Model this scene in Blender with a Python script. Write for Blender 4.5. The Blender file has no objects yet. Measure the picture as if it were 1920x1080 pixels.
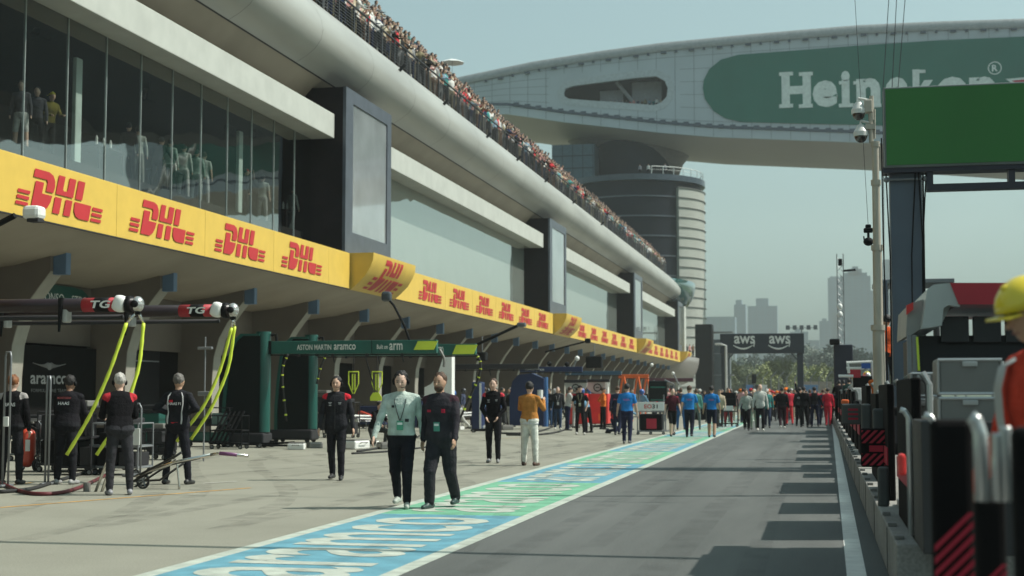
import bpy, bmesh, math, random
import numpy as np
from mathutils import Vector, Matrix, noise
from mathutils.geometry import tessellate_polygon
random.seed(7)
ORD = 'first second third fourth fifth sixth seventh eighth ninth tenth eleventh twelfth thirteenth fourteenth fifteenth sixteenth seventeenth eighteenth nineteenth twentieth'.split()
S = bpy.context.scene
COL = S.collection
R = math.radians
# ------------------------------------------------------------------ camera
TH, PH, FPX, HC = R(12.09), R(4.19), 2700.0, 1.5
cam = bpy.data.cameras.new('camera'); co = bpy.data.objects.new('camera', cam); COL.objects.link(co)
co.location = (0, 0, HC); co.rotation_euler = (R(90) + PH, 0, TH)
cam.sensor_width = 36; cam.lens = FPX / 1920 * 36; cam.clip_start = .05; cam.clip_end = 6000
cam.dof.use_dof = True; cam.dof.focus_distance = 21; cam.dof.aperture_fstop = 2.1
S.camera = co
# ------------------------------------------------------------------ sky, sun, exposure
SUN_EL, SUN_AZ = R(50), R(13)          # azimuth ahead of +X
w = bpy.data.worlds.new('World'); S.world = w; w.use_nodes = True
nt = w.node_tree; nt.nodes.clear()
sky = nt.nodes.new('ShaderNodeTexSky'); sky.sky_type = 'NISHITA'; sky.sun_disc = False
sky.sun_elevation = SUN_EL; sky.sun_rotation = R(90) - SUN_AZ
sky.air_density = 1.3; sky.dust_density = 4.0; sky.ozone_density = 1.0
hs = nt.nodes.new('ShaderNodeHueSaturation'); hs.inputs['Saturation'].default_value = .42
mx = nt.nodes.new('ShaderNodeMix'); mx.data_type = 'RGBA'; mx.blend_type = 'MULTIPLY'; mx.inputs[0].default_value = 1
mx.inputs[7].default_value = (.74, 1.0, .975, 1)
bg = nt.nodes.new('ShaderNodeBackground'); bg.inputs[1].default_value = .124
wo = nt.nodes.new('ShaderNodeOutputWorld')
nt.links.new(sky.outputs[0], hs.inputs['Color']); nt.links.new(hs.outputs[0], mx.inputs[6])
nt.links.new(mx.outputs[2], bg.inputs[0]); nt.links.new(bg.outputs[0], wo.inputs[0])
sl = bpy.data.lights.new('sun', 'SUN'); sl.energy = 4.6; sl.angle = R(.55); sl.color = (1, .95, .86)
so = bpy.data.objects.new('sun', sl); COL.objects.link(so)
sd = Vector((math.cos(SUN_EL) * math.cos(SUN_AZ), math.cos(SUN_EL) * math.sin(SUN_AZ), math.sin(SUN_EL)))
so.rotation_euler = sd.to_track_quat('Z', 'Y').to_euler()
S.view_settings.view_transform = 'Standard'; S.view_settings.look = 'None'
S.view_settings.exposure = 0.12; S.view_settings.gamma = 1
S.cycles.max_bounces = 7; S.cycles.diffuse_bounces = 3; S.cycles.glossy_bounces = 3
S.cycles.transmission_bounces = 4; S.cycles.volume_bounces = 1; S.cycles.transparent_max_bounces = 8
S.cycles.sample_clamp_indirect = 6
# ------------------------------------------------------------------ pixel of the 1920x1080 photo -> point of the place
_f = Vector((-math.sin(TH) * math.cos(PH), math.cos(TH) * math.cos(PH), math.sin(PH)))
_r = Vector((math.cos(TH), math.sin(TH), 0)); _u = _r.cross(_f)
def ray(px, py): return _f + _r * ((px - 960) / FPX) + _u * ((540 - py) / FPX)
def atY(px, py, Y): d = ray(px, py); t = Y / d.y; return Vector((t * d.x, Y, HC + t * d.z))
def atX(px, py, X): d = ray(px, py); t = X / d.x; return Vector((X, t * d.y, HC + t * d.z))
def atZ(px, py, Z=0.): d = ray(px, py); t = (Z - HC) / d.z; return Vector((t * d.x, t * d.y, Z))
# ------------------------------------------------------------------ materials
MC = {}
def mat(name, col, rough=.6, metal=0., var=.12, scale=2., bump=0., bscale=30., spec=.5, stretch=None, coat=0., emit=0.):
    if name in MC: return MC[name]
    m = bpy.data.materials.new(name); m.use_nodes = True; n = m.node_tree; b = n.nodes['Principled BSDF']
    b.inputs['Roughness'].default_value = rough; b.inputs['Metallic'].default_value = metal
    b.inputs['Specular IOR Level'].default_value = spec; b.inputs['Coat Weight'].default_value = coat
    c = (*col, 1)
    tc = n.nodes.new('ShaderNodeTexCoord'); mp = n.nodes.new('ShaderNodeMapping')
    n.links.new(tc.outputs['Object'], mp.inputs[0])
    if stretch: mp.inputs['Scale'].default_value = stretch
    if var > 0:
        ns = n.nodes.new('ShaderNodeTexNoise'); ns.inputs['Scale'].default_value = scale; ns.inputs['Detail'].default_value = 5
        n.links.new(mp.outputs[0], ns.inputs[0])
        rp = n.nodes.new('ShaderNodeValToRGB'); rp.color_ramp.elements[0].position = .3; rp.color_ramp.elements[1].position = .7
        rp.color_ramp.elements[0].color = (*[x * (1 - var) for x in col], 1); rp.color_ramp.elements[1].color = (*[min(1, x * (1 + var)) for x in col], 1)
        n.links.new(ns.outputs[0], rp.inputs[0]); n.links.new(rp.outputs[0], b.inputs['Base Color'])
        if emit: n.links.new(rp.outputs[0], b.inputs['Emission Color'])
    else:
        b.inputs['Base Color'].default_value = c
        if emit: b.inputs['Emission Color'].default_value = c
    if emit: b.inputs['Emission Strength'].default_value = emit
    if bump > 0:
        n2 = n.nodes.new('ShaderNodeTexNoise'); n2.inputs['Scale'].default_value = bscale; n2.inputs['Detail'].default_value = 6
        bp = n.nodes.new('ShaderNodeBump'); bp.inputs['Strength'].default_value = bump; bp.inputs['Distance'].default_value = .02
        n.links.new(mp.outputs[0], n2.inputs[0]); n.links.new(n2.outputs[0], bp.inputs['Height']); n.links.new(bp.outputs[0], b.inputs['Normal'])
    MC[name] = m; return m
def cloth(col, k=''):
    return mat('cloth_%02x%02x%02x%s' % (*[int(c * 255) for c in col], k), col, rough=.9, var=.22, scale=9, bump=.5, bscale=45, spec=.10)
def skinm(i):
    c = [(.52, .33, .24), (.45, .27, .18), (.60, .40, .31), (.30, .17, .11)][i]
    return mat('skin%d' % i, c, rough=.55, var=.08, scale=14, spec=.4)
HAIR = {'black': (.012, .010, .010), 'brown': (.07, .035, .018), 'ginger': (.20, .075, .025), 'grey': (.13, .12, .11), 'blond': (.38, .26, .12), 'white': (.42, .40, .37)}
def hairm(k): return mat('hair_' + k, HAIR[k], rough=.6, var=.45, scale=30, bump=.8, bscale=70, stretch=(1, 1, .2))
WHITE = mat('white_paint', (.74, .75, .72), rough=.45, var=.06)
BLACK = mat('black_plastic', (.007, .007, .008), rough=.65, var=.2, spec=.12)
DARK = mat('dark_grey', (.03, .03, .033), rough=.6, spec=.2)
ALU = mat('aluminium', (.55, .55, .54), rough=.35, metal=.9)
STEEL = mat('grey_steel', (.22, .23, .24), rough=.45, metal=.5)
RUBBER = mat('rubber', (.018, .018, .018), rough=.8)
RED = mat('red_paint', (.62, .035, .03), rough=.35)
DRED = mat('dull_red', (.38, .018, .03), rough=.6)
ORANGE = mat('orange_paint', (.75, .14, .03), rough=.4)
YEL = mat('fluo_yellow', (.62, .74, .06), rough=.5, var=.08)
# ------------------------------------------------------------------ mesh builder
class MB:
    def __init__(s): s.V = []; s.F = []; s.M = []
    def add(s, vs, fs, m=0):
        o = len(s.V); s.V += [tuple(v) for v in vs]; s.F += [tuple(i + o for i in f) for f in fs]; s.M += [m] * len(fs); return s
    def box(s, c, d, m=0, rot=None, bev=0.):
        hx, hy, hz = d[0] / 2, d[1] / 2, d[2] / 2
        if bev > 0:
            b = min(bev, hx * .9, hy * .9, hz * .9); bm = bmesh.new(); bmesh.ops.create_cube(bm, size=1)
            for v in bm.verts: v.co = Vector((v.co.x * d[0], v.co.y * d[1], v.co.z * d[2]))
            bmesh.ops.bevel(bm, geom=bm.edges[:], offset=b, segments=2, profile=.5, affect='EDGES')
            vs = [v.co.copy() for v in bm.verts]; fs = [[v.index for v in f.verts] for f in bm.faces]; bm.free()
        else:
            vs = [Vector((x, y, z)) for x in (-hx, hx) for y in (-hy, hy) for z in (-hz, hz)]
            fs = [(0, 1, 3, 2), (4, 6, 7, 5), (0, 4, 5, 1), (2, 3, 7, 6), (0, 2, 6, 4), (1, 5, 7, 3)]
        if rot is not None:
            q = rot if isinstance(rot, Matrix) else Matrix.Rotation(rot, 3, 'Z')
            vs = [q @ v for v in vs]
        c = Vector(c); return s.add([v + c for v in vs], fs, m)
    def bb(s, x0, x1, y0, y1, z0, z1, m=0, bev=0.):
        return s.box(((x0 + x1) / 2, (y0 + y1) / 2, (z0 + z1) / 2), (abs(x1 - x0), abs(y1 - y0), abs(z1 - z0)), m, None, bev)
    def tube(s, pts, r, n=8, m=0, caps=True, flat=None):
        pts = [Vector(p) for p in pts]; N = len(pts)
        rr = r if isinstance(r, (list, tuple)) else [r] * N
        o = len(s.V); up = None
        for i, p in enumerate(pts):
            t = (pts[min(i + 1, N - 1)] - pts[max(i - 1, 0)])
            t = t.normalized() if t.length > 1e-9 else Vector((0, 0, 1))
            if up is None:
                a = Vector((0, 0, 1)) if abs(t.z) < .9 else Vector((0, 1, 0)); up = t.cross(a).normalized()
            else:
                up = (up - t * up.dot(t)); up = up.normalized() if up.length > 1e-6 else t.orthogonal().normalized()
            v2 = t.cross(up)
            for k in range(n):
                a = 2 * math.pi * k / n; q = p + (up * math.cos(a) + v2 * math.sin(a)) * rr[i]
                s.V.append(tuple(q))
        for i in range(N - 1):
            for k in range(n):
                k2 = (k + 1) % n
                s.F.append((o + i * n + k, o + i * n + k2, o + (i + 1) * n + k2, o + (i + 1) * n + k)); s.M.append(m)
        if caps:
            s.F.append(tuple(o + k for k in range(n))[::-1]); s.M.append(m)
            s.F.append(tuple(o + (N - 1) * n + k for k in range(n))); s.M.append(m)
        return s
    def cyl(s, a, b, r, r2=None, n=16, m=0): return s.tube([a, b], [r, r if r2 is None else r2], n, m)
    def ell(s, c, rad, n=16, k=10, m=0, rot=None):
        vs = [Vector((0, 0, rad[2]))]
        for i in range(1, k):
            t = math.pi * i / k
            for j in range(n):
                a = 2 * math.pi * j / n; vs.append(Vector((rad[0] * math.sin(t) * math.cos(a), rad[1] * math.sin(t) * math.sin(a), rad[2] * math.cos(t))))
        vs.append(Vector((0, 0, -rad[2]))); fs = []
        for j in range(n):
            j2 = (j + 1) % n; fs.append((0, 1 + j, 1 + j2)); L = len(vs) - 1; fs.append((L, L - n + j2, L - n + j))
            for i in range(k - 2): a = 1 + i * n; fs.append((a + j, a + n + j, a + n + j2, a + j2))
        if rot is not None: vs = [rot @ v for v in vs]
        c = Vector(c); return s.add([v + c for v in vs], fs, m)
    def cap(s, a, b, ra, rb, n=12, m=0):
        a, b = Vector(a), Vector(b); d = (b - a); L = d.length; d = d.normalized() if L > 1e-6 else Vector((0, 0, 1))
        pts = []; rr = []
        for t in (80, 60, 35, 10): pts.append(a - d * ra * math.sin(R(t))); rr.append(ra * math.cos(R(t)))
        for t in (10, 35, 60, 80): pts.append(b + d * rb * math.sin(R(t))); rr.append(rb * math.cos(R(t)))
        return s.tube(pts, rr, n, m)
    def loft(s, rings, m=0, caps=True):
        o = len(s.V); n = len(rings[0])
        for r in rings: s.V += [tuple(v) for v in r]
        for i in range(len(rings) - 1):
            for k in range(n):
                k2 = (k + 1) % n; s.F.append((o + i * n + k, o + i * n + k2, o + (i + 1) * n + k2, o + (i + 1) * n + k)); s.M.append(m)
        if caps:
            s.F.append(tuple(o + k for k in range(n))[::-1]); s.M.append(m); s.F.append(tuple(o + (len(rings) - 1) * n + k for k in range(n))); s.M.append(m)
        return s
    def sheet(s, rows, m=0):
        o = len(s.V); n = len(rows[0])
        for r in rows: s.V += [tuple(v) for v in r]
        for i in range(len(rows) - 1):
            for k in range(n - 1): s.F.append((o + i * n + k, o + i * n + k + 1, o + (i + 1) * n + k + 1, o + (i + 1) * n + k)); s.M.append(m)
        return s
    def prism(s, poly, org, u, v, th, m=0, holes=()):
        """polygon poly (2D) in frame org,u,v extruded by th along u x v (may be concave, may have holes)"""
        org, u, v = Vector(org), Vector(u), Vector(v); w_ = u.cross(v).normalized() * th
        loops = [list(poly)] + [list(h) for h in holes]
        tris = tessellate_polygon([[Vector((p[0], p[1], 0)) for p in L] for L in loops])
        flat = [p for L in loops for p in L]; n = len(flat); P0 = [org + u * p[0] + v * p[1] for p in flat]
        vs = P0 + [p + w_ for p in P0]; fs = []
        for t in tris:
            a, b, c = t; ar = (flat[b][0] - flat[a][0]) * (flat[c][1] - flat[a][1]) - (flat[b][1] - flat[a][1]) * (flat[c][0] - flat[a][0])
            if ar < 0: a, c = c, a
            fs.append((c, b, a)); fs.append((a + n, b + n, c + n))
        o = 0
        for L in loops:
            k = len(L)
            ar = sum(L[i][0] * L[(i + 1) % k][1] - L[(i + 1) % k][0] * L[i][1] for i in range(k))
            for i in range(k):
                a, b = o + i, o + (i + 1) % k
                fs.append((a, b, b + n, a + n) if ar > 0 else (b, a, a + n, b + n))
            o += k
        return s.add(vs, fs, m)
    def build(s, name, mats, parent=None, smooth=False, loc=None, rot=None):
        me = bpy.data.meshes.new(name); me.from_pydata(s.V, [], s.F)
        for m in (mats if isinstance(mats, (list, tuple)) else [mats]): me.materials.append(m)
        if any(s.M): me.polygons.foreach_set('material_index', s.M)
        if smooth: me.polygons.foreach_set('use_smooth', [True] * len(s.F))
        me.update()
        return link(me, name, parent, loc, rot)
def link(me, name, parent=None, loc=None, rot=None):
    o = bpy.data.objects.new(name, me); COL.objects.link(o)
    if parent: o.parent = parent
    if loc is not None: o.location = loc
    if rot is not None: o.rotation_euler = rot
    return o
def smooth_by_angle(o, ang=35):
    me = o.data; bm = bmesh.new(); bm.from_mesh(me)
    for f in bm.faces: f.smooth = True
    for e in bm.edges:
        if len(e.link_faces) == 2 and e.calc_face_angle(0) > R(ang): e.smooth = False
    bm.to_mesh(me); bm.free(); return o
def tag(o, label, cat, group=None, kind=None):
    if label: o['label'] = label
    if cat: o['category'] = cat
    if group: o['group'] = group
    if kind: o['kind'] = kind
    return o
def thing(name, label, cat, loc=(0, 0, 0), rz=0., group=None):
    o = bpy.data.objects.new(name, None); COL.objects.link(o); o.location = loc; o.rotation_euler = (0, 0, rz); o.empty_display_size = .2
    return tag(o, label, cat, group)
def struct(o): o['kind'] = 'structure'; return o
def dup(o, loc=None, rz=None, label=None, group=None):
    c = o.copy(); COL.objects.link(c)
    if loc is not None: c.location = loc
    if rz is not None: c.rotation_euler = (0, 0, rz)
    if label: c['label'] = label
    if group: c['group'] = group
    for ch in list(o.children):
        d = ch.copy(); COL.objects.link(d); d.parent = c
        for g in ch.children: e = g.copy(); COL.objects.link(e); e.parent = d
    return c
TXT = {}
def text_me(s, bold=0.):
    k = (s, bold)
    if k in TXT: return TXT[k]
    cu = bpy.data.curves.new('t', 'FONT'); cu.body = s; cu.size = 1; cu.offset = bold; cu.extrude = .0; cu.resolution_u = 3
    o = bpy.data.objects.new('t', cu); COL.objects.link(o); dg = bpy.context.evaluated_depsgraph_get(); dg.update()
    me = bpy.data.meshes.new_from_object(o.evaluated_get(dg)); bpy.data.objects.remove(o); bpy.data.curves.remove(cu)
    vs = [v.co.copy() for v in me.vertices]; fs = [tuple(p.vertices) for p in me.polygons]; bpy.data.meshes.remove(me)
    x0 = min(v.x for v in vs); x1 = max(v.x for v in vs); y0 = min(v.y for v in vs); y1 = max(v.y for v in vs)
    TXT[k] = (vs, fs, x0, x1, y0, y1); return TXT[k]
def text(s, org, u, v, width=None, height=None, m=None, name='lettering', parent=None, bold=0., fn=None, shear=0.):
    """lettering centred on org; u,v unit axes; fitted to width x height"""
    vs, fs, x0, x1, y0, y1 = text_me(s, bold); W, H = x1 - x0, y1 - y0
    if width is None: width = height * W / H
    if height is None: height = width * H / W
    org, u, v = Vector(org), Vector(u), Vector(v)
    P_ = []
    for p in vs:
        a = ((p.x - x0) / W - .5) * width; b = ((p.y - y0) / H - .5) * height; a += shear * b
        P_.append(fn(a, b) if fn else org + u * a + v * b)
    mb = MB(); mb.add(P_, fs); return mb.build(name, m or WHITE, parent)
# ------------------------------------------------------------------ people
def nv(*a): return Vector(a).normalized()
D = (0, 0, -1)
POSES = {
 'walkA': dict(lean=4, head=(0, 10), arms=((nv(.22, .45, -1), nv(.08, .15, -1)), (nv(-.30, -.30, -1), nv(-.25, -.60, -1))), legs=((nv(.02, -.45, -1), nv(.0, .02, -1)), (nv(-.01, .20, -1), nv(.02, .65, -1)))),
 'walkB': dict(lean=4, arms=((nv(.24, -.28, -1), nv(.10, -.5, -1)), (nv(-.24, .30, -1), nv(-.12, .0, -1))), legs=((nv(.01, .18, -1), nv(-.03, .62, -1)), (nv(-.02, -.42, -1), nv(.0, .0, -1)))),
 'walkC': dict(lean=2, arms=((nv(.26, .12, -1), nv(.16, -.08, -1)), (nv(-.26, -.05, -1), nv(-.12, -.25, -1))), legs=((nv(.03, -.22, -1), nv(.0, .05, -1)), (nv(-.03, .14, -1), nv(.0, .34, -1)))),
 'stand': dict(lean=1, arms=((nv(.22, .02, -1), nv(.10, -.15, -1)), (nv(-.22, .02, -1), nv(-.10, -.15, -1))), legs=((nv(.10, 0, -1), nv(.04, .03, -1)), (nv(-.10, 0, -1), nv(-.04, .03, -1)))),
 'hips': dict(lean=0, arms=((nv(.85, .35, -1), nv(-.95, -.30, -.35)), (nv(-.85, .35, -1), nv(.95, -.30, -.35))), legs=((nv(.17, 0, -1), nv(.10, .02, -1)), (nv(-.17, 0, -1), nv(-.10, .02, -1)))),
 'work': dict(lean=9, arms=((nv(.20, -.35, -1), nv(-.20, -1, -.15)), (nv(-.22, -.30, -1), nv(.25, -1, -.25))), legs=((nv(.08, -.02, -1), nv(.03, .05, -1)), (nv(-.12, .05, -1), nv(-.04, .06, -1)))),
 'clasp': dict(lean=2, arms=((nv(.26, -.02, -1), nv(-.55, -.55, -.75)), (nv(-.26, -.02, -1), nv(.50, -.60, -.80))), legs=((nv(.03, -.12, -1), nv(.0, .06, -1)), (nv(-.03, .06, -1), nv(-.01, .2, -1)))),
 'pocket': dict(lean=1, arms=((nv(.42, .12, -1), nv(-.30, -.30, -1)), (nv(-.42, .12, -1), nv(.30, -.30, -1))), legs=((nv(.10, -.16, -1), nv(.05, .02, -1)), (nv(-.08, .08, -1), nv(-.03, .2, -1)))),
 'photo': dict(lean=0, arms=((nv(.30, -.55, -.75), nv(-.25, -.75, .75)), (nv(-.30, -.55, -.75), nv(.25, -.75, .75))), legs=((nv(.08, -.06, -1), nv(.03, .04, -1)), (nv(-.10, .03, -1), nv(-.04, .05, -1)))),
 'lunge': dict(lean=22, arms=((nv(.2, -.4, -1), nv(0, -1, -.3)), (nv(-.2, -.4, -1), nv(0, -1, -.3))), legs=((nv(.05, -.75, -.8), nv(.02, .15, -1)), (nv(-.05, .55, -1), nv(-.02, .75, -.8)))),
 'kneel': dict(lean=25, arms=((nv(.2, -.7, -1), nv(0, -1, -.5)), (nv(-.2, -.7, -1), nv(0, -1, -.5))), legs=((nv(.15, -1, -.1), nv(.05, .25, -1)), (nv(-.1, -.45, -1), nv(-.05, 1, -.12)))),
 'lean': dict(lean=24, arms=((nv(.3, -.7, -.8), nv(-.3, -.9, -.1)), (nv(-.3, -.7, -.8), nv(.3, -.9, -.1))), legs=((nv(.08, .12, -1), nv(.03, .1, -1)), (nv(-.10, .16, -1), nv(-.04, .1, -1)))),
 'lean2': dict(lean=6, head=(0, 14), arms=((nv(.3, -.2, -1), nv(.1, -.6, -.8)), (nv(-.3, -.1, -1), nv(-.1, -.5, -.8))), legs=((nv(.08, 0, -1), nv(.03, .03, -1)), (nv(-.10, 0, -1), nv(-.04, .03, -1)))),
 'wave': dict(lean=0, arms=((nv(.55, -.2, .85), nv(.1, -.1, 1)), (nv(-.22, .05, -1), nv(-.1, -.3, -1))), legs=((nv(.08, 0, -1), nv(.03, .03, -1)), (nv(-.10, 0, -1), nv(-.04, .03, -1)))),
 'point': dict(lean=4, arms=((nv(.35, -1, .05), nv(.1, -1, .15)), (nv(-.25, .05, -1), nv(-.1, -.3, -1))), legs=((nv(.08, 0, -1), nv(.03, .03, -1)), (nv(-.10, 0, -1), nv(-.04, .03, -1)))),
 'hail': dict(lean=6, arms=((nv(.35, -.5, -.8), nv(-.15, -.95, .1)), (nv(-.45, .25, -1), nv(-.25, .10, -1))), legs=((nv(.08, -.1, -1), nv(.03, .04, -1)), (nv(-.10, .1, -1), nv(-.04, .1, -1)))),
}
BODY = {}
def make_body(pose, jacket=True, short=False, vox=.012, girth=1., fingers=True, seed=0, baggy=0.):
    key = (pose, jacket, short, vox, girth, fingers, baggy)
    if key in BODY: return BODY[key]
    P = POSES[pose]; lean = R(P['lean'])
    def sp(p):                        # spine bend about the pelvis (x-axis), forwards = -y
        p = Vector(p); a = lean * max(0, min(1, (p.z + .05) / .35)); return Matrix.Rotation(a, 3, 'X') @ p
    Rc = Matrix.Rotation(lean, 3, 'X'); hy, hp = P.get('head', (0, 0))
    mb = MB(); prim = []
    def C(a, b, ra, rb, t): mb.cap(a, b, ra, rb, 12 if vox < .02 else 8); prim.append((Vector(a), Vector(b), ra, rb, t))
    J = .012 if jacket else 0.
    secs = [(-.13, .10, .085, .01), (-.06, .158, .108, .012), (.0, .172, .117, .012), (.10, .158, .108, .0), (.20, .152, .104, -.004), (.33, .172, .116, -.004), (.43, .188, .112, .0), (.50, .175, .092, .008), (.545, .11, .07, .012), (.575, .06, .055, .008)]
    rings = []
    for z, hw, hd, yo in secs:
        e = J if z > -.05 else 0
        if jacket and -.07 < z < .12: e += .016
        hw = (hw + e) * (girth if z < .45 else (1 + girth) / 2); hd = (hd + e) * girth
        ring = []
        for k in range(16):
            a = 2 * math.pi * k / 16; cx, sy = math.cos(a), math.sin(a)
            ring.append(sp((hw * math.copysign(abs(cx) ** .8, cx), hd * math.copysign(abs(sy) ** .8, sy) + yo, z)))
        rings.append(ring)
    mb.loft(rings)
    hem = -.10 if jacket else -.01
    for z0, z1, t in ((-.13, hem, 4), (hem, .50, 1)):
        for x in (-.07, 0, .07): prim.append((sp((x, 0, z0)), sp((x, 0, z1)), .10, .105, t))
    joints = {}
    zmin = 9
    for s, (ua, fa) in zip((1, -1), P['arms']):
        sh = sp((.178 * s * (.5 + girth / 2), .01, .485)); el = sh + ua * .285; wr = el + fa * .255
        C(sp((.05 * s, .012, .53)), sh, .055 + J / 2, .066 + J / 2, 2)
        if short:
            C(sh, el, .056, .041, 3); C(sh, sh + ua * .19, .066, .064, 1)
        else: C(sh, el, .060 + J / 2, .052 + J / 2, 1)
        C(el, wr, (.042 if short else .050) + J / 3, .028 if short else .038, 3)
        hd_ = (fa * .8 + Vector((0, -.12, -.25))).normalized() if abs(fa.z) > .5 else fa
        side = Vector((0, 1, 0)) - hd_ * hd_.y; side = side.normalized() if side.length > .2 else Vector((0, 0, 1)); nrm = hd_.cross(side)
        for k in (-1, 0, 1): C(wr - hd_ * .01, wr + hd_ * .085 + side * .026 * k, .022, .017, 0)
        if vox >= .02: C(wr + hd_ * .08, wr + hd_ * .15 - nrm * .02 * s, .022, .018, 0)
        joints[s] = (sh, el, wr, hd_, side, nrm)
    pz = P.get('pz'); legs = {}
    for s, (th, sh_) in zip((1, -1), P['legs']):
        hip = Vector((.088 * s, .01, -.03)); kn = hip + th * .43; an = kn + sh_ * .41; legs[s] = (hip, kn, an, sh_); zmin = min(zmin, an.z)
    for s in (1, -1):
        hip, kn, an, sh_ = legs[s]; g = (girth - 1) * .4 + 1 + baggy
        C(hip, kn, .100 * g, .073 * g, 4); C(kn, an + Vector((0, 0, .015)), .070 * g, .055 * (1 + baggy * 1.6), 5)
        f = -sh_.cross(Vector((1, 0, 0))).normalized(); f = Vector((0.12 * s, f.y, f.z)).normalized()
        if f.y > 0: f = -f
        lift = an.z - zmin
        if lift < .06: f = Vector((.12 * s, -1, 0)).normalized()
        q = an + Vector((0, 0, -.045)); C(q - f * .055, q + f * .07, .043, .042, 6); C(q + f * .06 + Vector((0, 0, -.008)), q + f * .165 + Vector((0, 0, -.012)), .040, .032, 6)
    H = sp((0, .0, .575)); Rh = Matrix.Rotation(R(hy), 3, 'Z') @ Matrix.Rotation(lean * .35 + R(hp), 3, 'X')
    C(sp((0, .012, .52)), H + Rh @ Vector((0, -.005, .06)), .058, .052, 0)
    hc = H + Rh @ Vector((0, -.018, .150))
    n1 = 16 if vox < .02 else 10
    mb.ell(hc, (.081, .100, .117), n1, 12, rot=Rh); mb.ell(hc + Rh @ Vector((0, -.032, -.068)), (.052, .052, .052), n1, 8, rot=Rh)
    if vox < .02:
        a = hc + Rh @ Vector((0, -.094, .005)); b = hc + Rh @ Vector((0, -.116, -.030)); mb.cap(a, b, .009, .015, 8)
        mb.cap(hc + Rh @ Vector((-.03, -.080, .022)), hc + Rh @ Vector((.03, -.080, .022)), .014, .014, 8)
        mb.cap(hc + Rh @ Vector((-.018, -.078, -.060)), hc + Rh @ Vector((.018, -.078, -.060)), .011, .011, 8)
        for s in (1, -1): mb.ell(hc + Rh @ Vector((.078 * s, .008, -.008)), (.010, .020, .032), 8, 6, rot=Rh)
    prim.append((hc, hc, .085, .085, 0)); prim.append((hc + Rh @ Vector((0, -.03, -.07)),) * 2 + (.05, .05, 0))
    base = mb.build('tmp', WHITE); me0 = base.data
    md = base.modifiers.new('r', 'REMESH'); md.mode = 'VOXEL'; md.voxel_size = vox; md.adaptivity = 0
    sm = base.modifiers.new('s', 'SMOOTH'); sm.factor = .5; sm.iterations = 2 if vox < .03 else 1
    dg = bpy.context.evaluated_depsgraph_get(); dg.update()
    me = bpy.data.meshes.new_from_object(base.evaluated_get(dg)); bpy.data.objects.remove(base); bpy.data.meshes.remove(me0)
    me.materials.clear()
    nV = len(me.vertices); co_ = np.empty(nV * 3, 'f'); me.vertices.foreach_get('co', co_); co_ = co_.reshape(-1, 3)
    nF = len(me.polygons); ctr = np.empty(nF * 3, 'f'); me.polygons.foreach_get('center', ctr); ctr = ctr.reshape(-1, 3)
    def classify(X):
        best = np.full(len(X), 9.); tg = np.zeros(len(X), int)
        for a, b, ra, rb, t in prim:
            a, b = np.array(a), np.array(b); d = b - a; L = max(1e-9, d @ d); u = np.clip(((X - a) @ d) / L, 0, 1)
            dist = np.linalg.norm(X - a - u[:, None] * d, axis=1) - (ra + (rb - ra) * u)
            k = dist < best; best[k] = dist[k]; tg[k] = t
        return tg
    if vox < .02:                     # cloth folds
        tg = classify(co_); nn = np.empty(nV * 3, 'f'); me.vertices.foreach_get('normal', nn); nn = nn.reshape(-1, 3)
        amp = np.where((tg == 1) | (tg == 3) & (not short) | (tg == 2), .0055, np.where((tg == 4) | (tg == 5), .0065, 0))
        dsp = np.array([noise.noise(Vector((c[0] * 9 + seed, c[1] * 9, c[2] * 17))) + .5 * noise.noise(Vector((c[0] * 24, c[1] * 24 + seed, c[2] * 40))) for c in co_])
        co_ = co_ + nn * (amp * dsp)[:, None].astype('f'); me.vertices.foreach_set('co', co_.ravel())
    tg = classify(ctr)
    if vox >= .02:                    # hair painted on as its own slot for far figures
        q = (ctr - np.array(hc)) @ np.array(Rh); h = (np.linalg.norm(q, axis=1) < .17) & ((q[:, 2] > .030) | ((q[:, 1] > -.02) & (q[:, 2] > -.08))); tg[h] = 7
    V = [tuple(v) for v in co_]; F = [tuple(p.vertices) for p in me.polygons]; M = list(tg); bpy.data.meshes.remove(me)
    mb2 = MB(); mb2.V = V; mb2.F = F; mb2.M = [int(x) for x in M]
    if fingers and vox < .02:
        for s in (1, -1):
            sh, el, wr, hd_, side, nrm = joints[s]
            for k, L in zip((-1.5, -.5, .5, 1.5), (.058, .074, .080, .070)):
                a = wr + hd_ * .080 + side * (-.0165 * k); b = a + hd_ * L * .5 - nrm * s * .004; c = b + (hd_ * .7 - nrm * s * .5).normalized() * L * .5
                mb2.tube([a - hd_ * .015, a, b, c, c + (c - b) * .1], [.008, .009, .0085, .0065, .002], 6, 0)
            a = wr + hd_ * .025 - side * .026; mb2.tube([a, a + (hd_ * .6 - side * .7).normalized() * .03, a + (hd_ * .85 - side * .35).normalized() * .068, a + (hd_ * .9 - side * .3).normalized() * .076], [.012, .011, .009, .003], 6, 0)
    me = bpy.data.meshes.new('person'); me.from_pydata(mb2.V, [], mb2.F)
    for _ in range(8): me.materials.append(None)
    me.polygons.foreach_set('material_index', mb2.M); me.polygons.foreach_set('use_smooth', [True] * len(mb2.F)); me.update()
    dz = pz if pz else -zmin + .088
    info = dict(me=me, dz=dz, hc=hc, Rh=Rh, Rc=Rc, sp=sp, V=np.array(mb2.V), F=mb2.F, M=mb2.M, joints=joints)
    BODY[key] = info; return info
SKIN_DEF = 0
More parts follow.
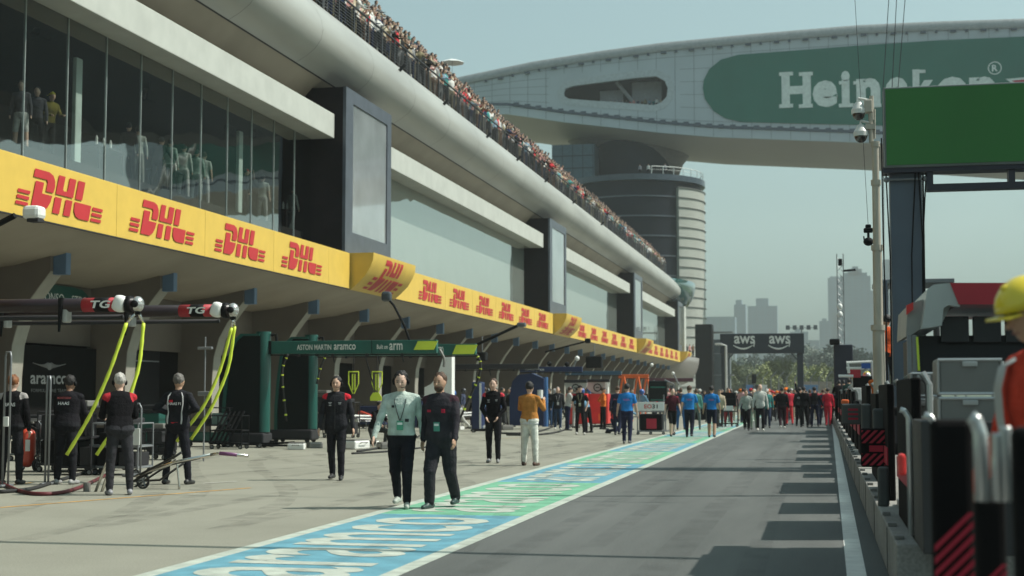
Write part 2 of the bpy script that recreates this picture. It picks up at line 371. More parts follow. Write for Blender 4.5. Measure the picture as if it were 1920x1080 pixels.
def person(x, y, rot, pose, label, top=(.02, .02, .022), yoke=None, sleeve=None, trousers=(.015, .015, .018), shin=None, shoe=(.02, .02, .02), skin=0, hair='black',
           h=1.78, z=0., res='hi', jacket=True, short=False, girth=1., extras=(), group=None, baggy=0., seed=0, nohair=False):
    vox = {'hi': .0105, 'mid': .016, 'lo': .03, 'min': .045}[res]
    B = make_body(pose, jacket, short, vox, girth, res == 'hi', seed, baggy)
    sc = h / 1.80; o = link(B['me'], 'person', None, (x, y, z + (B['dz']) * sc), (0, 0, R(rot))); o.scale = (sc,) * 3
    sk = skinm(skin); tp = cloth(top); shn = shin if shin is not None else trousers
    ms = [sk, tp, cloth(yoke) if yoke else tp, sk if short or sleeve == 'skin' else (cloth(sleeve) if sleeve else tp), cloth(trousers), sk if shn == 'skin' else cloth(shn), mat('shoe_%02x%02x%02x' % tuple(int(c * 255) for c in shoe), shoe, rough=.5), hairm(hair)]
    for sl_, m_ in zip(o.material_slots, ms): sl_.link = 'OBJECT'; sl_.material = m_
    tag(o, label, 'person', group)
    hc, Rh = B['hc'], B['Rh']
    def HP(a, b, c): return hc + Rh @ Vector((a, b, c))
    if res in ('hi', 'mid') and not nohair:
        mb = MB(); hi = res == 'hi'; mb.ell(HP(0, .026, .036), (.089, .101, .102), 28 if hi else 14, 18 if hi else 8, rot=Rh)
        mb.V = [tuple(Vector(v) + (Vector(v) - hc).normalized() * (.016 * noise.noise(Vector(v) * 32 + Vector((seed, 0, 0))) + .006 * noise.noise(Vector(v) * 90))) for v in mb.V]
        if 'long' in extras: mb.cap(HP(0, .07, -.02), HP(0, .085, -.16), .07, .045, 10)
        mb.build('hair', hairm(hair), o, True)
    if res == 'hi':
        mb = MB()
        for s in (1, -1): mb.ell(HP(.032 * s, -.0955, .003), (.013, .006, .006), 8, 6, 0, Rh); mb.cap(HP(.018 * s, -.100, .021), HP(.046 * s, -.093, .022), .004, .003, 6, 1)
        mb.cap(HP(-.020, -.093, -.062), HP(.020, -.093, -.062), .004, .004, 6, 2)
        mb.build('face_features', [mat('eye', (.03, .025, .02), rough=.3), hairm(hair if hair != 'white' else 'grey'), mat('lips', (.30, .12, .10))], o, True)
    if 'beard' in extras:
        mb = MB(); mb.ell(HP(0, -.033, -.072), (.062, .060, .060), 16, 10, rot=Rh); mb.build('beard', hairm(hair), o, True)
    if 'headset' in extras:
        mb = MB(); pts = [HP(.094 * math.cos(a), .01, .122 * math.sin(a) + .0) for a in [math.pi * k / 12 for k in range(13)]]; mb.tube(pts, .011, 6)
        for s in (1, -1): mb.ell(HP(.090 * s, .008, -.008), (.026, .038, .044), 12, 8, 0, Rh)
        mb.tube([HP(.09, -.02, -.02), HP(.07, -.10, -.06), HP(.02, -.125, -.065)], .005, 5)
        mb.build('headset', BLACK, o, True)
    for e in extras:
        if isinstance(e, tuple) and e[0] in ('cap', 'bcap'):
            mb = MB(); mb.ell(HP(0, .012, .030), (.090, .104, .100), 18, 10, rot=Rh); c0 = HP(0, .012, .03)
            mb.V = [tuple(Vector(v)) if (Rh.transposed() @ (Vector(v) - c0)).z > -.01 else tuple(Vector(v) * .2 + (c0 + Rh @ Vector((0, 0, -.005))) * .8) for v in mb.V]
            d = -1 if e[0] == 'cap' else 1
            mb.box(HP(0, .012 + d * .135, .028), (.11, .085, .010), 0, Rh, .004); mb.build('cap', cloth(e[1]), o, True)
        if isinstance(e, tuple) and e[0] == 'helmet':
            mb = MB(); mb.ell(HP(0, .0, .028), (.122, .140, .128), 20, 12, rot=Rh); c0 = HP(0, 0, .028)
            mb.V = [tuple(Vector(v)) if (Rh.transposed() @ (Vector(v) - c0)).z > -.02 else tuple((Vector(v) - c0) * .6 + c0 + Rh @ Vector((0, 0, .02))) for v in mb.V]
            mb.box(HP(0, -.125, .012), (.16, .07, .012), 0, Rh, .004); mb.cap(HP(0, -.09, .125), HP(0, .10, .135), .014, .014)
            mb.build('helmet', mat('helmet_%s' % str(e[1]), e[1], rough=.35, coat=.4), o, True)
        if isinstance(e, tuple) and e[0] == 'visor_helmet':
            mb = MB(); mb.ell(HP(0, .0, .01), (.125, .145, .145), 20, 12, rot=Rh); mb.build('helmet', mat('helmet_%s' % str(e[1]), e[1], rough=.3, coat=.5), o, True)
            mb = MB(); mb.ell(HP(0, -.022, .012), (.116, .130, .048), 20, 8, rot=Rh); mb.build('visor', mat('visor', (.01, .01, .012), rough=.1), o, True)
        if isinstance(e, tuple) and e[0] == 'hood':
            mb = MB(); mb.ell(HP(0, .03, -.01), (.125, .115, .15), 20, 12, rot=Rh); mb.cap(HP(0, .04, -.08), HP(0, .05, -.19), .12, .19, 16)
            mb.V = [tuple(Vector(v) + Vector((1, 1, 1)) * .02 * noise.noise(Vector(v) * 18)) for v in mb.V]
            mb.build('hood', mat('silver_hood', (.62, .64, .66), rough=.35, metal=.6, bump=.6, bscale=25), o, True)
        if e == 'glasses':
            mb = MB()
            for s in (1, -1): mb.box(HP(.033 * s, -.102, .002), (.05, .008, .028), 0, Rh, .003); mb.tube([HP(.058 * s, -.10, .006), HP(.082 * s, .0, .006)], .003, 4)
            mb.build('sunglasses', BLACK, o)
        if isinstance(e, tuple) and e[0] == 'lanyard':
            mb = MB(); f = lambda a, b, c: B['sp'](Vector((a, b, c)))
            for s in (1, -1): mb.tube([f(.06 * s, -.02, .56), f(.075 * s, -.115, .47), f(.04 * s, -.142, .33), f(.004 * s, -.150, .215)], .006, 5, 0)
            mb.build('lanyard', cloth(e[1]), o, True)
            mb = MB(); mb.box(f(0, -.155, .15), (.085, .008, .12), 0, B['Rc'], .003); mb.box(f(0, -.1605, .175), (.065, .003, .03), 1, B['Rc']); mb.build('pass_card', [mat('card_%s' % str(e[1]), e[2], rough=.4), WHITE], o)
        if isinstance(e, tuple) and e[0] == 'back':
            u = B['Rc'] @ Vector((-1, 0, 0)); v = B['Rc'] @ Vector((0, 0, 1)); g = girth
            text(e[1], B['sp'](Vector((0, .124 * g + .020, .36))), u, v, e[2], e[3] if len(e) > 3 else None, cloth((.75, .75, .75)) if len(e) < 5 else cloth(e[4]), 'back_lettering', o, .02)
        if isinstance(e, tuple) and e[0] == 'chest':
            u = B['Rc'] @ Vector((1, 0, 0)); v = B['Rc'] @ Vector((0, 0, 1)); mb = MB()
            for sx in (-1, 1):
                for dz_, ww in ((.40, .055), (.378, .04), (.35, .045)):
                    if sx > 0 and dz_ < .37: continue
                    c = B['sp'](Vector((.085 * sx, -.142 * girth, dz_))); mb.box(c, (ww, .006, .010), 0, B['Rc'])
            mb.build('chest_badges', cloth(e[1]), o)
        if isinstance(e, tuple) and e[0] == 'phone':
            wr, hd_ = B['joints'][1][2], B['joints'][1][3]; mb = MB(); mb.box(wr + hd_ * .12 + Vector((-.03, -.02, .04)), (.075, .01, .15), 0, None, .003); mb.build('phone', BLACK, o)
    return o, B
# ------------------------------------------------------------------ ground, pit lane, paint
def ground_mat(name, a, b, fine, scale, fscale, rough, streak=None, spec=.3):
    m = bpy.data.materials.new(name); m.use_nodes = True; n = m.node_tree; B = n.nodes['Principled BSDF']; L = n.links
    tc = n.nodes.new('ShaderNodeTexCoord'); mp = n.nodes.new('ShaderNodeMapping'); L.new(tc.outputs['Object'], mp.inputs[0])
    if streak: mp.inputs['Scale'].default_value = streak
    n1 = n.nodes.new('ShaderNodeTexNoise'); n1.inputs['Scale'].default_value = scale; n1.inputs['Detail'].default_value = 7; n1.inputs['Roughness'].default_value = .62
    L.new(mp.outputs[0], n1.inputs[0])
    n2 = n.nodes.new('ShaderNodeTexNoise'); n2.inputs['Scale'].default_value = fscale; n2.inputs['Detail'].default_value = 3; L.new(tc.outputs['Object'], n2.inputs[0])
    r = n.nodes.new('ShaderNodeValToRGB'); r.color_ramp.elements[0].position = .32; r.color_ramp.elements[1].position = .68
    r.color_ramp.elements[0].color = (*a, 1); r.color_ramp.elements[1].color = (*b, 1); L.new(n1.outputs[0], r.inputs[0])
    r2 = n.nodes.new('ShaderNodeMapRange'); r2.inputs[1].default_value = .3; r2.inputs[2].default_value = .7; r2.inputs[3].default_value = 1 - fine; r2.inputs[4].default_value = 1 + fine
    L.new(n2.outputs[0], r2.inputs[0]); mx = n.nodes.new('ShaderNodeVectorMath'); mx.operation = 'SCALE'; L.new(r.outputs[0], mx.inputs[0]); L.new(r2.outputs[0], mx.inputs['Scale'])
    L.new(mx.outputs[0], B.inputs['Base Color']); B.inputs['Roughness'].default_value = rough; B.inputs['Specular IOR Level'].default_value = spec
    bp = n.nodes.new('ShaderNodeBump'); bp.inputs['Strength'].default_value = .35; bp.inputs['Distance'].default_value = .01; L.new(n2.outputs[0], bp.inputs['Height']); L.new(bp.outputs[0], B.inputs['Normal'])
    return m
M_CONC = ground_mat('apron_concrete', (.215, .212, .172), (.275, .270, .222), .16, .35, 55, .8)
M_ASPH = ground_mat('lane_asphalt', (.080, .087, .083), (.128, .136, .130), .30, .8, 70, .85, (1, .12, 1))
M_GRASS = ground_mat('grass', (.05, .07, .03), (.09, .11, .05), .3, .02, 2, .9)
M_CURB = ground_mat('ledge_concrete', (.20, .195, .18), (.33, .32, .29), .2, 1.2, 40, .8)
def flat(name, x0, x1, y0, y1, z, m, kind=True):
    mb = MB(); mb.sheet([[(x0, y0, z), (x1, y0, z)], [(x0, y1, z), (x1, y1, z)]]); o = mb.build(name, m)
    return struct(o)
g = flat('ground', -900, 900, -60, 4000, -.02, M_GRASS)
flat('pit_apron', -34, -4.5, -10, 230, 0, M_CONC)
flat('fast_lane', -4.5, 1.2, -10, 330, 0, M_ASPH)
flat('race_track', 1.2, 45, -10, 700, -.004, M_ASPH)
flat('paddock_ground', -90, -3.2, 230, 330, -.004, M_CONC)
# painted strip of coloured tiles, narrowing slightly with distance as in the photo
def xl(y): return -5.50 - .0022 * y
def xr(y): return -3.42 - .0030 * y
bl = [2.0]
yb = [atZ(960, 968).y, atZ(1010, 905).y, atZ(1180, 873).y, atZ(1230, 847).y]
p_blue = mat('strip_blue', (.11, .29, .365), rough=.7, var=.22, scale=3, bump=.3, bscale=60)
p_green = mat('strip_green', (.145, .38, .24), rough=.7, var=.22, scale=3, bump=.3, bscale=60)
p_white = mat('line_white', (.42, .46, .40), rough=.7, var=.2, scale=5, bump=.3, bscale=60)
step = (yb[3] - yb[0]) / 3
ys = [yb[0] + step * k for k in range(-3, 15)]
LT = .13
for i in range(len(ys) - 1):
    y0, y1 = ys[i], ys[i + 1]
    mb = MB(); mb.sheet([[(xl(y0) + LT, y0, .004), (xr(y0) - LT, y0, .004)], [(xl(y1) + LT, y1, .004), (xr(y1) - LT, y1, .004)]])
    struct(mb.build('strip_tile', p_blue if i % 2 == 0 else p_green))
    yc = (y0 + y1) / 2; xc = (xl(yc) + xr(yc)) / 2 
    o = text('aramco', (xc, yc, .008), (0, 1, 0), (-1, 0, 0), step * .88, 1.38, p_white, 'strip_lettering', None, .012); struct(o)
y0, y1 = ys[0], ys[-1]
mb = MB()
mb.sheet([[(xl(y0) - .03, y0, .004), (xl(y0) + LT, y0, .004)], [(xl(y1) - .03, y1, .004), (xl(y1) + LT, y1, .004)]])
mb.sheet([[(xr(y0) - LT, y0, .004), (xr(y0) + .03, y0, .004)], [(xr(y1) - LT, y1, .004), (xr(y1) + .03, y1, .004)]])
struct(mb.build('strip_edge_line', p_white))
mb = MB(); mb.sheet([[(.13, 2, .004), (.29, 2, .004)], [(.50, 74, .004), (.66, 74, .004)], [(.8, 140, .004), (.96, 140, .004)]]); struct(mb.build('lane_line', mat('lane_line_white', (.66, .67, .63), rough=.6, var=.12, scale=5)))
p_or = mat('line_orange', (.55, .28, .05), rough=.7, var=.3, scale=6); p_wh2 = mat('line_worn', (.5, .49, .44), rough=.7, var=.2, scale=8)
def gline(name, p, q, wd, m, z=.004):
    a, b = atZ(*p), atZ(*q); d = (b - a).normalized(); s_ = Vector((-d.y, d.x, 0)) * wd / 2; up = Vector((0, 0, z))
    mb = MB(); mb.sheet([[a - s_ + up, a + s_ + up], [b - s_ + up, b + s_ + up]]); return struct(mb.build(name, m))
gline('box_line', (0, 952), (470, 915), .07, p_or); gline('box_line', (380, 907), (445, 903), .07, p_wh2, .008); gline('box_line', (0, 912), (60, 905), .07, p_or)
gline('box_line', (940, 822), (1010, 820), .08, p_or)
# rubber marks on the concrete
m_r = bpy.data.materials.new('tyre_rubber_mark'); m_r.use_nodes = True; n = m_r.node_tree; B = n.nodes['Principled BSDF']; B.inputs['Base Color'].default_value = (.10, .095, .085, 1); B.inputs['Roughness'].default_value = .7
tc = n.nodes.new('ShaderNodeTexCoord'); ns = n.nodes.new('ShaderNodeTexNoise'); ns.inputs['Scale'].default_value = 2.2; ns.inputs['Detail'].default_value = 6
mr = n.nodes.new('ShaderNodeMapRange'); mr.inputs[1].default_value = .38; mr.inputs[2].default_value = .70; mr.inputs[4].default_value = .22
n.links.new(tc.outputs['Object'], ns.inputs[0]); n.links.new(ns.outputs[0], mr.inputs[0]); n.links.new(mr.outputs[0], B.inputs['Alpha'])
rnd = random.Random(3)
for (ax, ay, bx, by) in [(-9.5, 13, -15.5, 33), (-8.3, 16, -14.4, 34), (-7, 22, -14, 36), (-11, 24, -7, 40), (-7.2, 28, -14.0, 46), (-12.5, 30, -7.5, 48), (-9, 36, -14, 52), (-7.3, 40, -13, 60), (-12, 44, -7.4, 62), (-8, 15, -7, 60), (-13, 50, -8, 70), (-6.6, 20, -6.3, 46)]:
    for off in (0, 1.45):
        mb = MB(); rows = []; zz = .003 + rnd.random() * .0007
        for k in range(21):
            t = k / 20; s_ = 3 * t * t - 2 * t ** 3; x = ax + (bx - ax) * s_ + off; y = ay + (by - ay) * t; wd = .13 + .06 * rnd.random()
            rows.append([(x - wd, y, zz), (x + wd, y, zz)])
        mb.sheet(rows); struct(mb.build('tyre_mark', m_r))
m_r2 = m_r.copy(); m_r2.name = 'lane_rubber'; [nd for nd in m_r2.node_tree.nodes if nd.type == 'MAP_RANGE'][0].inputs[4].default_value = .16; [nd for nd in m_r2.node_tree.nodes if nd.type == 'BSDF_PRINCIPLED'][0].inputs['Base Color'].default_value = (.035, .035, .035, 1)
for (x0_, x1_, y0_, y1_, wd) in [(-2.9, -2.5, 9, 90, .16), (-1.4, -1.1, 9, 90, .18), (-2.2, -2.6, 14, 60, .12), (-.6, -.9, 12, 70, .12), (-3.3, -5.2, 13, 28, .10), (-4.0, -6.2, 22, 44, .10), (-4.3, -4.0, 10, 60, .12)]:
    mb = MB(); mb.sheet([[(x0_ + (x1_ - x0_) * k / 12 - wd + .03 * math.sin(k), y0_ + (y1_ - y0_) * k / 12, .011), (x0_ + (x1_ - x0_) * k / 12 + wd, y0_ + (y1_ - y0_) * k / 12, .011)] for k in range(13)]); struct(mb.build('tyre_mark', m_r2))
# pit wall ledge
mb = MB(); mb.bb(.52, 2.6, 11, 190, .0, .40, 0, .015)
for k in range(60): mb.bb(.515, .519, 11 + 3 * k + 1.5, 11 + 3 * k + 1.53, .03, .39, 1)
mb.build('wall', [M_CURB, DARK]); o = COL.objects[-1]; tag(o, 'low concrete pit wall ledge running beside the fast lane', 'wall')
# ------------------------------------------------------------------ pit building
Y0, Y1 = 4.0, 186.0
M_BEIGE = mat('painted_concrete', (.145, .122, .10), rough=.75, var=.10, scale=.8, bump=.15, bscale=12)
M_BEAM = mat('light_concrete', (.42, .435, .40), rough=.7, var=.07, scale=1.5, bump=.15, bscale=25)
M_TUBE = mat('roof_cladding', (.31, .315, .29), rough=.42, var=.14, scale=.6, spec=.5, stretch=(1, .25, 1))
M_SOFF = mat('soffit_concrete', (.28, .245, .19), rough=.7, var=.12, scale=.5)
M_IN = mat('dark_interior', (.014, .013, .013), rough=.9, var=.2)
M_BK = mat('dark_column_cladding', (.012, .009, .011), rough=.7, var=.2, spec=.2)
M_YB = mat('banner_yellow', (.62, .42, .075), rough=.5, var=.05)
M_RL = mat('logo_red', (.45, .022, .028), rough=.5, var=.05)
M_BACKING = mat('reflection_backing', (.46, .475, .45), rough=.85, var=.06, scale=.8)
gl = bpy.data.materials.new('window_glass'); gl.use_nodes = True; n = gl.node_tree; n.nodes.remove(n.nodes['Principled BSDF'])
tr = n.nodes.new('ShaderNodeBsdfTransparent'); tr.inputs[0].default_value = (.84, .88, .86, 1); gg = n.nodes.new('ShaderNodeBsdfGlossy'); gg.inputs[0].default_value = (.95, .975, .965, 1); gg.inputs['Roughness'].default_value = .015
lw = n.nodes.new('ShaderNodeLayerWeight'); lw.inputs[0].default_value = .5; pw = n.nodes.new('ShaderNodeMath'); pw.operation = 'POWER'; pw.inputs[1].default_value = 2.4; fr = n.nodes.new('ShaderNodeMath'); fr.operation = 'MULTIPLY_ADD'; fr.inputs[1].default_value = .86; fr.inputs[2].default_value = .12; n.links.new(lw.outputs['Facing'], pw.inputs[0]); n.links.new(pw.outputs[0], fr.inputs[0]); ms = n.nodes.new('ShaderNodeMixShader')
nz = n.nodes.new('ShaderNodeTexNoise'); nz.inputs['Scale'].default_value = .35; bp = n.nodes.new('ShaderNodeBump'); bp.inputs['Strength'].default_value = .12; bp.inputs['Distance'].default_value = .12
tc = n.nodes.new('ShaderNodeTexCoord'); n.links.new(tc.outputs['Object'], nz.inputs[0]); n.links.new(nz.outputs[0], bp.inputs['Height']); n.links.new(bp.outputs[0], gg.inputs['Normal']); 
n.links.new(fr.outputs[0], ms.inputs[0]); n.links.new(tr.outputs[0], ms.inputs[1]); n.links.new(gg.outputs[0], ms.inputs[2]); n.links.new(ms.outputs[0], n.nodes['Material Output'].inputs[0])
M_GLASS = gl
pb = thing('pit_building', 'long pit building with glazed upper floor, yellow banners and a curved roof balcony', 'building', (-20, 90, 0))
pb.location = (0, 0, 0)
cols_y = [(7.0, 13.0), (50.6, 56.5), (92.0, 98.3), (135.6, 142.0), (178.6, 184.8)]
def longp(name, prof, mats, y0=Y0, y1=Y1, smooth=True, closed=False, seg=1, m=0, parent=pb):
    mb = MB(); rows = []
    for k in range(seg + 1):
        y = y0 + (y1 - y0) * k / seg; rows.append([(p[0], y, p[1]) for p in prof])
    mb.sheet(rows, m); o = mb.build(name, mats, parent, smooth)
    return o
# roof nose: real closed section
nose = [(-19.3, 12.15), (-18.22, 13.30), (-17.82, 13.52), (-17.48, 13.78), (-17.26, 14.08), (-17.18, 14.45), (-17.25, 14.82), (-17.44, 15.18), (-17.80, 15.58), (-18.5, 16.20), (-19.85, 17.33)]
N2 = []
for i in range(len(nose) - 1): N2.append(nose[i])
N2.append(nose[-1])
mb = MB(); r0 = [(p[0], Y0, p[1]) for p in N2 + [(-26, 17.33), (-26, 12.15)]]; r1 = [(p[0], Y1 + 4, p[1]) for p in N2 + [(-26, 17.33), (-26, 12.15)]]
mb.loft([r0[::-1], r1[::-1]]); o = mb.build('roof_edge', [M_TUBE, M_SOFF], pb); smooth_by_angle(o, 50)
for p in o.data.polygons:
    if p.center.z < 13.4: p.material_index = 1
mb = MB()
for k in range(int((Y1 - Y0) / 6)):     # panel joints, straps and drips
    y = Y0 + 6 * k + 2
    rr = [[(p[0] + .004 * (1 if p[0] > -18 else .6), yy, p[1] + (.006 if i > 5 else -.004)) for i, p in enumerate(nose[1:10])] for yy in (y, y + .035)]
    mb = MB(); mb.sheet(rr); mb.build('panel_joint', mat('joint_soft', (.20, .20, .19), rough=.7), pb)
mb = MB(); mb.sheet([[(-18.225, yy, 13.28), (-18.18, yy, 13.315)] for yy in (Y0, Y1)]); mb.build('seam', DARK, pb)
mb = MB()
for y in (59.3, 66.8, 76.0, 84, 93, 104, 118): mb.box((-17.58, y, 15.60), (.12, .10, .34), 0, Matrix.Rotation(.8, 3, 'Y'))
mb.build('drain_spout', DARK, pb)
# soffit under the beam plane up to the nose, glazing level
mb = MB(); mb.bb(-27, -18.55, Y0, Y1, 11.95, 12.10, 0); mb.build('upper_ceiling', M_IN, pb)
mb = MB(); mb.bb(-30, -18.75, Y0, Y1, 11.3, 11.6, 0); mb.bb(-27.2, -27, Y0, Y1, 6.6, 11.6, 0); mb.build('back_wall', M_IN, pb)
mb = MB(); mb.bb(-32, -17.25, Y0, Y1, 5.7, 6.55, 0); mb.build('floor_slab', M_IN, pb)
# banner ledge / lower soffit
mb = MB(); sof = [(-17.02, 5.40), (-17.3, 5.22), (-18.2, 4.92), (-19.4, 4.66), (-20.6, 4.52), (-20.6, 5.7), (-17.25, 5.7)]
mb.loft([[(p[0], Y0, p[1]) for p in sof], [(p[0], Y1, p[1]) for p in sof]]); o = mb.build('lower_soffit', M_SOFF, pb); smooth_by_angle(o, 40)
LOGO = []
def lg():
    q = lambda L: [(x + .30 * y, y) for x, y in L]
    P = [[(0, 1), (0, .79), (.60, .79), (.66, .74), (.66, .50), (1.0, .50), (1.03, .66), (.98, .82), (.86, .94), (.66, 1)],
         [(.13, .70), (.50, .70), (.50, .42), (.98, .42), (.95, .26), (.86, .10), (.68, 0), (.13, 0)],
         [(1.12, 1), (1.42, 1), (1.42, .66), (1.46, .62), (1.60, .62), (1.64, .66), (1.64, 1), (1.96, 1), (1.96, .50), (1.12, .50)],
         [(1.12, .42), (1.44, .42), (1.44, 0), (1.12, 0)], [(1.64, .42), (1.96, .42), (1.96, 0), (1.64, 0)],
         [(2.08, 1), (2.42, 1), (2.42, .50), (2.08, .50)], [(2.08, .42), (2.92, .42), (2.92, 0), (2.42, 0), (2.24, .05), (2.12, .17)],
         *[[(-.55, a), (-.02, a), (-.02, a + .085), (-.55, a + .085)] for a in (.02, .17, .32)], *[[(3.02, a), (3.55, a), (3.55, a + .085), (3.02, a + .085)] for a in (.02, .17, .32)]]
    for L in P:
        L = q(L); LOGO.append(L)
lg()
def add_logo(parent, yc, mode):
    mb = MB(); h = .90
    for L in LOGO:
        if mode == 'flat': mb.prism([((x - 1.62) * h * 1.02, (y - .5) * h) for x, y in L], (-16.96, yc, 6.03), (0, 1, 0), (0, 0, 1), .006)
        else:
            tris = tessellate_polygon([[Vector((p[0], p[1], 0)) for p in L]])
            # refine for the curve: slice each polygon into thin horizontal bands
            N = 8; ymin = min(p[1] for p in L); ymax = max(p[1] for p in L)
            bm = bmesh.new(); vs = [bm.verts.new((p[0], p[1], 0)) for p in L]; bm.faces.new(vs)
            for k in range(1, N):
                yy = k / N
                if ymin < yy < ymax: bmesh.ops.bisect_plane(bm, geom=bm.verts[:] + bm.edges[:] + bm.faces[:], plane_co=(0, yy, 0), plane_no=(0, 1, 0))
            bmesh.ops.triangulate(bm, faces=bm.faces[:]); bm.verts.index_update()
            pts = []
            for v in bm.verts:
                t = .10 + .80 * v.co.y; X, Z = bulge(t); X2, Z2 = bulge(min(1, t + .02)); nx, nz_ = (Z2 - Z), -(X2 - X); l = math.hypot(nx, nz_) or 1
                pts.append((X + .01 * nx / l, yc + (v.co.x - 1.62) * .93, Z + .01 * nz_ / l))
            fs = [[v.index for v in f.verts] for f in bm.faces]; bm.free(); mb.add(pts, fs)
    return mb.build('logo', M_RL, parent)
BUL = [(-16.99, 5.33), (-16.72, 5.55), (-16.42, 5.85), (-16.22, 6.18), (-16.12, 6.45), (-16.10, 6.70)]
def bulge(t):
    t = max(0, min(.9999, t)) * (len(BUL) - 1); i = int(t); f = t - i; return BUL[i][0] + (BUL[i + 1][0] - BUL[i][0]) * f, BUL[i][1] + (BUL[i + 1][1] - BUL[i][1]) * f
edges = [Y0] + [v for c in cols_y for v in c] + [Y1]
for k in range(0, len(edges), 2):
    a, b = edges[k], edges[k + 1]
    if b - a < 4: 
        mb = MB(); mb.bb(-17.1, -16.98, a, b, 5.36, 6.68); mb.build('banner', M_YB, pb); continue
    mb = MB(); mb.bb(-17.1, -16.98, a, b, 5.36, 6.68, 0, .01); mb.bb(-17.0, -16.95, a, b, 5.33, 5.36, 1); bn = mb.build('banner', [M_YB, DARK], pb)
    if a < 20: cs = [29.94 + 5.24 * j for j in range(-2, 4)]
    else:
        nL = 6; sp_ = 5.3 if a < 60 else 5.6; cs = [a + 5.4 + sp_ * j for j in range(nL)]
        if a > 130: cs = [a + 4.5 + 5.4 * j for j in range(6)]
    for c in cs: add_logo(bn, c, 'flat')
    for c in cs:
        mb = MB(); mb.bb(-16.979, -16.976, c + 2.62, c + 2.632, 5.37, 6.67)
        if c + 2.7 < b: mb.build('seam', mat('seam_yellow', (.42, .28, .05), rough=.6), bn)
    # glazing
    mb = MB(); mb.sheet([[(-18.5, b - .05, 6.56), (-18.5, b - .05, 11.30)], [(-18.5, a + .05, 6.56), (-18.5, a + .05, 11.30)]]); mb.build('glazing', M_GLASS, pb)
    mb = MB(); y = 28.68 if a < 20 else a + 1.4
    while y > a + 2.2 and a < 20: y -= 2
    while y < b - .3 and a < 20: wm = .009 if a < 20 else .005; mb.bb(-18.495, -18.47, y - wm, y + wm, 6.56, 11.2 ); y += 2.006
    mb.build('mullion', mat('mullion_metal', (.45, .50, .48), rough=.4, metal=.4), pb)
    mb = MB(); mb.bb(-18.5, -17.6, a + .1, b - .05, 10.98, 11.90, 0, .02); mb.build('beam', M_BEAM, pb)
    if a > 50:
        mb = MB(); mb.bb(-18.86, -18.84, a + .3, b - .3, 6.6 if a < 130 or 1 else 8.0, 11.3); mb.build('pale_backing', M_BACKING, pb)  # pale sheet added behind the glass, standing in for the bright sky reflection
for a, b in cols_y:
    mb = MB(); mb.bb(-19.2, -17.3, a + .1, b - .1, 6.7, 12.95, 0); mb.build('column', M_BK, pb)
    mb = MB(); 
    F_ = mat('screen_frame', (.10, .115, .14), rough=.4, metal=.3)
    mb.bb(-17.3, -17.18, a + .05, b - .05, 6.75, 7.55, 0); mb.bb(-17.3, -17.18, a + .05, b - .05, 12.45, 12.95, 0); mb.bb(-17.3, -17.18, a + .05, a + .9, 7.55, 12.45, 0); mb.bb(-17.3, -17.18, b - .6, b - .05, 7.55, 12.45, 0)
    fr_ = mb.build('screen_frame', F_, pb)
    mb = MB(); mb.bb(-17.28, -17.23, a + .9, b - .6, 7.55, 12.45); mb.build('screen', mat('screen_face', (.26, .28, .29), rough=.10, var=.25, scale=.5, spec=1., coat=1.), fr_)
    mb = MB(); rows = [[(p[0], yy, p[1]) for p in BUL] for yy in (a + .15, b - .1)]; mb.sheet(rows); 
    for yy in (a + .15, b - .1): mb.add([(p[0], yy, p[1]) for p in BUL] + [(-17.15, yy, 6.70), (-17.15, yy, 5.33)], [tuple(range(len(BUL) + 2))])
    mb.add([(-16.10, a + .15, 6.70), (-16.10, b - .1, 6.70), (-17.15, b - .1, 6.70), (-17.15, a + .15, 6.70)], [(0, 1, 2, 3)])
    bo = mb.build('curved_banner', M_YB, pb); smooth_by_angle(bo, 40); add_logo(bo, (a + b) / 2 + .1, 'curve')
# garages
GY = [32.3 + 6.03 * k for k in range(-5, 27)]
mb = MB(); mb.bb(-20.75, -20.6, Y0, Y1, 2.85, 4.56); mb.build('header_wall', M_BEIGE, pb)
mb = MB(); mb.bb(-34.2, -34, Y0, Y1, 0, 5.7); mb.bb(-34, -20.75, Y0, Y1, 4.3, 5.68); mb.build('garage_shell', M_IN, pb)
fin = [(-20.7, 0), (-19.5, 0), (-19.5, 1.9), (-19.45, 2.7), (-19.28, 3.3), (-19.0, 3.8), (-18.65, 4.25), (-18.45, 4.50), (-18.45, 4.95), (-20.7, 4.80)]
M_TAB = mat('blue_tab', (.10, .17, .27), rough=.5)
for y in GY:
    mb = MB(); mb.prism([(p[0], p[1]) for p in fin], (0, y + .35, 0), (1, 0, 0), (0, 0, 1), .6)
    f_ = mb.build('fin', M_BEIGE, pb)
    mb = MB(); mb.prism([(-19.498, 0), (-19.493, 0), (-19.493, 1.9)] + [(p[0] + .012, p[1] - .004) for p in fin[3:8]] + [(p[0], p[1]) for p in fin[3:8]][::-1] + [(-19.498, 1.9)], (0, y + .33, 0), (1, 0, 0), (0, 0, 1), .56)
    mb.build('edge_trim', mat('trim_paint', (.27, .26, .22), rough=.7), f_)
    mb = MB(); mb.bb(-18.46, -18.10, y - .12, y + .12, 4.42, 5.0, 0, .02); mb.build('tab', M_TAB, f_)
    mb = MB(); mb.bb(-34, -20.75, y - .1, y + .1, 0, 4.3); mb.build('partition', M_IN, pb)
rl = thing('railing', 'grey steel railing with horizontal bars along the roof edge of the pit building', 'railing', (-19.9, 100, 17.35))
rl.location = (0, 0, 0); M_RAIL = mat('rail_grey', (.06, .06, .065), rough=.45, metal=.4)
mb = MB(); y = Y0; k = 0
while y < Y1 + 4: mb.bb(-19.84, -19.78, y - .05, y + .05, 17.3, 18.42); y += 2.05
mb.build('post', M_RAIL, rl); COL.objects[-1]['kind'] = 'stuff'
mb = MB()
for j in range(7): mb.bb(-19.825, -19.795, Y0, Y1 + 4, 17.44 + .13 * j, 17.465 + .13 * j)
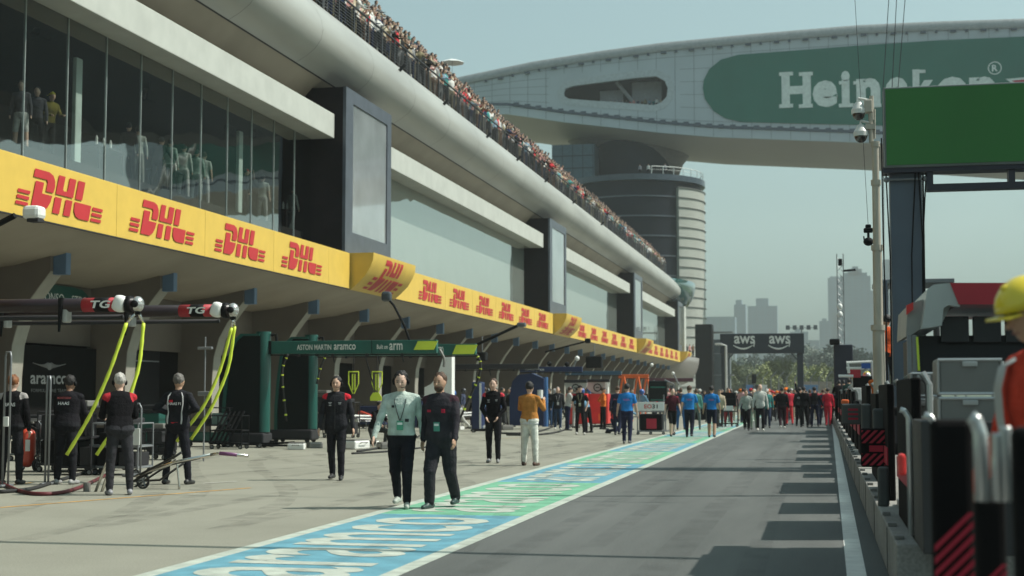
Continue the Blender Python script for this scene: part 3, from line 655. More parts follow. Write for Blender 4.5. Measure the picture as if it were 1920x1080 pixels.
mb.bb(-19.86, -19.76, Y0, Y1 + 4, 18.42, 18.47); mb.build('bar', M_RAIL, rl)
mb = MB(); mb.bb(-26, -20.5, Y0, Y1 + 4, 17.34, 18.0); mb.bb(-26, -21.15, Y0, Y1 + 4, 18.0, 18.7); mb.bb(-26, -21.8, Y0, Y1 + 4, 18.7, 19.4); mb.build('roof_steps', M_BEAM, pb)
# rounded far end: bowl shaped glass end of the balcony and lower bowl
M_GG = mat('green_glass', (.02, .07, .065), rough=.08, spec=1., coat=.8)
M_BOWL = mat('bowl_cladding', (.20, .185, .17), rough=.4, var=.1)
def bowl(yc, xc, rx, ry, zt, zb, m, name):
    mb = MB(); rings = []
    for i in range(9):
        t = i / 8; rr = math.cos(t * math.pi / 2 * .86); z = zt - (zt - zb) * math.sin(t * math.pi / 2)
        rings.append([(xc + rx * rr * math.cos(a), yc + ry * rr * math.sin(a), z) for a in [2 * math.pi * k / 28 for k in range(28)]])
    mb.loft(rings[::-1]); return mb.build(name, m, pb, True)
bowl(189, -20.2, 4.2, 11, 15.9, 11.9, M_GG, 'end_bowl'); bowl(188.5, -19.0, 3.4, 12, 6.1, 2.6, M_BOWL, 'lower_bowl')
mb = MB(); mb.bb(-18.1, -17.7, 183.4, 185.8, 0, 5.4); mb.bb(-17.5, -16.9, 183.5, 186, 6.6, 12.6); mb.build('end_column', M_BEAM, pb)
# far grandstand across the main straight (seen only in the window reflections)
gs = thing('grandstand', 'roofed grandstand across the main straight mirrored in the upper windows', 'grandstand', (62, 60, 0))
gs.location = (0, 0, 0)
mb = MB(); mb.prism([(52, 0), (52, 2), (86, 11), (86, 0)], (0, 260, 0), (1, 0, 0), (0, 0, 1), 300); mb.build('seating', mat('pale_seats', (.46, .475, .45), rough=.8, var=.15, scale=.4), gs)
mb = MB()
def nx_(y): return 36 + y * .03 + max(0, y - 185) * .14
def zr(y): return 30 + max(0, (y - 146)) * .17
mb.loft([[(60, y, zr(y)), (60, y, zr(y) + 2), (nx_(y), y, zr(y) + 13), (nx_(y), y, zr(y) + .5)] for y in (-40, 60, 146, 200, 245, 290)]); mb.build('roof', mat('roof_dark', (.030, .035, .035), rough=.8), gs)
mb = MB()
for y in (-30, 30, 90, 150, 210): mb.tube([(88, y, 0), (88, y, 9), (59, y, zr(y) + 1)], .5, 8)
mb.build('strut', M_BEAM, gs)
# lounge floor behind the first window
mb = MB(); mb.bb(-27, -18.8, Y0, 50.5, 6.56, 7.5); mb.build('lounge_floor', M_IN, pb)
# ------------------------------------------------------------------ bridge, tower, skyline, trees, gantries
YB = 235.0
M_BR = mat('bridge_panel', (.45, .50, .53), rough=.5, var=.07, scale=.12)
M_BRU = mat('bridge_underside', (.44, .40, .36), rough=.6, var=.08, scale=.05)
M_BRT = mat('bridge_rim', (.34, .35, .35), rough=.4, metal=.2)
br = thing('bridge_building', 'white wing shaped bridge building spanning the track with a green beer sign', 'bridge', (0, YB, 0)); br.location = (0, 0, 0)
top_px = [(640, 250), (700, 205), (760, 180), (865, 149), (1000, 121), (1120, 102), (1240, 86), (1407, 70), (1500, 62), (1610, 53), (1760, 46), (1920, 41), (2200, 36), (2600, 45)]
bot_px = [(2600, 305), (2200, 297), (1920, 285), (1640, 268), (1500, 263), (1340, 257), (1240, 249), (1057, 229), (951, 214), (860, 214), (760, 226), (700, 238)]
tp = [(atY(x, y, YB).x, atY(x, y, YB).z) for x, y in top_px]; bt = [(atY(x, y, YB).x, atY(x, y, YB).z) for x, y in bot_px]
tear_px = [(1057, 174), (1060, 166), (1075, 161), (1130, 154), (1190, 146), (1230, 143), (1246, 151), (1252, 165), (1250, 181), (1240, 192), (1226, 197), (1160, 192), (1100, 188), (1066, 185), (1058, 180)]
tear = [(atY(x, y, YB).x, atY(x, y, YB).z) for x, y in tear_px]
mb = MB(); mb.prism(tp + bt, (0, YB + .6, 0), (1, 0, 0), (0, 0, 1), .6, 0, [tear]); mb.build('front_face', M_BR, br)
# body behind the face: bottom sheet, top sheet and back
DB = 28
def bpt(p, k): return (p[0], YB + .62 + DB * k, p[1])
mb = MB(); rows = []
for k in (0, .25, .5, .75, 1.):
    rows.append([(x, YB + .62 + DB * k, z + 1.2 * math.sin(k * math.pi) * -1) for x, z in bt[::-1]])
mb.sheet(rows); mb.build('underside', M_BRU, br, True)
mb = MB(); rows = [[(x, YB + DB * k, z + (.55 if k == 0 else 1.5 * math.sin(math.pi * k)) - .02) for x, z in tp] for k in (0, .3, .6, 1.)]
mb.sheet(rows); mb.sheet([[(x, YB - .25, z - .95) for x, z in tp], [(x, YB - .35, z - .45) for x, z in tp], [(x, YB - .25, z + .2) for x, z in tp], [(x, YB, z + .53) for x, z in tp]]); mb.build('roof_rim', M_BRT, br, True)
mb = MB(); mb.prism(tp + bt, (0, YB + DB + 1, 0), (1, 0, 0), (0, 0, 1), .4); mb.build('rear_face', M_BR, br)
# panel joints as thin recessed-looking strips
mb = MB()
def zt_at(x, L):
    L = sorted(L)
    for a, b in zip(L, L[1:]):
        if a[0] <= x <= b[0]: return a[1] + (b[1] - a[1]) * (x - a[0]) / (b[0] - a[0])
    return None
x = -60.
while x < 60:
    zt, zb = zt_at(x, tp), zt_at(x, bt)
    if zt and zb and zt - zb > 1:
        if not (tear[0][0] - 1 < x < tear[7][0] + .3): mb.bb(x - .035, x + .035, YB - .02, YB + .0, zb + .1, zt - .9)
        else: mb.bb(x - .035, x + .035, YB - .02, YB, zb + .1, tear[11][1] - 1.2); mb.bb(x - .035, x + .035, YB - .02, YB, tear[5][1] + 1.2, zt - .9)
    x += 3.1
for f in (.16, .30, .44, .58, .72, .86):
    rows = [[], []]
    for x in np.arange(-58, 60, 2.):
        zt, zb = zt_at(x, tp), zt_at(x, bt)
        if not zt or not zb: continue
        z = zb + (zt - zb) * f
        if tear[0][0] - 2 < x < tear[7][0] + 2 and .25 < f < .8:
            if len(rows[0]) > 1: mb.sheet(rows)
            rows = [[], []]; continue
        rows[0].append((x, YB - .022, z - .03)); rows[1].append((x, YB - .022, z + .03))
    if len(rows[0]) > 1: mb.sheet(rows)
mb.build('panel_joint', mat('joint_grey', (.19, .21, .23), rough=.7), br)
# walkway shadow drawn as a dark strip above the lower edge, and rail brackets under the rim
mb = MB(); off = lambda L, d: [(x, z + d) for x, z in L]
lo = sorted(bt)[1:]
mb.sheet([[(x, YB - .05, z + 1.45) for x, z in lo], [(x, YB - .05, z + 1.95) for x, z in lo]])
for k, (x, z) in enumerate([(x, zt_at(x, bt)) for x in np.arange(-50, 50, 1.9)]):
    if z: mb.bb(x, x + .9, YB - .3, YB - .06, z + 1.5, z + 2.1)
for k, x in enumerate(np.arange(-55, 55, 2.3)):
    z = zt_at(x, tp)
    if z: mb.bb(x, x + (.9 if k % 2 else .4), YB - .5, YB - .1, z - 1.35, z - 1.05)
mb.build('shadow_line_brackets', mat('shadow_line_brackets', (.09, .11, .14), rough=.6), br)
# teardrop window: surround ring and room behind
ctr = (sum(p[0] for p in tear) / len(tear), sum(p[1] for p in tear) / len(tear))
ring = []
for i_, p in enumerate(tear):
    a_, b_ = Vector(tear[i_ - 1]), Vector(tear[(i_ + 1) % len(tear)]); t_ = (b_ - a_).normalized(); ring.append((p[0] - t_.y * 1.15, p[1] + t_.x * 1.15))
mb = MB(); mb.prism(ring, (0, YB - .0, 0), (1, 0, 0), (0, 0, 1), .05, 0, [tear]); wf = mb.build('window_frame', mat('window_surround', (.43, .47, .49), rough=.5), br)
x0, x1 = tear[0][0], tear[8][0]; zb, zt = min(p[1] for p in tear), max(p[1] for p in tear)
mb = MB(); mb.bb(x0 - 1, x1 + 1, YB + 6, YB + 6.2, zb - 1, zt + 1); mb.bb(x0 - 1, x1 + 1, YB + .7, YB + 6, zb - 1.2, zb - .2, 1)
mb.bb(x0 + 5.5, x0 + 9.5, YB + 4, YB + 4.3, zb, zt - 1.2, 2); mb.bb(x0 + 11, x0 + 16, YB + 4, YB + 4.3, zb, zt, 2); mb.tube([(x0 + 8.5, YB + 3, zt), (x0 + 11.5, YB + 3, zb + 1)], .35, 6, 2)
mb.build('lounge', [M_IN, DARK, mat('lounge_wall', (.30, .31, .33), rough=.7)], wf)
# green sign
M_HG = mat('sign_green', (.008, .13, .09), rough=.55, var=.08, scale=.15); M_HW = mat('sign_letter', (.66, .72, .68), rough=.55)
pill_px = [(2500, 66), (2200, 64), (1920, 69), (1760, 76), (1610, 86), (1480, 96), (1385, 103), (1352, 112), (1330, 130), (1320, 150), (1318, 166), (1322, 186), (1338, 208), (1360, 222), (1390, 229), (1500, 232), (1640, 235), (1920, 246), (2500, 270)]
mb = MB(); mb.prism([(atY(x, y, YB).x, atY(x, y, YB).z) for x, y in pill_px][::-1], (0, YB - .06, 0), (1, 0, 0), (0, 0, 1), .10); sg = mb.build('sign', M_HG, br)
p0, p1 = atY(1462, 203, YB), atY(1845, 203, YB); caph = atY(1500, 135, YB).z - p0.z
YS = YB - .17
def lett(px0, px1, s, bold, hpx=(203, 135), dy=0):
    a, b = atY(px0, hpx[0], YB), atY(px1, hpx[1], YB)
    return text(s, ((a.x + b.x) / 2, YS + dy, (a.z + b.z) / 2), (1, 0, 0), (0, 0, 1), b.x - a.x, b.z - a.z, M_HW, 'letter', sg, bold)
lett(1466, 1520, 'H', .045); lett(1524, 1570, 'e', .05, (202, 150)); lett(1578, 1593, 'i', .06, (201, 133)); lett(1606, 1650, 'n', .05, (201, 146))
lett(1660, 1703, 'e', .05, (202, 144)); lett(1712, 1752, 'k', .05, (201, 129)); lett(1757, 1814, 'e', .05, (202, 143)); lett(1818, 1866, 'n', .05, (201, 143))
mb = MB()
for (xa, xb, ya, yb_) in [(1461, 1487, 135, 143), (1461, 1487, 195, 203), (1498, 1524, 135, 143), (1498, 1524, 195, 203), (1573, 1600, 194, 202), (1573, 1590, 152, 159), (1601, 1626, 194, 202), (1630, 1652, 194, 202), (1600, 1618, 152, 159), (1713, 1735, 131, 138)]:
    a, b = atY(xa, yb_, YB), atY(xb, ya, YB); mb.bb(a.x, b.x, YS - .06, YS - .03, a.z, b.z)
c = atY(1865, 128, YB); rr = 1.05
for k in range(24):
    a = 2 * math.pi * k / 24; b = 2 * math.pi * (k + 1) / 24
    mb.add([(c.x + rr * math.cos(a), YS, c.z + rr * math.sin(a)), (c.x + rr * math.cos(b), YS, c.z + rr * math.sin(b)), (c.x + (rr - .16) * math.cos(b), YS, c.z + (rr - .16) * math.sin(b)), (c.x + (rr - .16) * math.cos(a), YS, c.z + (rr - .16) * math.sin(a))], [(0, 1, 2, 3)])
mb.build('serif', M_HW, sg); text('R', (c.x, YS, c.z), (1, 0, 0), (0, 0, 1), None, 1.05, M_HW, 'letter', sg, .03)
c = atY(1960, 168, YB); st = lambda r: [(c.x + (r if k % 2 == 0 else r * .42) * math.sin(k * math.pi / 5), c.z + (r if k % 2 == 0 else r * .42) * math.cos(k * math.pi / 5)) for k in range(10)][::-1]
mb = MB(); mb.prism(st(6.2), (0, YS, 0), (1, 0, 0), (0, 0, 1), .03, 0); mb.prism(st(5.2), (0, YS - .05, 0), (1, 0, 0), (0, 0, 1), .03, 1); mb.build('star', [M_HW, mat('star_red', (.42, .02, .05), rough=.5)], sg)
# control tower
tw = thing('control_tower', 'round dark glass control tower with pale lit louvres on its right side', 'tower', (-31.6, 247, 0)); tw.location = (0, 0, 0)
TC = Vector((-28.5, 228, 0)); TR = 10.25; NY = 250
M_DG = mat('dark_glass', (.010, .014, .022), rough=.5, var=.3, scale=.2, spec=.15); M_LV = mat('louvre', (.33, .345, .31), rough=.5, var=.08, scale=.3)
M_LG = mat('pale_glass', (.055, .10, .13), rough=.3, spec=.5)
ztop = atY(1300, 338, TC.y - 8).z
def arc(r, a0, a1, n): return [(TC.x + r * math.cos(R(a0 + (a1 - a0) * k / n)), TC.y + r * math.sin(R(a0 + (a1 - a0) * k / n))) for k in range(n + 1)]
mb = MB(); A = arc(TR, 0, 360, 60)[:-1]; mb.loft([[(x, y, 0) for x, y in A], [(x, y, ztop) for x, y in A]]); o = mb.build('glass_drum', M_DG, tw); smooth_by_angle(o, 30)
A = arc(TR + .6, -46, 40, 24); mb = MB(); mb.sheet([[(x, y, 0.) for x, y in A], [(x, y, ztop - 1.) for x, y in A]])
mb.sheet([[(TC.x + (TR + .02) * math.cos(R(-46)), TC.y + (TR + .02) * math.sin(R(-46)), z) for z in (0, ztop - 1)], [(TC.x + (TR + .6) * math.cos(R(-46)), TC.y + (TR + .6) * math.sin(R(-46)), z) for z in (0, ztop - 1)]])
mb.build('louvre_screen', M_LV, tw, True)
fl = 1.53
for k in range(int(ztop / fl)):
    z = 1 + k * fl
    mb = MB(); A = arc(TR + .78, -47, 41, 24); A2 = arc(TR + .62, -47, 41, 24)
    mb.loft([[(A[i][0], A[i][1], z), (A[i][0], A[i][1], z + .07), (A2[i][0], A2[i][1], z + .07), (A2[i][0], A2[i][1], z)] for i in range(25)]); mb.build('louvre_rib', mat('rib', (.20, .20, .19), rough=.5), tw)
    if k % 2 == 0:
        mb = MB(); A = arc(TR + .12, -160, -47, 30); A2 = arc(TR - .02, -160, -47, 30)
        mb.loft([[(A[i][0], A[i][1], z), (A[i][0], A[i][1], z + .22), (A2[i][0], A2[i][1], z + .22), (A2[i][0], A2[i][1], z)] for i in range(31)]); mb.build('floor_band', mat('band', (.085, .10, .12), rough=.3), tw)
mb = MB(); A = arc(TR + .7, 0, 360, 60)[:-1]; mb.loft([[(x, y, ztop) for x, y in A], [(x, y, ztop + .9) for x, y in A]]); mb.build('parapet', mat('parapet', (.05, .07, .09), rough=.3), tw)
mb = MB(); A = arc(TR + .4, -70, 60, 26)
for i, (x, y) in enumerate(A):
    if i % 2 == 0: mb.bb(x - .05, x + .05, y - .05, y + .05, ztop + .9, ztop + 2.1)
mb.tube([(x, y, ztop + 2.1) for x, y in A], .05, 4); mb.tube([(x, y, ztop + 1.6) for x, y in A], .025, 4); mb.build('railing', WHITE, tw)
zn = atY(1100, 225, YB).z + 2
mb = MB(); nr = 8.0; A = [(-31.3 + nr * math.cos(2 * math.pi * k / 40), NY + nr * math.sin(2 * math.pi * k / 40)) for k in range(40)]; NC = (TC.x - .8, TC.y)
mb.loft([[(x - .8, y, 0) for x, y in A], [(x - .8, y, zn) for x, y in A]]); o = mb.build('neck', M_DG, tw); smooth_by_angle(o, 30)
# pale glazed stair block left of the neck
mb = MB(); mb.bb(-44, -36.8, 238, 250, 8, zn - 5.5); sb_ = mb.build('stair_block', M_LG, tw)
mb = MB()
for x in np.arange(-44, -36.7, 1.75): mb.bb(x - .04, x + .04, 237.95, 237.99, 8, zn - 5.5)
for z in np.arange(10, zn - 6, 2.1): mb.bb(-44, -36.8, 237.93, 237.96, z, z + .12)
mb.build('glazing_bar', DARK, sb_)
# brown collar where tower meets bridge
mb = MB(); rings = []
for i in range(6):
    t = i / 5; rr = 8.4 + 9 * t * t; z = ztop + 5.5 + (zn - ztop - 5.5) * t
    rings.append([(-31.3 + 2 * t - .8 + rr * 1.0 * math.cos(2 * math.pi * k / 40), NY + rr * .72 * math.sin(2 * math.pi * k / 40), z) for k in range(40)])
mb.loft(rings); o = mb.build('collar', mat('collar', (.16, .14, .13), rough=.5), tw, True)
# dark blocks right of the pit building end
mb = MB(); a = atY(1303, 608, 200); b = atY(1336, 720, 200); mb.bb(a.x, b.x, 200, 203, 0, a.z, 0, .1)
for z in (4, 7, 10): mb.bb(a.x - .1, b.x + 2.6, 203.1, 206, z, z + .15, 1)
mb.bb(b.x, b.x + 2.2, 203.2, 206, 0, a.z - 2, 2)
tag(mb.build('led_tower', [BLACK, STEEL, mat('tower_grey', (.10, .12, .13), rough=.6)]), 'tall black screen tower beyond the end of the pit building', 'tower')
# AWS gantry
YA = 130.
ga = thing('gantry', 'dark gantry with two white cloud company logos spanning the far end of the pit lane', 'gantry', (0, YA, 0)); ga.location = (0, 0, 0)
M_NV = mat('gantry_navy', (.022, .028, .040), rough=.5, var=.1)
a, b = atY(1350, 626, YA), atY(1508, 662, YA); mb = MB(); mb.bb(a.x, b.x, YA, YA + 1.2, b.z, a.z, 0, .03); bn = mb.build('banner', M_NV, ga)
for px in (1352, 1494):
    q0, q1 = atY(px, 660, YA), atY(px + 12, 660, YA); mb = MB(); mb.bb(q0.x, q1.x, YA + .2, YA + .9, 0, b.z + .1, 0, .03); mb.build('leg', M_NV, ga)
    s_ = 1 if px < 1400 else -1; xx = q1.x if s_ > 0 else q0.x
    mb = MB(); mb.tube([(xx, YA + .5, b.z - .55), (xx + .5 * s_, YA + .5, b.z + .02)], .05, 6); mb.build('brace', M_NV, ga)
for px in (1396, 1462):
    c = atY(px, 637, YA); text('aws', (c.x, YA - .02, c.z), (1, 0, 0), (0, 0, 1), 1.85, .70, WHITE, 'logo', bn, .02)
    c = atY(px - 1, 651, YA); pts = [(c.x - .95 + 1.9 * k / 12, YA - .03, c.z + .22 - .36 * math.sin(math.pi * min(1, (k / 12) * 1.0 + .04)) ) for k in range(12)]
    mb = MB(); mb.tube(pts, [.03 + .055 * math.sin(math.pi * k / 11) for k in range(12)], 6); e = Vector(pts[-1]); mb.prism([(-.30, .10), (.12, .18), (.02, -.26), (-.04, -.24), (-.02, .06), (-.28, .02)], e + Vector((.08, 0, .10)), (1, 0, 0), (0, 0, 1), .02); mb.build('logo_arrow', WHITE, bn)
# skyline
SKY = [((1322, 1378, 594), []), ((1376, 1398, 571), [(1379, 1390, 562)]), ((1402, 1457, 574), [(1417, 1440, 559)]), ((1456, 1482, 632), []), ((1481, 1515, 622), [(1490, 1500, 616)]), ((1513, 1536, 638), []), ((1536, 1554, 602), [(1541, 1550, 597)]),
       ((1552, 1576, 521), [(1556, 1572, 518)]), ((1575, 1632, 518), [(1582, 1626, 511), (1590, 1616, 504), (1598, 1609, 499)]), ((1630, 1656, 545), []), ((1652, 1672, 492), [(1656, 1668, 486)]), ((1560, 1590, 585), []), ((1700, 1760, 640), []), ((1250, 1330, 612), [])]
names = ['long low', 'slim stepped', 'wide twin topped', 'low', 'low stepped', 'squat', 'left shoulder', 'tall flat topped', 'tallest tapering', 'mid height', 'slender pale', 'front lower', 'low right hand', 'low left hand']
wheres = ['left of the gantry', 'above the left half of the dark gantry', 'above the two gantry logos', 'between the gantry logos and its right leg', 'over the right end of the gantry', 'right of the gantry', 'beside the tallest hazy blocks', 'behind the lattice mast', 'right of the lattice mast', 'behind the camera pole', 'between the camera pole and the grey post', 'at the foot of the tallest hazy block', 'behind the white and red pit stand', 'behind the round end of the pit building']
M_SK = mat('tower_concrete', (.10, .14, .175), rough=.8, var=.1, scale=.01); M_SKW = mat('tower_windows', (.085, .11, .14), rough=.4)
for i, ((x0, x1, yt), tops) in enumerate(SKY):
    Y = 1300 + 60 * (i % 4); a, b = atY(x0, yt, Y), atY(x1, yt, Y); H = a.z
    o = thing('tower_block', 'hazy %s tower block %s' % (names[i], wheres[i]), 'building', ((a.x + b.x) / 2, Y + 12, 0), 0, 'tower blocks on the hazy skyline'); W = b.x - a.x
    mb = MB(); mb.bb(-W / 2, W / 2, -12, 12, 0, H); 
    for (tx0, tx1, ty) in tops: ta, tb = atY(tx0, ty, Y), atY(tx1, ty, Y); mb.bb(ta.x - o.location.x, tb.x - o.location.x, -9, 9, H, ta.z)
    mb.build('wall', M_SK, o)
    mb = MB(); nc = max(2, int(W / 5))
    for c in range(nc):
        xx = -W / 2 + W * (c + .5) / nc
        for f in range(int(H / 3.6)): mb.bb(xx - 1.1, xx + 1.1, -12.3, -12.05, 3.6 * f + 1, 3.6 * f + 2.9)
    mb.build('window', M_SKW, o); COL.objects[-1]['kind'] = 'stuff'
# trees
def leaf_mat(i): return mat('foliage%d' % i, [(.13, .155, .06), (.09, .12, .05), (.21, .24, .08), (.05, .075, .05)][i], rough=.7, var=.35, scale=1.2)
BARK = mat('bark', (.10, .075, .055), rough=.9, bump=.5)
def tree_me(seed, mi, n=900, sx=1., sz=1.):
    rg = random.Random(seed); mb = MB(); cl = [(rg.gauss(0, .28) * sx, rg.gauss(0, .28) * sx, .62 + rg.uniform(-.30, .34) * sz, rg.uniform(.12, .24)) for _ in range(16)]
    for k in range(n):
        c = rg.choice(cl); d = Vector((rg.gauss(0, 1), rg.gauss(0, 1), rg.gauss(0, 1))).normalized() * c[3] * rg.uniform(.5, 1.05); p = Vector((c[0], c[1], c[2])) + d * Vector((1, 1, .8)).length / 1.6
        a = Vector((rg.gauss(0, 1), rg.gauss(0, 1), rg.gauss(0, 1))).normalized() * .030; b = a.orthogonal().normalized() * .026
        mb.add([p - a, p + b, p + a, p - b], [(0, 1, 2, 3)])
    cr = mb; t = MB(); t.tube([(0, 0, 0), (.01, 0, .3), (0, .01, .6)], [.03, .022, .012], 7)
    for k in range(5): c = cl[k]; t.tube([(0, 0, .3 + .05 * k), (c[0], c[1], c[2])], [.012, .004], 5)
    return cr, t
TB = []
for s_ in range(5):
    cr, t = tree_me(40 + s_, 0, 3000, 1.15 if s_ % 2 else .9, 1.); cm = bpy.data.meshes.new('crown'); cm.from_pydata(cr.V, [], cr.F); tm = bpy.data.meshes.new('trunk'); tm.from_pydata(t.V, [], t.F); TB.append((cm, tm))
    cm.materials.append(None); tm.materials.append(BARK)
TREES = [(1290, 700, 230, 2.), (1305, 695, 235, 2), (1340, 690, 300, 0), (1362, 684, 305, 0), (1385, 690, 310, 0), (1405, 696, 300, 1), (1425, 689, 300, 0), (1445, 682, 295, 2), (1462, 680, 300, 0), (1480, 686, 305, 0), (1498, 694, 300, 1), (1516, 684, 280, 2), (1534, 690, 285, 0), (1550, 697, 300, 0), (1566, 690, 310, 0),
         (1350, 670, 520, 3), (1385, 667, 520, 3), (1420, 676, 520, 3), (1455, 672, 520, 3), (1500, 668, 520, 3), (1530, 662, 500, 3), (1560, 652, 500, 3), (1590, 652, 500, 3), (1620, 664, 480, 3), (1715, 668, 500, 3), (1790, 670, 500, 3), (1860, 668, 500, 3), (1690, 690, 320, 0), (1745, 694, 320, 0), (1810, 692, 320, 1), (1265, 668, 500, 3), (1320, 690, 310, 0)]
cnt = 0
order = sorted(range(len(TREES)), key=lambda i: TREES[i][0]); rankn = {}
for i, (px, py, Y, k) in enumerate(TREES):
    p = atY(px, py, Y); k = int(k); H = max(5, p.z * 1.02)
    kinds = ['olive green bushy tree', 'dull green tree', 'bright spring green tree', 'dark distant rounded tree']
    row = [j for j in order if (int(TREES[j][3]) == 3) == (k == 3)]; rk = ORD[row.index(i)]
    o = thing('tree', rk + (' tree from the left in the dark hazy far row' if k == 3 else ' tree from the left behind the catch fence, ' + kinds[k]), 'tree', (p.x, Y, 0), i * 1.3, 'trees beyond the far end of the pit lane'); cm, tm = TB[i % 5]
    c = link(cm, 'crown', o); c.material_slots[0].link = 'OBJECT'; c.material_slots[0].material = leaf_mat(k); t = link(tm, 'trunk', o); o.scale = (H * (.85 if k != 3 else 1.2), H * .85, H)
# far hedge line, fence and small boards at the end of the lane
fe = thing('catch_fence', 'tall catch fence with angled tops in front of the far trees', 'fence', (0, 215, 0)); fe.location = (0, 0, 0)
mb = MB(); 
for k in range(17):
    x = atY(1400 + 15 * k, 700, 215).x; mb2 = MB(); mb2.tube([(x, 215, 0), (x, 215, 3.8), (x + .8, 215, 4.7)], .07, 6); mb2.build('post', STEEL, fe)
x0, x1 = atY(1400, 700, 215).x, atY(1640, 700, 215).x
for z in np.arange(.4, 3.9, .35): mb.tube([(x0, 215, z), (x1, 215, z)], .012, 4)
mb.build('wire', STEEL, fe)
mb = MB(); mb.bb(x0, x1, 216, 216.3, 0, 1.1, 0); mb.bb(x0 + 8, x1 - 6, 222, 223, 0, 3.3, 1); tag(mb.build('barrier', [mat('barrier_pale', (.35, .38, .38), rough=.6), mat('barrier_tan', (.34, .27, .20), rough=.7, var=.2)]), 'long low pale barrier behind the far catch fence', 'barrier')
for i, (px, c_) in enumerate([(1412, (.08, .20, .42)), (1425, (.6, .62, .62)), (1520, (.10, .22, .40))]):
    q = atY(px, 728, 190); mb = MB(); mb.bb(q.x - .9, q.x + .9, 190, 190.2, .3, 2.6, 0, .02); mb.bb(q.x - .8, q.x - .7, 190, 190.1, 0, .4, 1); mb.bb(q.x + .7, q.x + .8, 190, 190.1, 0, .4, 1)
    tag(mb.build('sign_board', [mat('board%d' % i, c_, rough=.5), STEEL]), ['blue advertising board left of the far signal lamp', 'white advertising board beside the blue one at the far fence', 'blue advertising board near the right gantry leg'][i], 'board')
q = atY(1414, 712, 150); mb = MB(); mb.tube([(q.x, 150, 0), (q.x, 150, q.z)], .05, 6, 0); mb.box((q.x, 149.9, q.z + .1), (.45, .3, .95), 1, None, .08); tag(mb.build('signal_light', [STEEL, BLACK]), 'black signal lamp on a thin pole under the dark gantry', 'signal')
# far lamp pole by left gantry leg, light tower behind the gantry
q = atY(1361, 648, 115); mb = MB(); mb.tube([(q.x, 115, 0), (q.x, 115, q.z), (q.x - .35, 115, q.z + .1)], .09, 8); mb.box((q.x - .6, 115, q.z + .12), (.5, .3, .16), 0, None, .04); tag(mb.build('street_lamp', mat('pale_steel', (.5, .5, .48), rough=.4)), 'pale grey lamp pole in front of the left gantry leg', 'lamp')
q = atY(1503, 614, 260); mb = MB(); mb.tube([(q.x, 260, 0), (q.x, 260, q.z)], .12, 6)
for dx in (-2.4, -1.2, 0, 1.2, 2.4): mb.box((q.x + dx, 260, q.z), (.7, .3, .8), 0, None, .05)
mb.bb(q.x - 2.6, q.x + 2.6, 259.9, 260.1, q.z - .1, q.z); tag(mb.build('floodlight_mast', STEEL), 'small floodlight mast sticking up behind the right end of the gantry', 'mast')
# ------------------------------------------------------------------ pit equipment
M_GRN = mat('racing_green', (.006, .075, .060), rough=.35, coat=.3, var=.08); M_GB = mat('green_beam', (.010, .10, .080), rough=.45)
M_NAVY = mat('navy_paint', (.012, .025, .085), rough=.45); M_BLUE = mat('blue_paint', (.02, .09, .35), rough=.45)
M_CHR = mat('chrome', (.62, .60, .56), rough=.22, metal=1., var=.05); M_SIL = mat('silver_case', (.20, .195, .18), rough=.5, metal=.25, var=.12)
M_WORN = mat('worn_pole', (.44, .40, .33), rough=.5, metal=.25, var=.2, scale=3, stretch=(1, 1, .3))
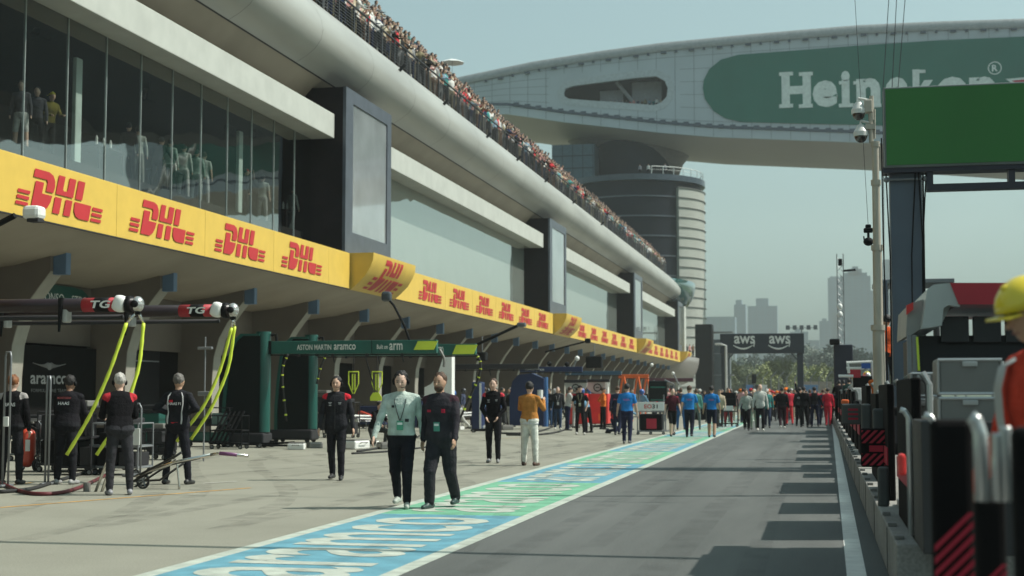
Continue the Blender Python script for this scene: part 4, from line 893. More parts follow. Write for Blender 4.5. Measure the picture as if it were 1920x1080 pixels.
# --- overhead booms of the near team
def boom(Y, px0, px1, pyc, rpx, label, hoses, tgx):
    a, b = atY(px0, pyc, Y), atY(px1, pyc, Y); z = (a.z + b.z) / 2; rad = rpx * (Y / 2640)
    o = thing('overhead_boom', label, 'boom', (b.x, Y, 0), 0, 'overhead booms of the near team'); L = lambda x, y, zz: (x - b.x, y - Y, zz)
    xs = a.x - 1.2
    mb = MB(); mb.tube([L(xs, Y, z), L(b.x, Y, z)], rad, 14, 0); mb.tube([L(xs, Y + .12, z - rad * 1.7), L(b.x - .3, Y + .12, z - rad * 1.7)], rad * .35, 8, 1); mb.build('beam', [mat('boom_carbon', (.020, .010, .012), rough=.3, coat=.2, spec=.3), DARK], o, True)
    mb = MB(); mb.tube([L(xs, Y, 0), L(xs, Y, z)], .09, 12); mb.box(L(xs, Y, .05), (.8, .8, .1), 0, None, .03); mb.build('post', BLACK, o)
    c = atY(tgx, pyc, Y); mb = MB(); w_ = .50; mb.tube([L(c.x - w_ * .62, Y, z), L(c.x + w_ * .55, Y, z)], rad * 1.03, 14, 0); mb.build('red_sleeve', DRED, o, True)
    mb = MB(); mb.tube([L(c.x - w_ * .22, Y, z), L(c.x + w_ * .28, Y, z)], rad * 1.05, 14, 0); mb.build('black_sleeve', BLACK, o, True)
    text('TG', L(c.x + .02, Y - rad * 1.12, z), (1, 0, 0), (0, 0, 1), .34, rad * 1.1, WHITE, 'lettering', o, .03, shear=.25)
    mb = MB(); mb.ell(L(b.x, Y, z), (.10, .11, .125), 18, 12, 0); mb.tube([L(b.x, Y - .13, z), L(b.x, Y + .13, z)], .055, 12, 2); mb.tube([L(b.x, Y, z - .08), L(b.x, Y, z - .16)], .05, 10, 2); mb.box(L(b.x - .27, Y - .05, z + .01), (.20, .22, .26), 1, Matrix.Rotation(.35, 3, 'Y'), .07); mb.tube([L(b.x - .17, Y, z), L(b.x - .09, Y, z)], .135, 14, 2)
    mb.build('boom_head', [mat('head_silver', (.55, .54, .52), rough=.25, metal=.7), WHITE, BLACK], o, True)
    for q in (px0 + 75, px0 + (px1 - px0) * .62):
        c = atY(q, pyc, Y); mb = MB(); mb.box(L(c.x, Y, z - rad * 1.3), (.09, .16, rad * 2.4), 0, None, .02); mb.tube([L(c.x - .05, Y - .1, z + rad), L(c.x - .06, Y - .12, z - .42)], [.045, .02], 8, 1); mb.build('clamp', [mat('clamp_grey', (.42, .42, .40), rough=.4), BLACK], o)
    for pts in hoses:
        P_ = [atY(x, y, Y + dy) for x, y, dy in pts]; mb = MB(); mb.tube([L(b.x, Y, z - .10), L(*P_[0])], [.028, .022], 8, 1)
        q = [L(*p) for p in P_]; Q = []
        for i in range(len(q) - 1):
            for k in range(10): t = k / 10; Q.append(Vector(q[i]).lerp(Vector(q[i + 1]), t))
        Q.append(Vector(q[-1]))
        for _ in range(12): Q = [Q[0]] + [(Q[i - 1] + Q[i] * 2 + Q[i + 1]) / 4 for i in range(1, len(Q) - 1)] + [Q[-1]]
        mb.tube(Q, [.028 + .003 * math.sin(i * 1.9) for i in range(len(Q))], 10, 0); mb.build('yellow_hose', [YEL, CHR_], o, True)
    return o
CHR_ = M_CHR
boom(20.5, -90, 258, 573, 14, 'nearer black overhead boom with red sleeve and two spread yellow hoses', [[(237, 606, -.1), (205, 700, -.2), (168, 782, -.3), (125, 853, -.4)], [(269, 606, .1), (262, 690, .05), (230, 780, -.1), (181, 853, -.2)]], 192)
boom(23.0, -60, 437, 585, 12, 'farther black overhead boom with red sleeve and two yellow hoses close together', [[(434, 615, 0), (415, 690, 0), (385, 760, -.1), (331, 828, -.2)], [(440, 612, .1), (430, 690, .1), (398, 765, 0), (358, 824, -.1)]], 370)
# --- lamp heads on arms
def arm(name, Y, pts, r, head_px, head, label, m=BLACK, hm=WHITE):
    P_ = [atY(x, y, Y) for x, y in pts]; o = thing(name, label, 'lamp', (P_[0].x, Y, 0)); L = lambda v: Vector(v) - Vector((P_[0].x, Y, 0))
    mb = MB(); mb.tube([L(p) for p in P_], r, 8); mb.build('arm', m, o)
    c = L(atY(head_px[0], head_px[1], Y)); mb = MB(); mb.box(c, head, 0, None, min(head) * .3); mb.build('lamp_head', hm, o, False)
    return o, c
o, c = arm('floodlight', 23, [(-60, 450), (28, 404)], .055, (64, 399), (.34, .30, .24), 'white boxy floodlight on a black arm in front of the first banner logo')
mb = MB(); mb.box(c + Vector((.03, 0, -.14)), (.22, .22, .06), 0, None, .01); mb.build('lens', DARK, o)
arm('floodlight', 38.6, [(772, 650), (758, 610), (738, 572), (727, 560)], .035, (725, 556), (.28, .25, .28), 'dark square lamp head on a thin pole under the curved banner', BLACK, mat('lamp_dark', (.05, .06, .07), rough=.4))
arm('floodlight', 52, [(885, 650), (925, 632), (972, 610)], .055, (978, 609), (.32, .3, .16), 'dark lamp on a long diagonal arm below the second row of banner logos', BLACK, mat('lamp_grey', (.10, .11, .12), rough=.4))
arm('floodlight', 74, [(1022, 660), (1060, 650), (1096, 641)], .045, (1102, 639), (.3, .3, .25), 'small dark lamp on a thin arm under the far curved banner', BLACK, BLACK)
# --- green team towers and beams
def tower(Y, colx, bulkx, ytop, ybot, label):
    a, b = atY(colx[0], ytop, Y), atY(colx[1], ybot, Y); zt = a.z; xc = (a.x + b.x) / 2; r_ = (b.x - a.x) / 2
    o = thing('screen_tower', label, 'tower', (xc, Y, 0), 0, 'dark green screen towers'); L = lambda x, z: (x - xc, z)
    mb = MB(); mb.tube([(0, 0, .42), (0, 0, zt)], r_, 20); mb.build('column', M_GRN, o, True); smooth_by_angle(COL.objects[-1], 40)
    xb = atY(bulkx, ybot, Y).x - xc; ztb = zt - .08
    pr = [(0, .30), (xb, .30), (xb * .99, ztb * .35), (xb * .93, ztb * .6), (xb * .84, ztb * .82), (xb * .68, ztb * .95), (xb * .5, ztb), (0, ztb)]
    mb = MB(); mb.prism(pr, (0, .30, 0), (1, 0, 0), (0, 0, 1), .55); mb.build('body', mat('tower_black', (.006, .009, .009), rough=.6, spec=.1), o)
    mb = MB(); mb.prism([(p[0] * 1.0 - .02 * (1 if p[0] < -.1 else 0), p[1] + .012) for p in pr[1:]] + [(0, ztb - .05)] + [(p[0] * .93, p[1] * .985) for p in pr[1:-1]][::-1], (0, -.27, 0), (1, 0, 0), (0, 0, 1), .04); mb.build('rim', M_GRN, o)
    mb = MB(); mb.box((xb / 2, 0, .24), (abs(xb) + .35, .7, .32), 0, None, .06); 
    for x in (xb * .95, 0): 
        for y in (-.28, .28): mb.tube([(x, y - .03, .07), (x, y + .03, .07)], .07, 12, 1)
    mb.build('base', [DARK, RUBBER], o)
    mb = MB(); mb.tube([(r_ + .02, 0, zt - .1), (r_ + .16, 0, zt - .08), (r_ + .2, 0, zt - .4)], .045, 8); mb.build('bracket', BLACK, o)
    return o
tower(38.3, (481, 505), 424, 622, 834, 'left dark green pit screen tower with rounded black body')
tower(42.2, (572, 594), 521, 628, 826, 'right dark green pit screen tower hung with a hose of yellow markers')
def pbeam(Y, x0, x1, y0, y1, m, label, grp='pit gantry beams over the working lane', texts=(), plate=None, legs=True, tm=WHITE, segs=()):
    a, b = atY(x0, y0, Y), atY(x1, y1, Y); H = a.z - b.z; zc = a.z - H / 2
    o = thing('gantry_beam', label, 'beam', (a.x, Y, 0), 0, grp); L = lambda x, y, z: (x - a.x, y - Y, z)
    mb = MB(); mb.bb(0, b.x - a.x, -.09, .09, zc - H / 2, zc + H / 2, 0, .012); mb.build('beam', m, o)
    for (s, c0, c1, hp) in texts:
        p, q = atY(c0, 0, Y), atY(c1, 0, Y); text(s, L((p.x + q.x) / 2, Y - .094, zc), (1, 0, 0), (0, 0, 1), q.x - p.x, H * hp, tm, 'lettering', o, .01)
    for (c0, c1, mm) in segs:
        p, q = atY(c0, 0, Y), atY(c1, 0, Y); mb = MB(); mb.bb(p.x - a.x, q.x - a.x, -.095, .095, zc - H / 2 - .004, zc + H / 2 + .004); mb.build('panel', mm, o)
    if plate:
        p, q = atY(plate[0], plate[2], Y), atY(plate[1], plate[3], Y); mb = MB(); s_ = .12; mb.prism([(p.x - a.x, q.z), (q.x - a.x - s_, q.z), (q.x - a.x, p.z), (p.x - a.x + s_, p.z)], (0, -.10, 0), (1, 0, 0), (0, 0, 1), .03); mb.build('end_plate', YEL, o)
    if legs:
        mb = MB(); mb.bb(-.12, .02, -.12, .12, 0, zc + H / 2, 0, .02); mb.box((-.05, 0, .04), (.8, .8, .08), 0, None, .02); mb.build('post', BLACK, o)
    # lights and couplings hanging under the beam
    mb = MB(); n_ = int((b.x - a.x) / .9)
    for k in range(1, n_):
        x = (b.x - a.x) * k / n_; mb.box((x, 0, zc - H / 2 - .04), (.07, .08, .07), 0); 
        if k % 2 == 0: mb.tube([(x, 0, zc - H / 2 - .05), (x + .05, 0, zc - H / 2 - .25)], .018, 6)
    mb.tube([(0, .05, zc - H / 2 - .03), (b.x - a.x, .05, zc - H / 2 - .03)], .02, 6); mb.build('coupling', DARK, o)
    return o
pbeam(38.3, 497, 820, 640, 662, M_GB, 'front green beam with white team lettering and yellow end plate', texts=[('ASTON MARTIN', 566, 629, .42), ('aramco', 634, 674, .42), ('Built on', 713, 733, .34), ('arm', 736, 760, .52)], plate=(778, 823, 640, 656), legs=False, segs=[(500, 519, BLACK), (703, 704, BLACK)])
pbeam(42.2, 590, 893, 647, 666, M_GB, 'rear green beam ending in a second yellow plate', texts=[('arm', 819, 835, .52)], plate=(850, 897, 647, 664), legs=False, segs=[(592, 605, BLACK)])
pbeam(52, 828, 1010, 683, 692, mat('beam_dark', (.02, .02, .025), rough=.4), 'thin black beam beyond the green beams', legs=False)
pbeam(58, 975, 1092, 688, 697, M_NAVY, 'navy blue beam above the man in jeans', texts=[('salesforce', 985, 1020, .5)], legs=False)
pbeam(72, 1060, 1165, 696, 703, mat('beam_teal', (.04, .10, .16), rough=.4), 'thin steel blue beam left of the orange frames', legs=False)
pbeam(84, 1160, 1216, 702, 709, ORANGE, 'orange beam above the monitor trolley', legs=False)
pbeam(100, 1215, 1300, 709, 715, mat('beam_purple', (.10, .03, .05), rough=.4), 'dark red beam beyond the monitor trolley', legs=False)
def cable(pts, r, label, Y=None, marks=0, name='cable', m=RUBBER, cat='cable'):
    P_ = [atY(x, y, yy) if yy is not None else atZ(x, y, r) for x, y, yy in pts]; Q = []
    for i in range(len(P_) - 1):
        for k in range(8): Q.append(P_[i].lerp(P_[i + 1], k / 8))
    Q.append(P_[-1])
    for _ in range(14): Q = [Q[0]] + [(Q[i - 1] + Q[i] * 2 + Q[i + 1]) / 4 for i in range(1, len(Q) - 1)] + [Q[-1]]
    o = thing(name, label, cat, P_[0]) if marks else None
    if not marks: mb = MB(); mb.tube(Q, r, 8); return tag(mb.build(name, m, None, True), label, cat)
    L = [q - P_[0] for q in Q]; mb = MB(); mb.tube(L, r, 8); mb.build('hose', m, o, True)
    for k in range(marks):
        i = int((k + .5) / marks * (len(L) - 1)); 
        mb = MB(); mb.tube([L[i], L[i].lerp(L[i + 1], .45)], r * 1.35, 8); mb.build('marker', YEL, o)
    return o
cable([(540, 664, 38.0), (528, 690, 38.0), (531, 735, 38.0), (537, 790, 38.0)], .03, 'black hose with pairs of yellow markers beside the right screen tower', marks=6)
cable([(824, 655, 38.3), (834, 672, 38.3), (832, 688, 38.3)], .035, 'short pale hose curling off the front yellow plate', m=M_SIL)
cable([(885, 656, 42.2), (903, 676, 42.2), (900, 705, 42.2), (880, 745, 42.2), (848, 818, 42.2)], .035, 'long black hose with yellow markers hanging from the rear yellow plate', marks=9)
cable([(612, 664, 40), (600, 690, 40), (594, 720, 40)], .03, 'hose with yellow markers above the walking man in the black jacket', marks=3)
cable([(670, 846, None), (725, 838, None), (770, 826, None), (800, 810, None)], .03, 'black air hose curving over the concrete behind the pair of men')
cable([(660, 850, None), (740, 846, None), (800, 838, None)], .025, 'second black air hose lying behind the pair of men')
cable([(940, 812, None), (1000, 813, None), (1040, 800, None), (1060, 780, None)], .035, 'black hose looping left of the man in jeans')
cable([(950, 815, None), (1010, 816, None), (1060, 808, None), (1082, 790, None)], .035, 'black hose running to the feet of the man in the black tee')
cable([(0, 922, None), (60, 918, None), (110, 900, None), (180, 880, None)], .03, 'black hose on the concrete at the bottom left')
cable([(0, 905, None), (50, 928, None), (130, 925, None), (200, 890, None)], .03, 'black and red hose crossing on the concrete at the lower left', m=mat('hose_red', (.10, .01, .015), rough=.6))
# yellow arrow frames hanging under the green beam
for i, (cx, lab) in enumerate([(663, 'left yellow arrow shaped frame hanging below the green beam'), (707, 'right yellow arrow shaped frame hanging below the green beam')]):
    Y = 40.; c = atY(cx, 697, Y); d = atY(cx, 738, Y); H = c.z - d.z; o = thing('stop_marker', lab, 'marker', (c.x, Y, d.z), 0, 'yellow stop markers'); W = .30
    mb = MB()
    for s in (-1, 1):
        mb.tube([(s * W / 2, 0, H), (s * W / 2, 0, H * .45), (s * .02, 0, 0)], .017, 6); mb.box((s * .035, 0, H * .52), (.035, .02, H * .75))
    mb.tube([(-W / 2, 0, H), (W / 2, 0, H)], .02, 6); mb.build('frame', YEL, o); mb = MB(); mb.tube([(0, 0, H), (0, 0, H + .58)], .012, 6); mb.build('rod', DARK, o)
o = thing('lollipop_sign', 'yellow spade shaped stop board on a slanting black pole', 'sign', (atY(705, 743, 37).x, 37, 0)); X0 = o.location.x
a, b, c = atY(684, 664, 37), atY(704, 735, 37), atY(705, 743, 37)
mb = MB(); mb.tube([(a.x - X0, 0, a.z), (b.x - X0, 0, b.z)], .016, 6); mb.build('pole', BLACK, o)
mb = MB(); w_ = .16; mb.prism([(-w_, -.12), (w_, -.12), (w_, -.02), (.08, .10), (-.08, .10), (-w_, -.02)], (0, 0, c.z), (1, 0, 0), (0, 0, 1), .02); mb.build('board', YEL, o)
# --- ground equipment
def wheel(mb, c, r, w_, ax='y', m=0, mr=1):
    c = Vector(c); d = Vector((0, 1, 0)) if ax == 'y' else Vector((1, 0, 0)); mb.tube([c - d * w_ / 2, c + d * w_ / 2], r, 18, m); mb.tube([c - d * (w_ / 2 + .004), c + d * (w_ / 2 + .004)], r * .6, 12, mr)
def front_wing(x, y, rz, z, label, tip, rack=True):
    o = thing('front_wing', label, 'car part', (x, y, z), rz, 'spare front wings'); h0 = .38 if rack else .06
    mb = MB(); rings = []
    for k in range(9):
        t = k / 8; w_ = .26 * (1 - t) + .075 * t; hh = .20 * (1 - t) + .05 * t; yy = .75 - 1.35 * t; zz = h0 + .32 - .24 * t ** 1.4
        rings.append([(w_ / 2 * math.copysign(abs(math.cos(a)) ** .7, math.cos(a)), yy, zz + hh / 2 * math.copysign(abs(math.sin(a)) ** .7, math.sin(a))) for a in [2 * math.pi * j / 14 for j in range(14)]])
    mb.loft(rings); ob = mb.build('nose_cone', [mat('nose_' + str(tip), tip, rough=.3, coat=.5)], o, True)
    for k, (yy, ch, zz) in enumerate([(-.50, .26, h0 + .03), (-.36, .16, h0 + .09), (-.24, .13, h0 + .15), (-.13, .10, h0 + .20)]):
        mb = MB(); rows = []
        for s in range(-8, 9):
            x_ = s / 8 * .92; lift = .03 * abs(s / 8) ** 2; sw = .10 * abs(s / 8)
            rows.append([(x_, yy + sw - ch / 2, zz + lift), (x_, yy + sw, zz + lift + .018), (x_, yy + sw + ch / 2, zz + lift + .05), (x_, yy + sw + ch / 2, zz + lift + .044), (x_, yy + sw, zz + lift + .006)])
        mb.loft(rows); mb.build('main_plane' if k == 0 else 'flap', [M_CARB, WHITE][k % 2], o)
    for s in (-1, 1): mb = MB(); mb.prism([(-.62, -.02), (.10, -.02), (.12, .24), (-.30, .22), (-.55, .10)], (.925 * s, 0, h0), (0, 1, 0), (0, 0, 1), .012); mb.build('endplate', WHITE, o)
    if rack:
        mb = MB()
        for sx in (-.45, .45):
            for sy in (-.4, .3): mb.tube([(sx, sy, 0), (sx, sy, h0)], .015, 6)
            mb.tube([(sx, -.4, h0), (sx, .3, h0)], .015, 6); mb.tube([(sx, -.4, .1), (sx, .3, .1)], .012, 6)
        for sy in (-.4, .3): mb.tube([(-.45, sy, h0), (.45, sy, h0)], .015, 6)
        mb.build('rack', STEEL, o)
    return o
M_CARB = mat('carbon_fibre', (.03, .03, .033), rough=.3, coat=.6)
def wr(px, py): p = atZ(px, py); return p.x, p.y
x, y = wr(690, 808); front_wing(x, y + .3, R(50), 0, 'grey and red nose with front wing on a rack between the walking men', (.55, .06, .03))
x, y = wr(715, 800); front_wing(x + .25, y + 1.2, R(50), .25, 'second red tipped nose and wing stacked behind the first', (.50, .50, .50))
x, y = wr(838, 800); front_wing(x, y + 1., R(20), 0, 'pale front wing on a low rack behind the bearded man', (.5, .52, .5))
x, y = wr(1120, 792); front_wing(x, y, R(70), 0, 'white front wing lying near the red cabinets', (.6, .6, .6), False)
def gun_box(px, py, s, label, c=WHITE, rz=.2):
    p = atZ(px, py); o = thing('equipment_case', label, 'case', (p.x, p.y, 0), rz, 'small equipment cases on the concrete')
    mb = MB(); mb.box((0, 0, .09 * s), (.5 * s, .34 * s, .18 * s), 0, None, .03 * s); mb.build('body', c, o)
    mb = MB(); mb.box((0, 0, .19 * s), (.46 * s, .30 * s, .03 * s), 0, None, .01); mb.tube([(-.1 * s, -.18 * s, .12 * s), (-.1 * s, -.22 * s, .14 * s), (.1 * s, -.22 * s, .14 * s), (.1 * s, -.18 * s, .12 * s)], .012, 6); mb.build('lid', M_SIL, o)
for i, (px, py, s, l) in enumerate([(556, 843, .9, 'pale flat case at the foot of the right screen tower'), (590, 840, .8, 'pale flat case just left of the walking man in black'), (668, 842, 1.3, 'pale case with a hose coupling right of the walking man'), (700, 836, .8, 'small pale case behind the air hoses'), (720, 842, .9, 'pale case near the light shirted man'),
        (860, 806, .8, 'pale case under the lunging mechanic'), (898, 808, 1.2, 'pale case left of the young man in black and red'), (950, 806, 1., 'pale case between the young man and the orange jacket'), (1150, 795, 1., 'pale case on the concrete near the navy dressed man'), (1100, 800, .9, 'pale case beside the black tee man')]):
    gun_box(px, py, s, l, M_SIL if i % 3 == 1 else WHITE, .2 + i * .5)
for i, (px, py, l) in enumerate([(520, 840, 'low black mat with coiled hoses between the screen towers'), (910, 811, 'low black jack base behind the young man'), (1130, 803, 'low black trolley jack on the concrete right of the black tee man'), (480, 838, 'low black base plate under the left screen tower')]):
    p = atZ(px, py); o = thing('floor_jack', l, 'jack', (p.x, p.y, 0), .1 * i); mb = MB(); mb.box((0, 0, .07), (1.1, .3, .05), 0, None, .01); mb.tube([(-.5, 0, .1), (.5, 0, .16)], .03, 8); mb.build('frame', BLACK, o)
    for s in (-.45, .45):
        for s2 in (-.17, .17): mb = MB(); wheel(mb, (s, s2, .06), .06, .04); mb.build('wheel', [RUBBER, STEEL], o)
# red fire extinguisher trolley
p = atZ(52, 852); o = thing('fire_extinguisher', 'large red wheeled fire extinguisher beside the ginger haired mechanic', 'extinguisher', (p.x, 25.5, 0)); o.location = (atY(52, 840, 25.5).x, 25.5, 0)
mb = MB(); mb.cap((0, 0, .22), (0, 0, .68), .15, .15, 20); mb.build('cylinder', mat('ext_red', (.62, .07, .035), rough=.35, coat=.3), o, True)
mb = MB(); mb.tube([(0, 0, .80), (0, 0, .92)], .04, 10); mb.box((.03, 0, .94), (.16, .05, .04)); mb.build('valve', M_SIL, o)
mb = MB(); 
for s in (-1, 1): mb = MB(); wheel(mb, (.16 * s, .05, .12), .12, .05, 'x'); mb.build('wheel', [RUBBER, STEEL], o)
mb = MB(); mb.tube([(.17, .1, .15), (.20, .12, .9), (.1, .14, 1.0), (-.1, .14, 1.0)], .014, 6); mb.build('handle', STEEL, o)
mb = MB(); mb.box((.08, -.142, .5), (.10, .01, .22), 0, None, .002); mb.build('label_plate', WHITE, o); mb = MB(); mb.tube([(0, 0, .9), (.24, -.02, .8), (.25, 0, .4), (.14, 0, .25)], .014, 6); mb.build('hose', RUBBER, o)
# long lever jack on the right of the near team
Yj = 21.2; X0 = atY(355, 900, Yj).x; zj = lambda px, py, dy=0: Vector((atY(px, py, Yj + dy).x - X0, dy, atY(px, py, Yj + dy).z))
o = thing('lever_jack', 'long chrome lever jack on spoked wheels pointing to the right', 'jack', (X0, Yj, 0))
mb = MB(); mb.tube([zj(245, 905), zj(300, 875), zj(375, 858)], .022, 8); mb.tube([zj(250, 915, .3), zj(330, 862, .3)], .018, 8); mb.tube([zj(262, 890, -.1), zj(330, 855, -.1), zj(340, 848, -.1)], .02, 8); mb.tube([zj(245, 903, .2), zj(300, 900, .2), zj(345, 868, .2)], .018, 8); mb.build('frame', mat('jack_black', (.03, .03, .03), rough=.3, metal=.4), o, True)
mb = MB(); mb.tube([zj(255, 893), zj(330, 866), zj(395, 853)], .028, 10); mb.build('ram', M_CHR, o, True)
mb = MB(); mb.tube([zj(395, 853), zj(412, 850), zj(465, 855)], .026, 10, 0); mb.tube([zj(412, 850), zj(445, 853)], .030, 10, 1); mb.build('handle', [M_CHR, mat('grip_purple', (.18, .06, .16), rough=.4)], o, True)
mb = MB(); mb.tube([zj(331, 862), zj(336, 914)], .016, 8); mb.cap(zj(336, 912), zj(336, 915), .022, .022); mb.build('leg', M_CHR, o)
for dy in (0, .5):
    c = zj(268, 905, dy); c.z = .11; mb = MB(); pts = [c + Vector((.10 * math.cos(a), 0, .10 * math.sin(a))) for a in [2 * math.pi * k / 20 for k in range(21)]]; mb.tube(pts, .016, 6, 0)
    for k in range(6): a = math.pi * k / 3; mb.tube([c, c + Vector((.09 * math.cos(a), 0, .09 * math.sin(a)))], .009, 5, 1)
    mb.build('wheel', [RUBBER, STEEL], o)
# bent tube ramp in front
Yf = 20.4; X0 = atY(195, 930, Yf).x; zf = lambda px, py, dy=0: Vector((atY(px, py, Yf + dy).x - X0, dy, atY(px, py, Yf + dy).z))
o = thing('tube_stand', 'worn chrome tube stand with rounded top in front of the white haired mechanic', 'stand', (X0, Yf, 0))
mb = MB(); mb.tube([zf(178, 925), zf(205, 855), zf(225, 800), zf(243, 790), zf(243, 800)], .024, 10); mb.tube([zf(190, 925), zf(212, 860), zf(222, 790), zf(230, 783), zf(240, 786)], .024, 10); mb.tube([zf(178, 926), zf(190, 926)], .03, 8); mb.build('frame', M_CHR, o, True)
mb = MB(); mb.box(zf(183, 928) + Vector((0, 0, .0)), (.24, .25, .05), 0, None, .01); mb.tube([zf(163, 905), zf(163, 925)], .055, 12, 1); mb.build('foot', [mat('foot_orange', (.50, .24, .05), rough=.5), M_SIL], o)
# board on rounded post, small rack with monitor, trolleys
def frame_stand(px, py0, py1, Y, w_, label, m=M_CHR, board=None):
    a, b = atY(px, py0, Y), atY(px, py1, Y); o = thing('stand', label, 'stand', (a.x, Y, 0)); H = a.z
    mb = MB(); mb.tube([(-w_, 0, .03), (-w_, 0, H - .08), (-w_ * .7, 0, H), (w_ * .7, 0, H), (w_, 0, H - .08), (w_, 0, .03)], .018, 8); mb.box((0, 0, .03), (w_ * 2.2, .35, .04), 0, None, .01); mb.build('frame', m, o, True)
    if board: mb = MB(); mb.box((0, -.02, board[0]), (w_ * 1.9, .03, board[1]), 0, None, .01); mb.build('board', WHITE, o)
    return o
frame_stand(253, 757, 868, 24.2, .13, 'pale board on a round topped tube stand left of the man with hands on hips', STEEL, (.72, .30))
frame_stand(92, 705, 905, 21.6, .03, 'thin upright grey pole beside the black jacketed mechanic', STEEL)
frame_stand(16, 660, 800, 21, .05, 'slanting grey pole at the left edge of the picture', STEEL, (1.05, .16))
def trolley(px, py, Y, W, H, Dp, label, top=None, cases=(), rz=0., m=STEEL, screen=False):
    x = atY(px, py, Y).x; o = thing('trolley', label, 'trolley', (x, Y, 0), rz)
    mb = MB()
    for sx in (-1, 1):
        for sy in (-1, 1): mb.tube([(sx * W / 2, sy * Dp / 2, .10), (sx * W / 2, sy * Dp / 2, H)], .018, 6)
    for z in (.14, H * .55, H):
        for sy in (-1, 1): mb.tube([(-W / 2, sy * Dp / 2, z), (W / 2, sy * Dp / 2, z)], .016, 6)
        for sx in (-1, 1): mb.tube([(sx * W / 2, -Dp / 2, z), (sx * W / 2, Dp / 2, z)], .016, 6)
    mb.bb(-W / 2, W / 2, -Dp / 2, Dp / 2, .15, .17); mb.bb(-W / 2, W / 2, -Dp / 2, Dp / 2, H * .55 + .01, H * .55 + .03); mb.build('frame', m, o)
    for sx in (-1, 1):
        for sy in (-1, 1): mb = MB(); wheel(mb, (sx * (W / 2 - .04), sy * (Dp / 2 - .03), .06), .06, .035); mb.build('wheel', [RUBBER, STEEL], o)
    for (x0, x1, z0, z1, mm) in cases: mb = MB(); mb.bb(x0, x1, -Dp / 2 + .03, Dp / 2 - .03, z0, z1, 0, .02); mb.build('box', mm, o)
    return o
trolley(230, 870, 24.8, .9, .95, .6, 'steel tool trolley loaded with black boxes behind the white haired mechanic', cases=[(-.4, .0, .17, .50, BLACK), (.05, .4, .17, .42, DARK), (-.35, .3, .55, .78, BLACK), (-.1, .3, .96, 1.05, DARK)])
trolley(120, 860, 25.5, .8, 1.15, .6, 'dark equipment rack behind the black jacketed mechanic', cases=[(-.35, .35, .17, .6, BLACK), (-.35, .2, .66, 1.1, DARK)], m=DARK)
trolley(392, 838, 38.2, 1.5, 1.1, .7, 'dark green wheeled cage trolley left of the screen towers', cases=[(-.7, .7, .17, .42, M_GRN), (-.6, .1, .63, .8, DARK), (.2, .6, .63, .95, mat('frosted', (.12, .2, .18), rough=.3))], m=DARK)
trolley(430, 838, 36.8, .9, .9, .5, 'black sack trolley leaning with long bars near the left screen tower', m=BLACK); 
for k in range(5): 
    mb = MB(); mb.tube([(-.45 + k * .13, -.3, .15), (-.15 + k * .13, .1, 1.02)], .03, 6); mb.build('bar', BLACK, [o_ for o_ in COL.objects if o_.name.startswith('trolley')][-1])
trolley(700, 770, 60, 1.2, 1.0, .7, 'dark cabinet trolley deep behind the spare noses', cases=[(-.55, .55, .17, .95, M_NAVY)], m=DARK)
p = atY(385, 640, 30); mb = MB(); mb.tube([(p.x, 30, 0), (p.x, 30, p.z + .1)], .02, 6); mb.box((p.x, 30, p.z - .15), (.35, .1, .06), 0, None, .02); mb.box((p.x, 30, 1.5), (.3, .1, .10), 0, None, .02); tag(mb.build('pit_light', STEEL), 'thin grey stand with two small cross bars left of the green tower', 'stand')
# --- team boards in the garages
o = thing('garage_board', 'black garage board with winged emblem and white lettering', 'board', (0, 0, 0)); Xb = -20.4
pa = atX(60, 700, Xb); mb = MB(); mb.bb(Xb - .05, Xb, 34.2, 38.1, .3, 2.78); mb.build('board', mat('board_black', (.008, .008, .008), rough=.8, spec=.05), o)
text('aramco', (Xb + .01, 35.5, 1.87), (0, 1, 0), (0, 0, 1), 1.9, .24, mat('lettering_grey', (.30, .30, .30), rough=.5), 'lettering', o, .02); text('FORMULA ONE TEAM', (Xb + .01, 35.5, 1.58), (0, 1, 0), (0, 0, 1), 1.8, .09, mat('lettering_dim', (.16, .16, .16), rough=.5), 'lettering', o)
mb = MB()
for s in (-1, 1):
    for k in range(6): mb.tube([(Xb + .01, 35.5 + s * .08, 2.18 + k * .03), (Xb + .01, 35.5 + s * (.85 - k * .09), 2.31 - k * .015)], .012, 4)
mb.ell((Xb + .01, 35.5, 2.23), (.01, .14, .10), 12, 8); mb.build('wings_emblem', mat('lettering_dim', (.16, .16, .16), rough=.5), o)
for i, (yy, s, lab) in enumerate([(37.7, 'ALONSO    STROLL', 'dark green arch sign with two driver names above the near garage')]):
    mb = MB(); arch = [(0, 0)] + [(3.0 * (1 - math.cos(a)) / 1., 1.0 * math.sin(a)) for a in [math.pi / 2 * k / 10 for k in range(11)]] + [(3.0, 0)]
    o = thing('name_sign', lab, 'sign', (0, 0, 0)); A = [(x * .85, z * .72) for x, z in [(0, 0), (.05, .4), (.25, .75), (.6, .95), (1.1, 1.), (2.1, 1.), (2.6, .95), (2.9, .75), (3.05, .4), (3.1, 0)]]
    mb.prism([(q[0] * 1.35 + yy - 3.3, q[1] + 3.75) for q in A][::-1], (-20.58, 0, 0), (0, 1, 0), (0, 0, 1), .08); mb.build('board', M_GRN, o)
    text(s, (-20.48, yy - 1.25, 4.12), (0, 1, 0), (0, 0, 1), 3.1, .24, WHITE, 'lettering', o)
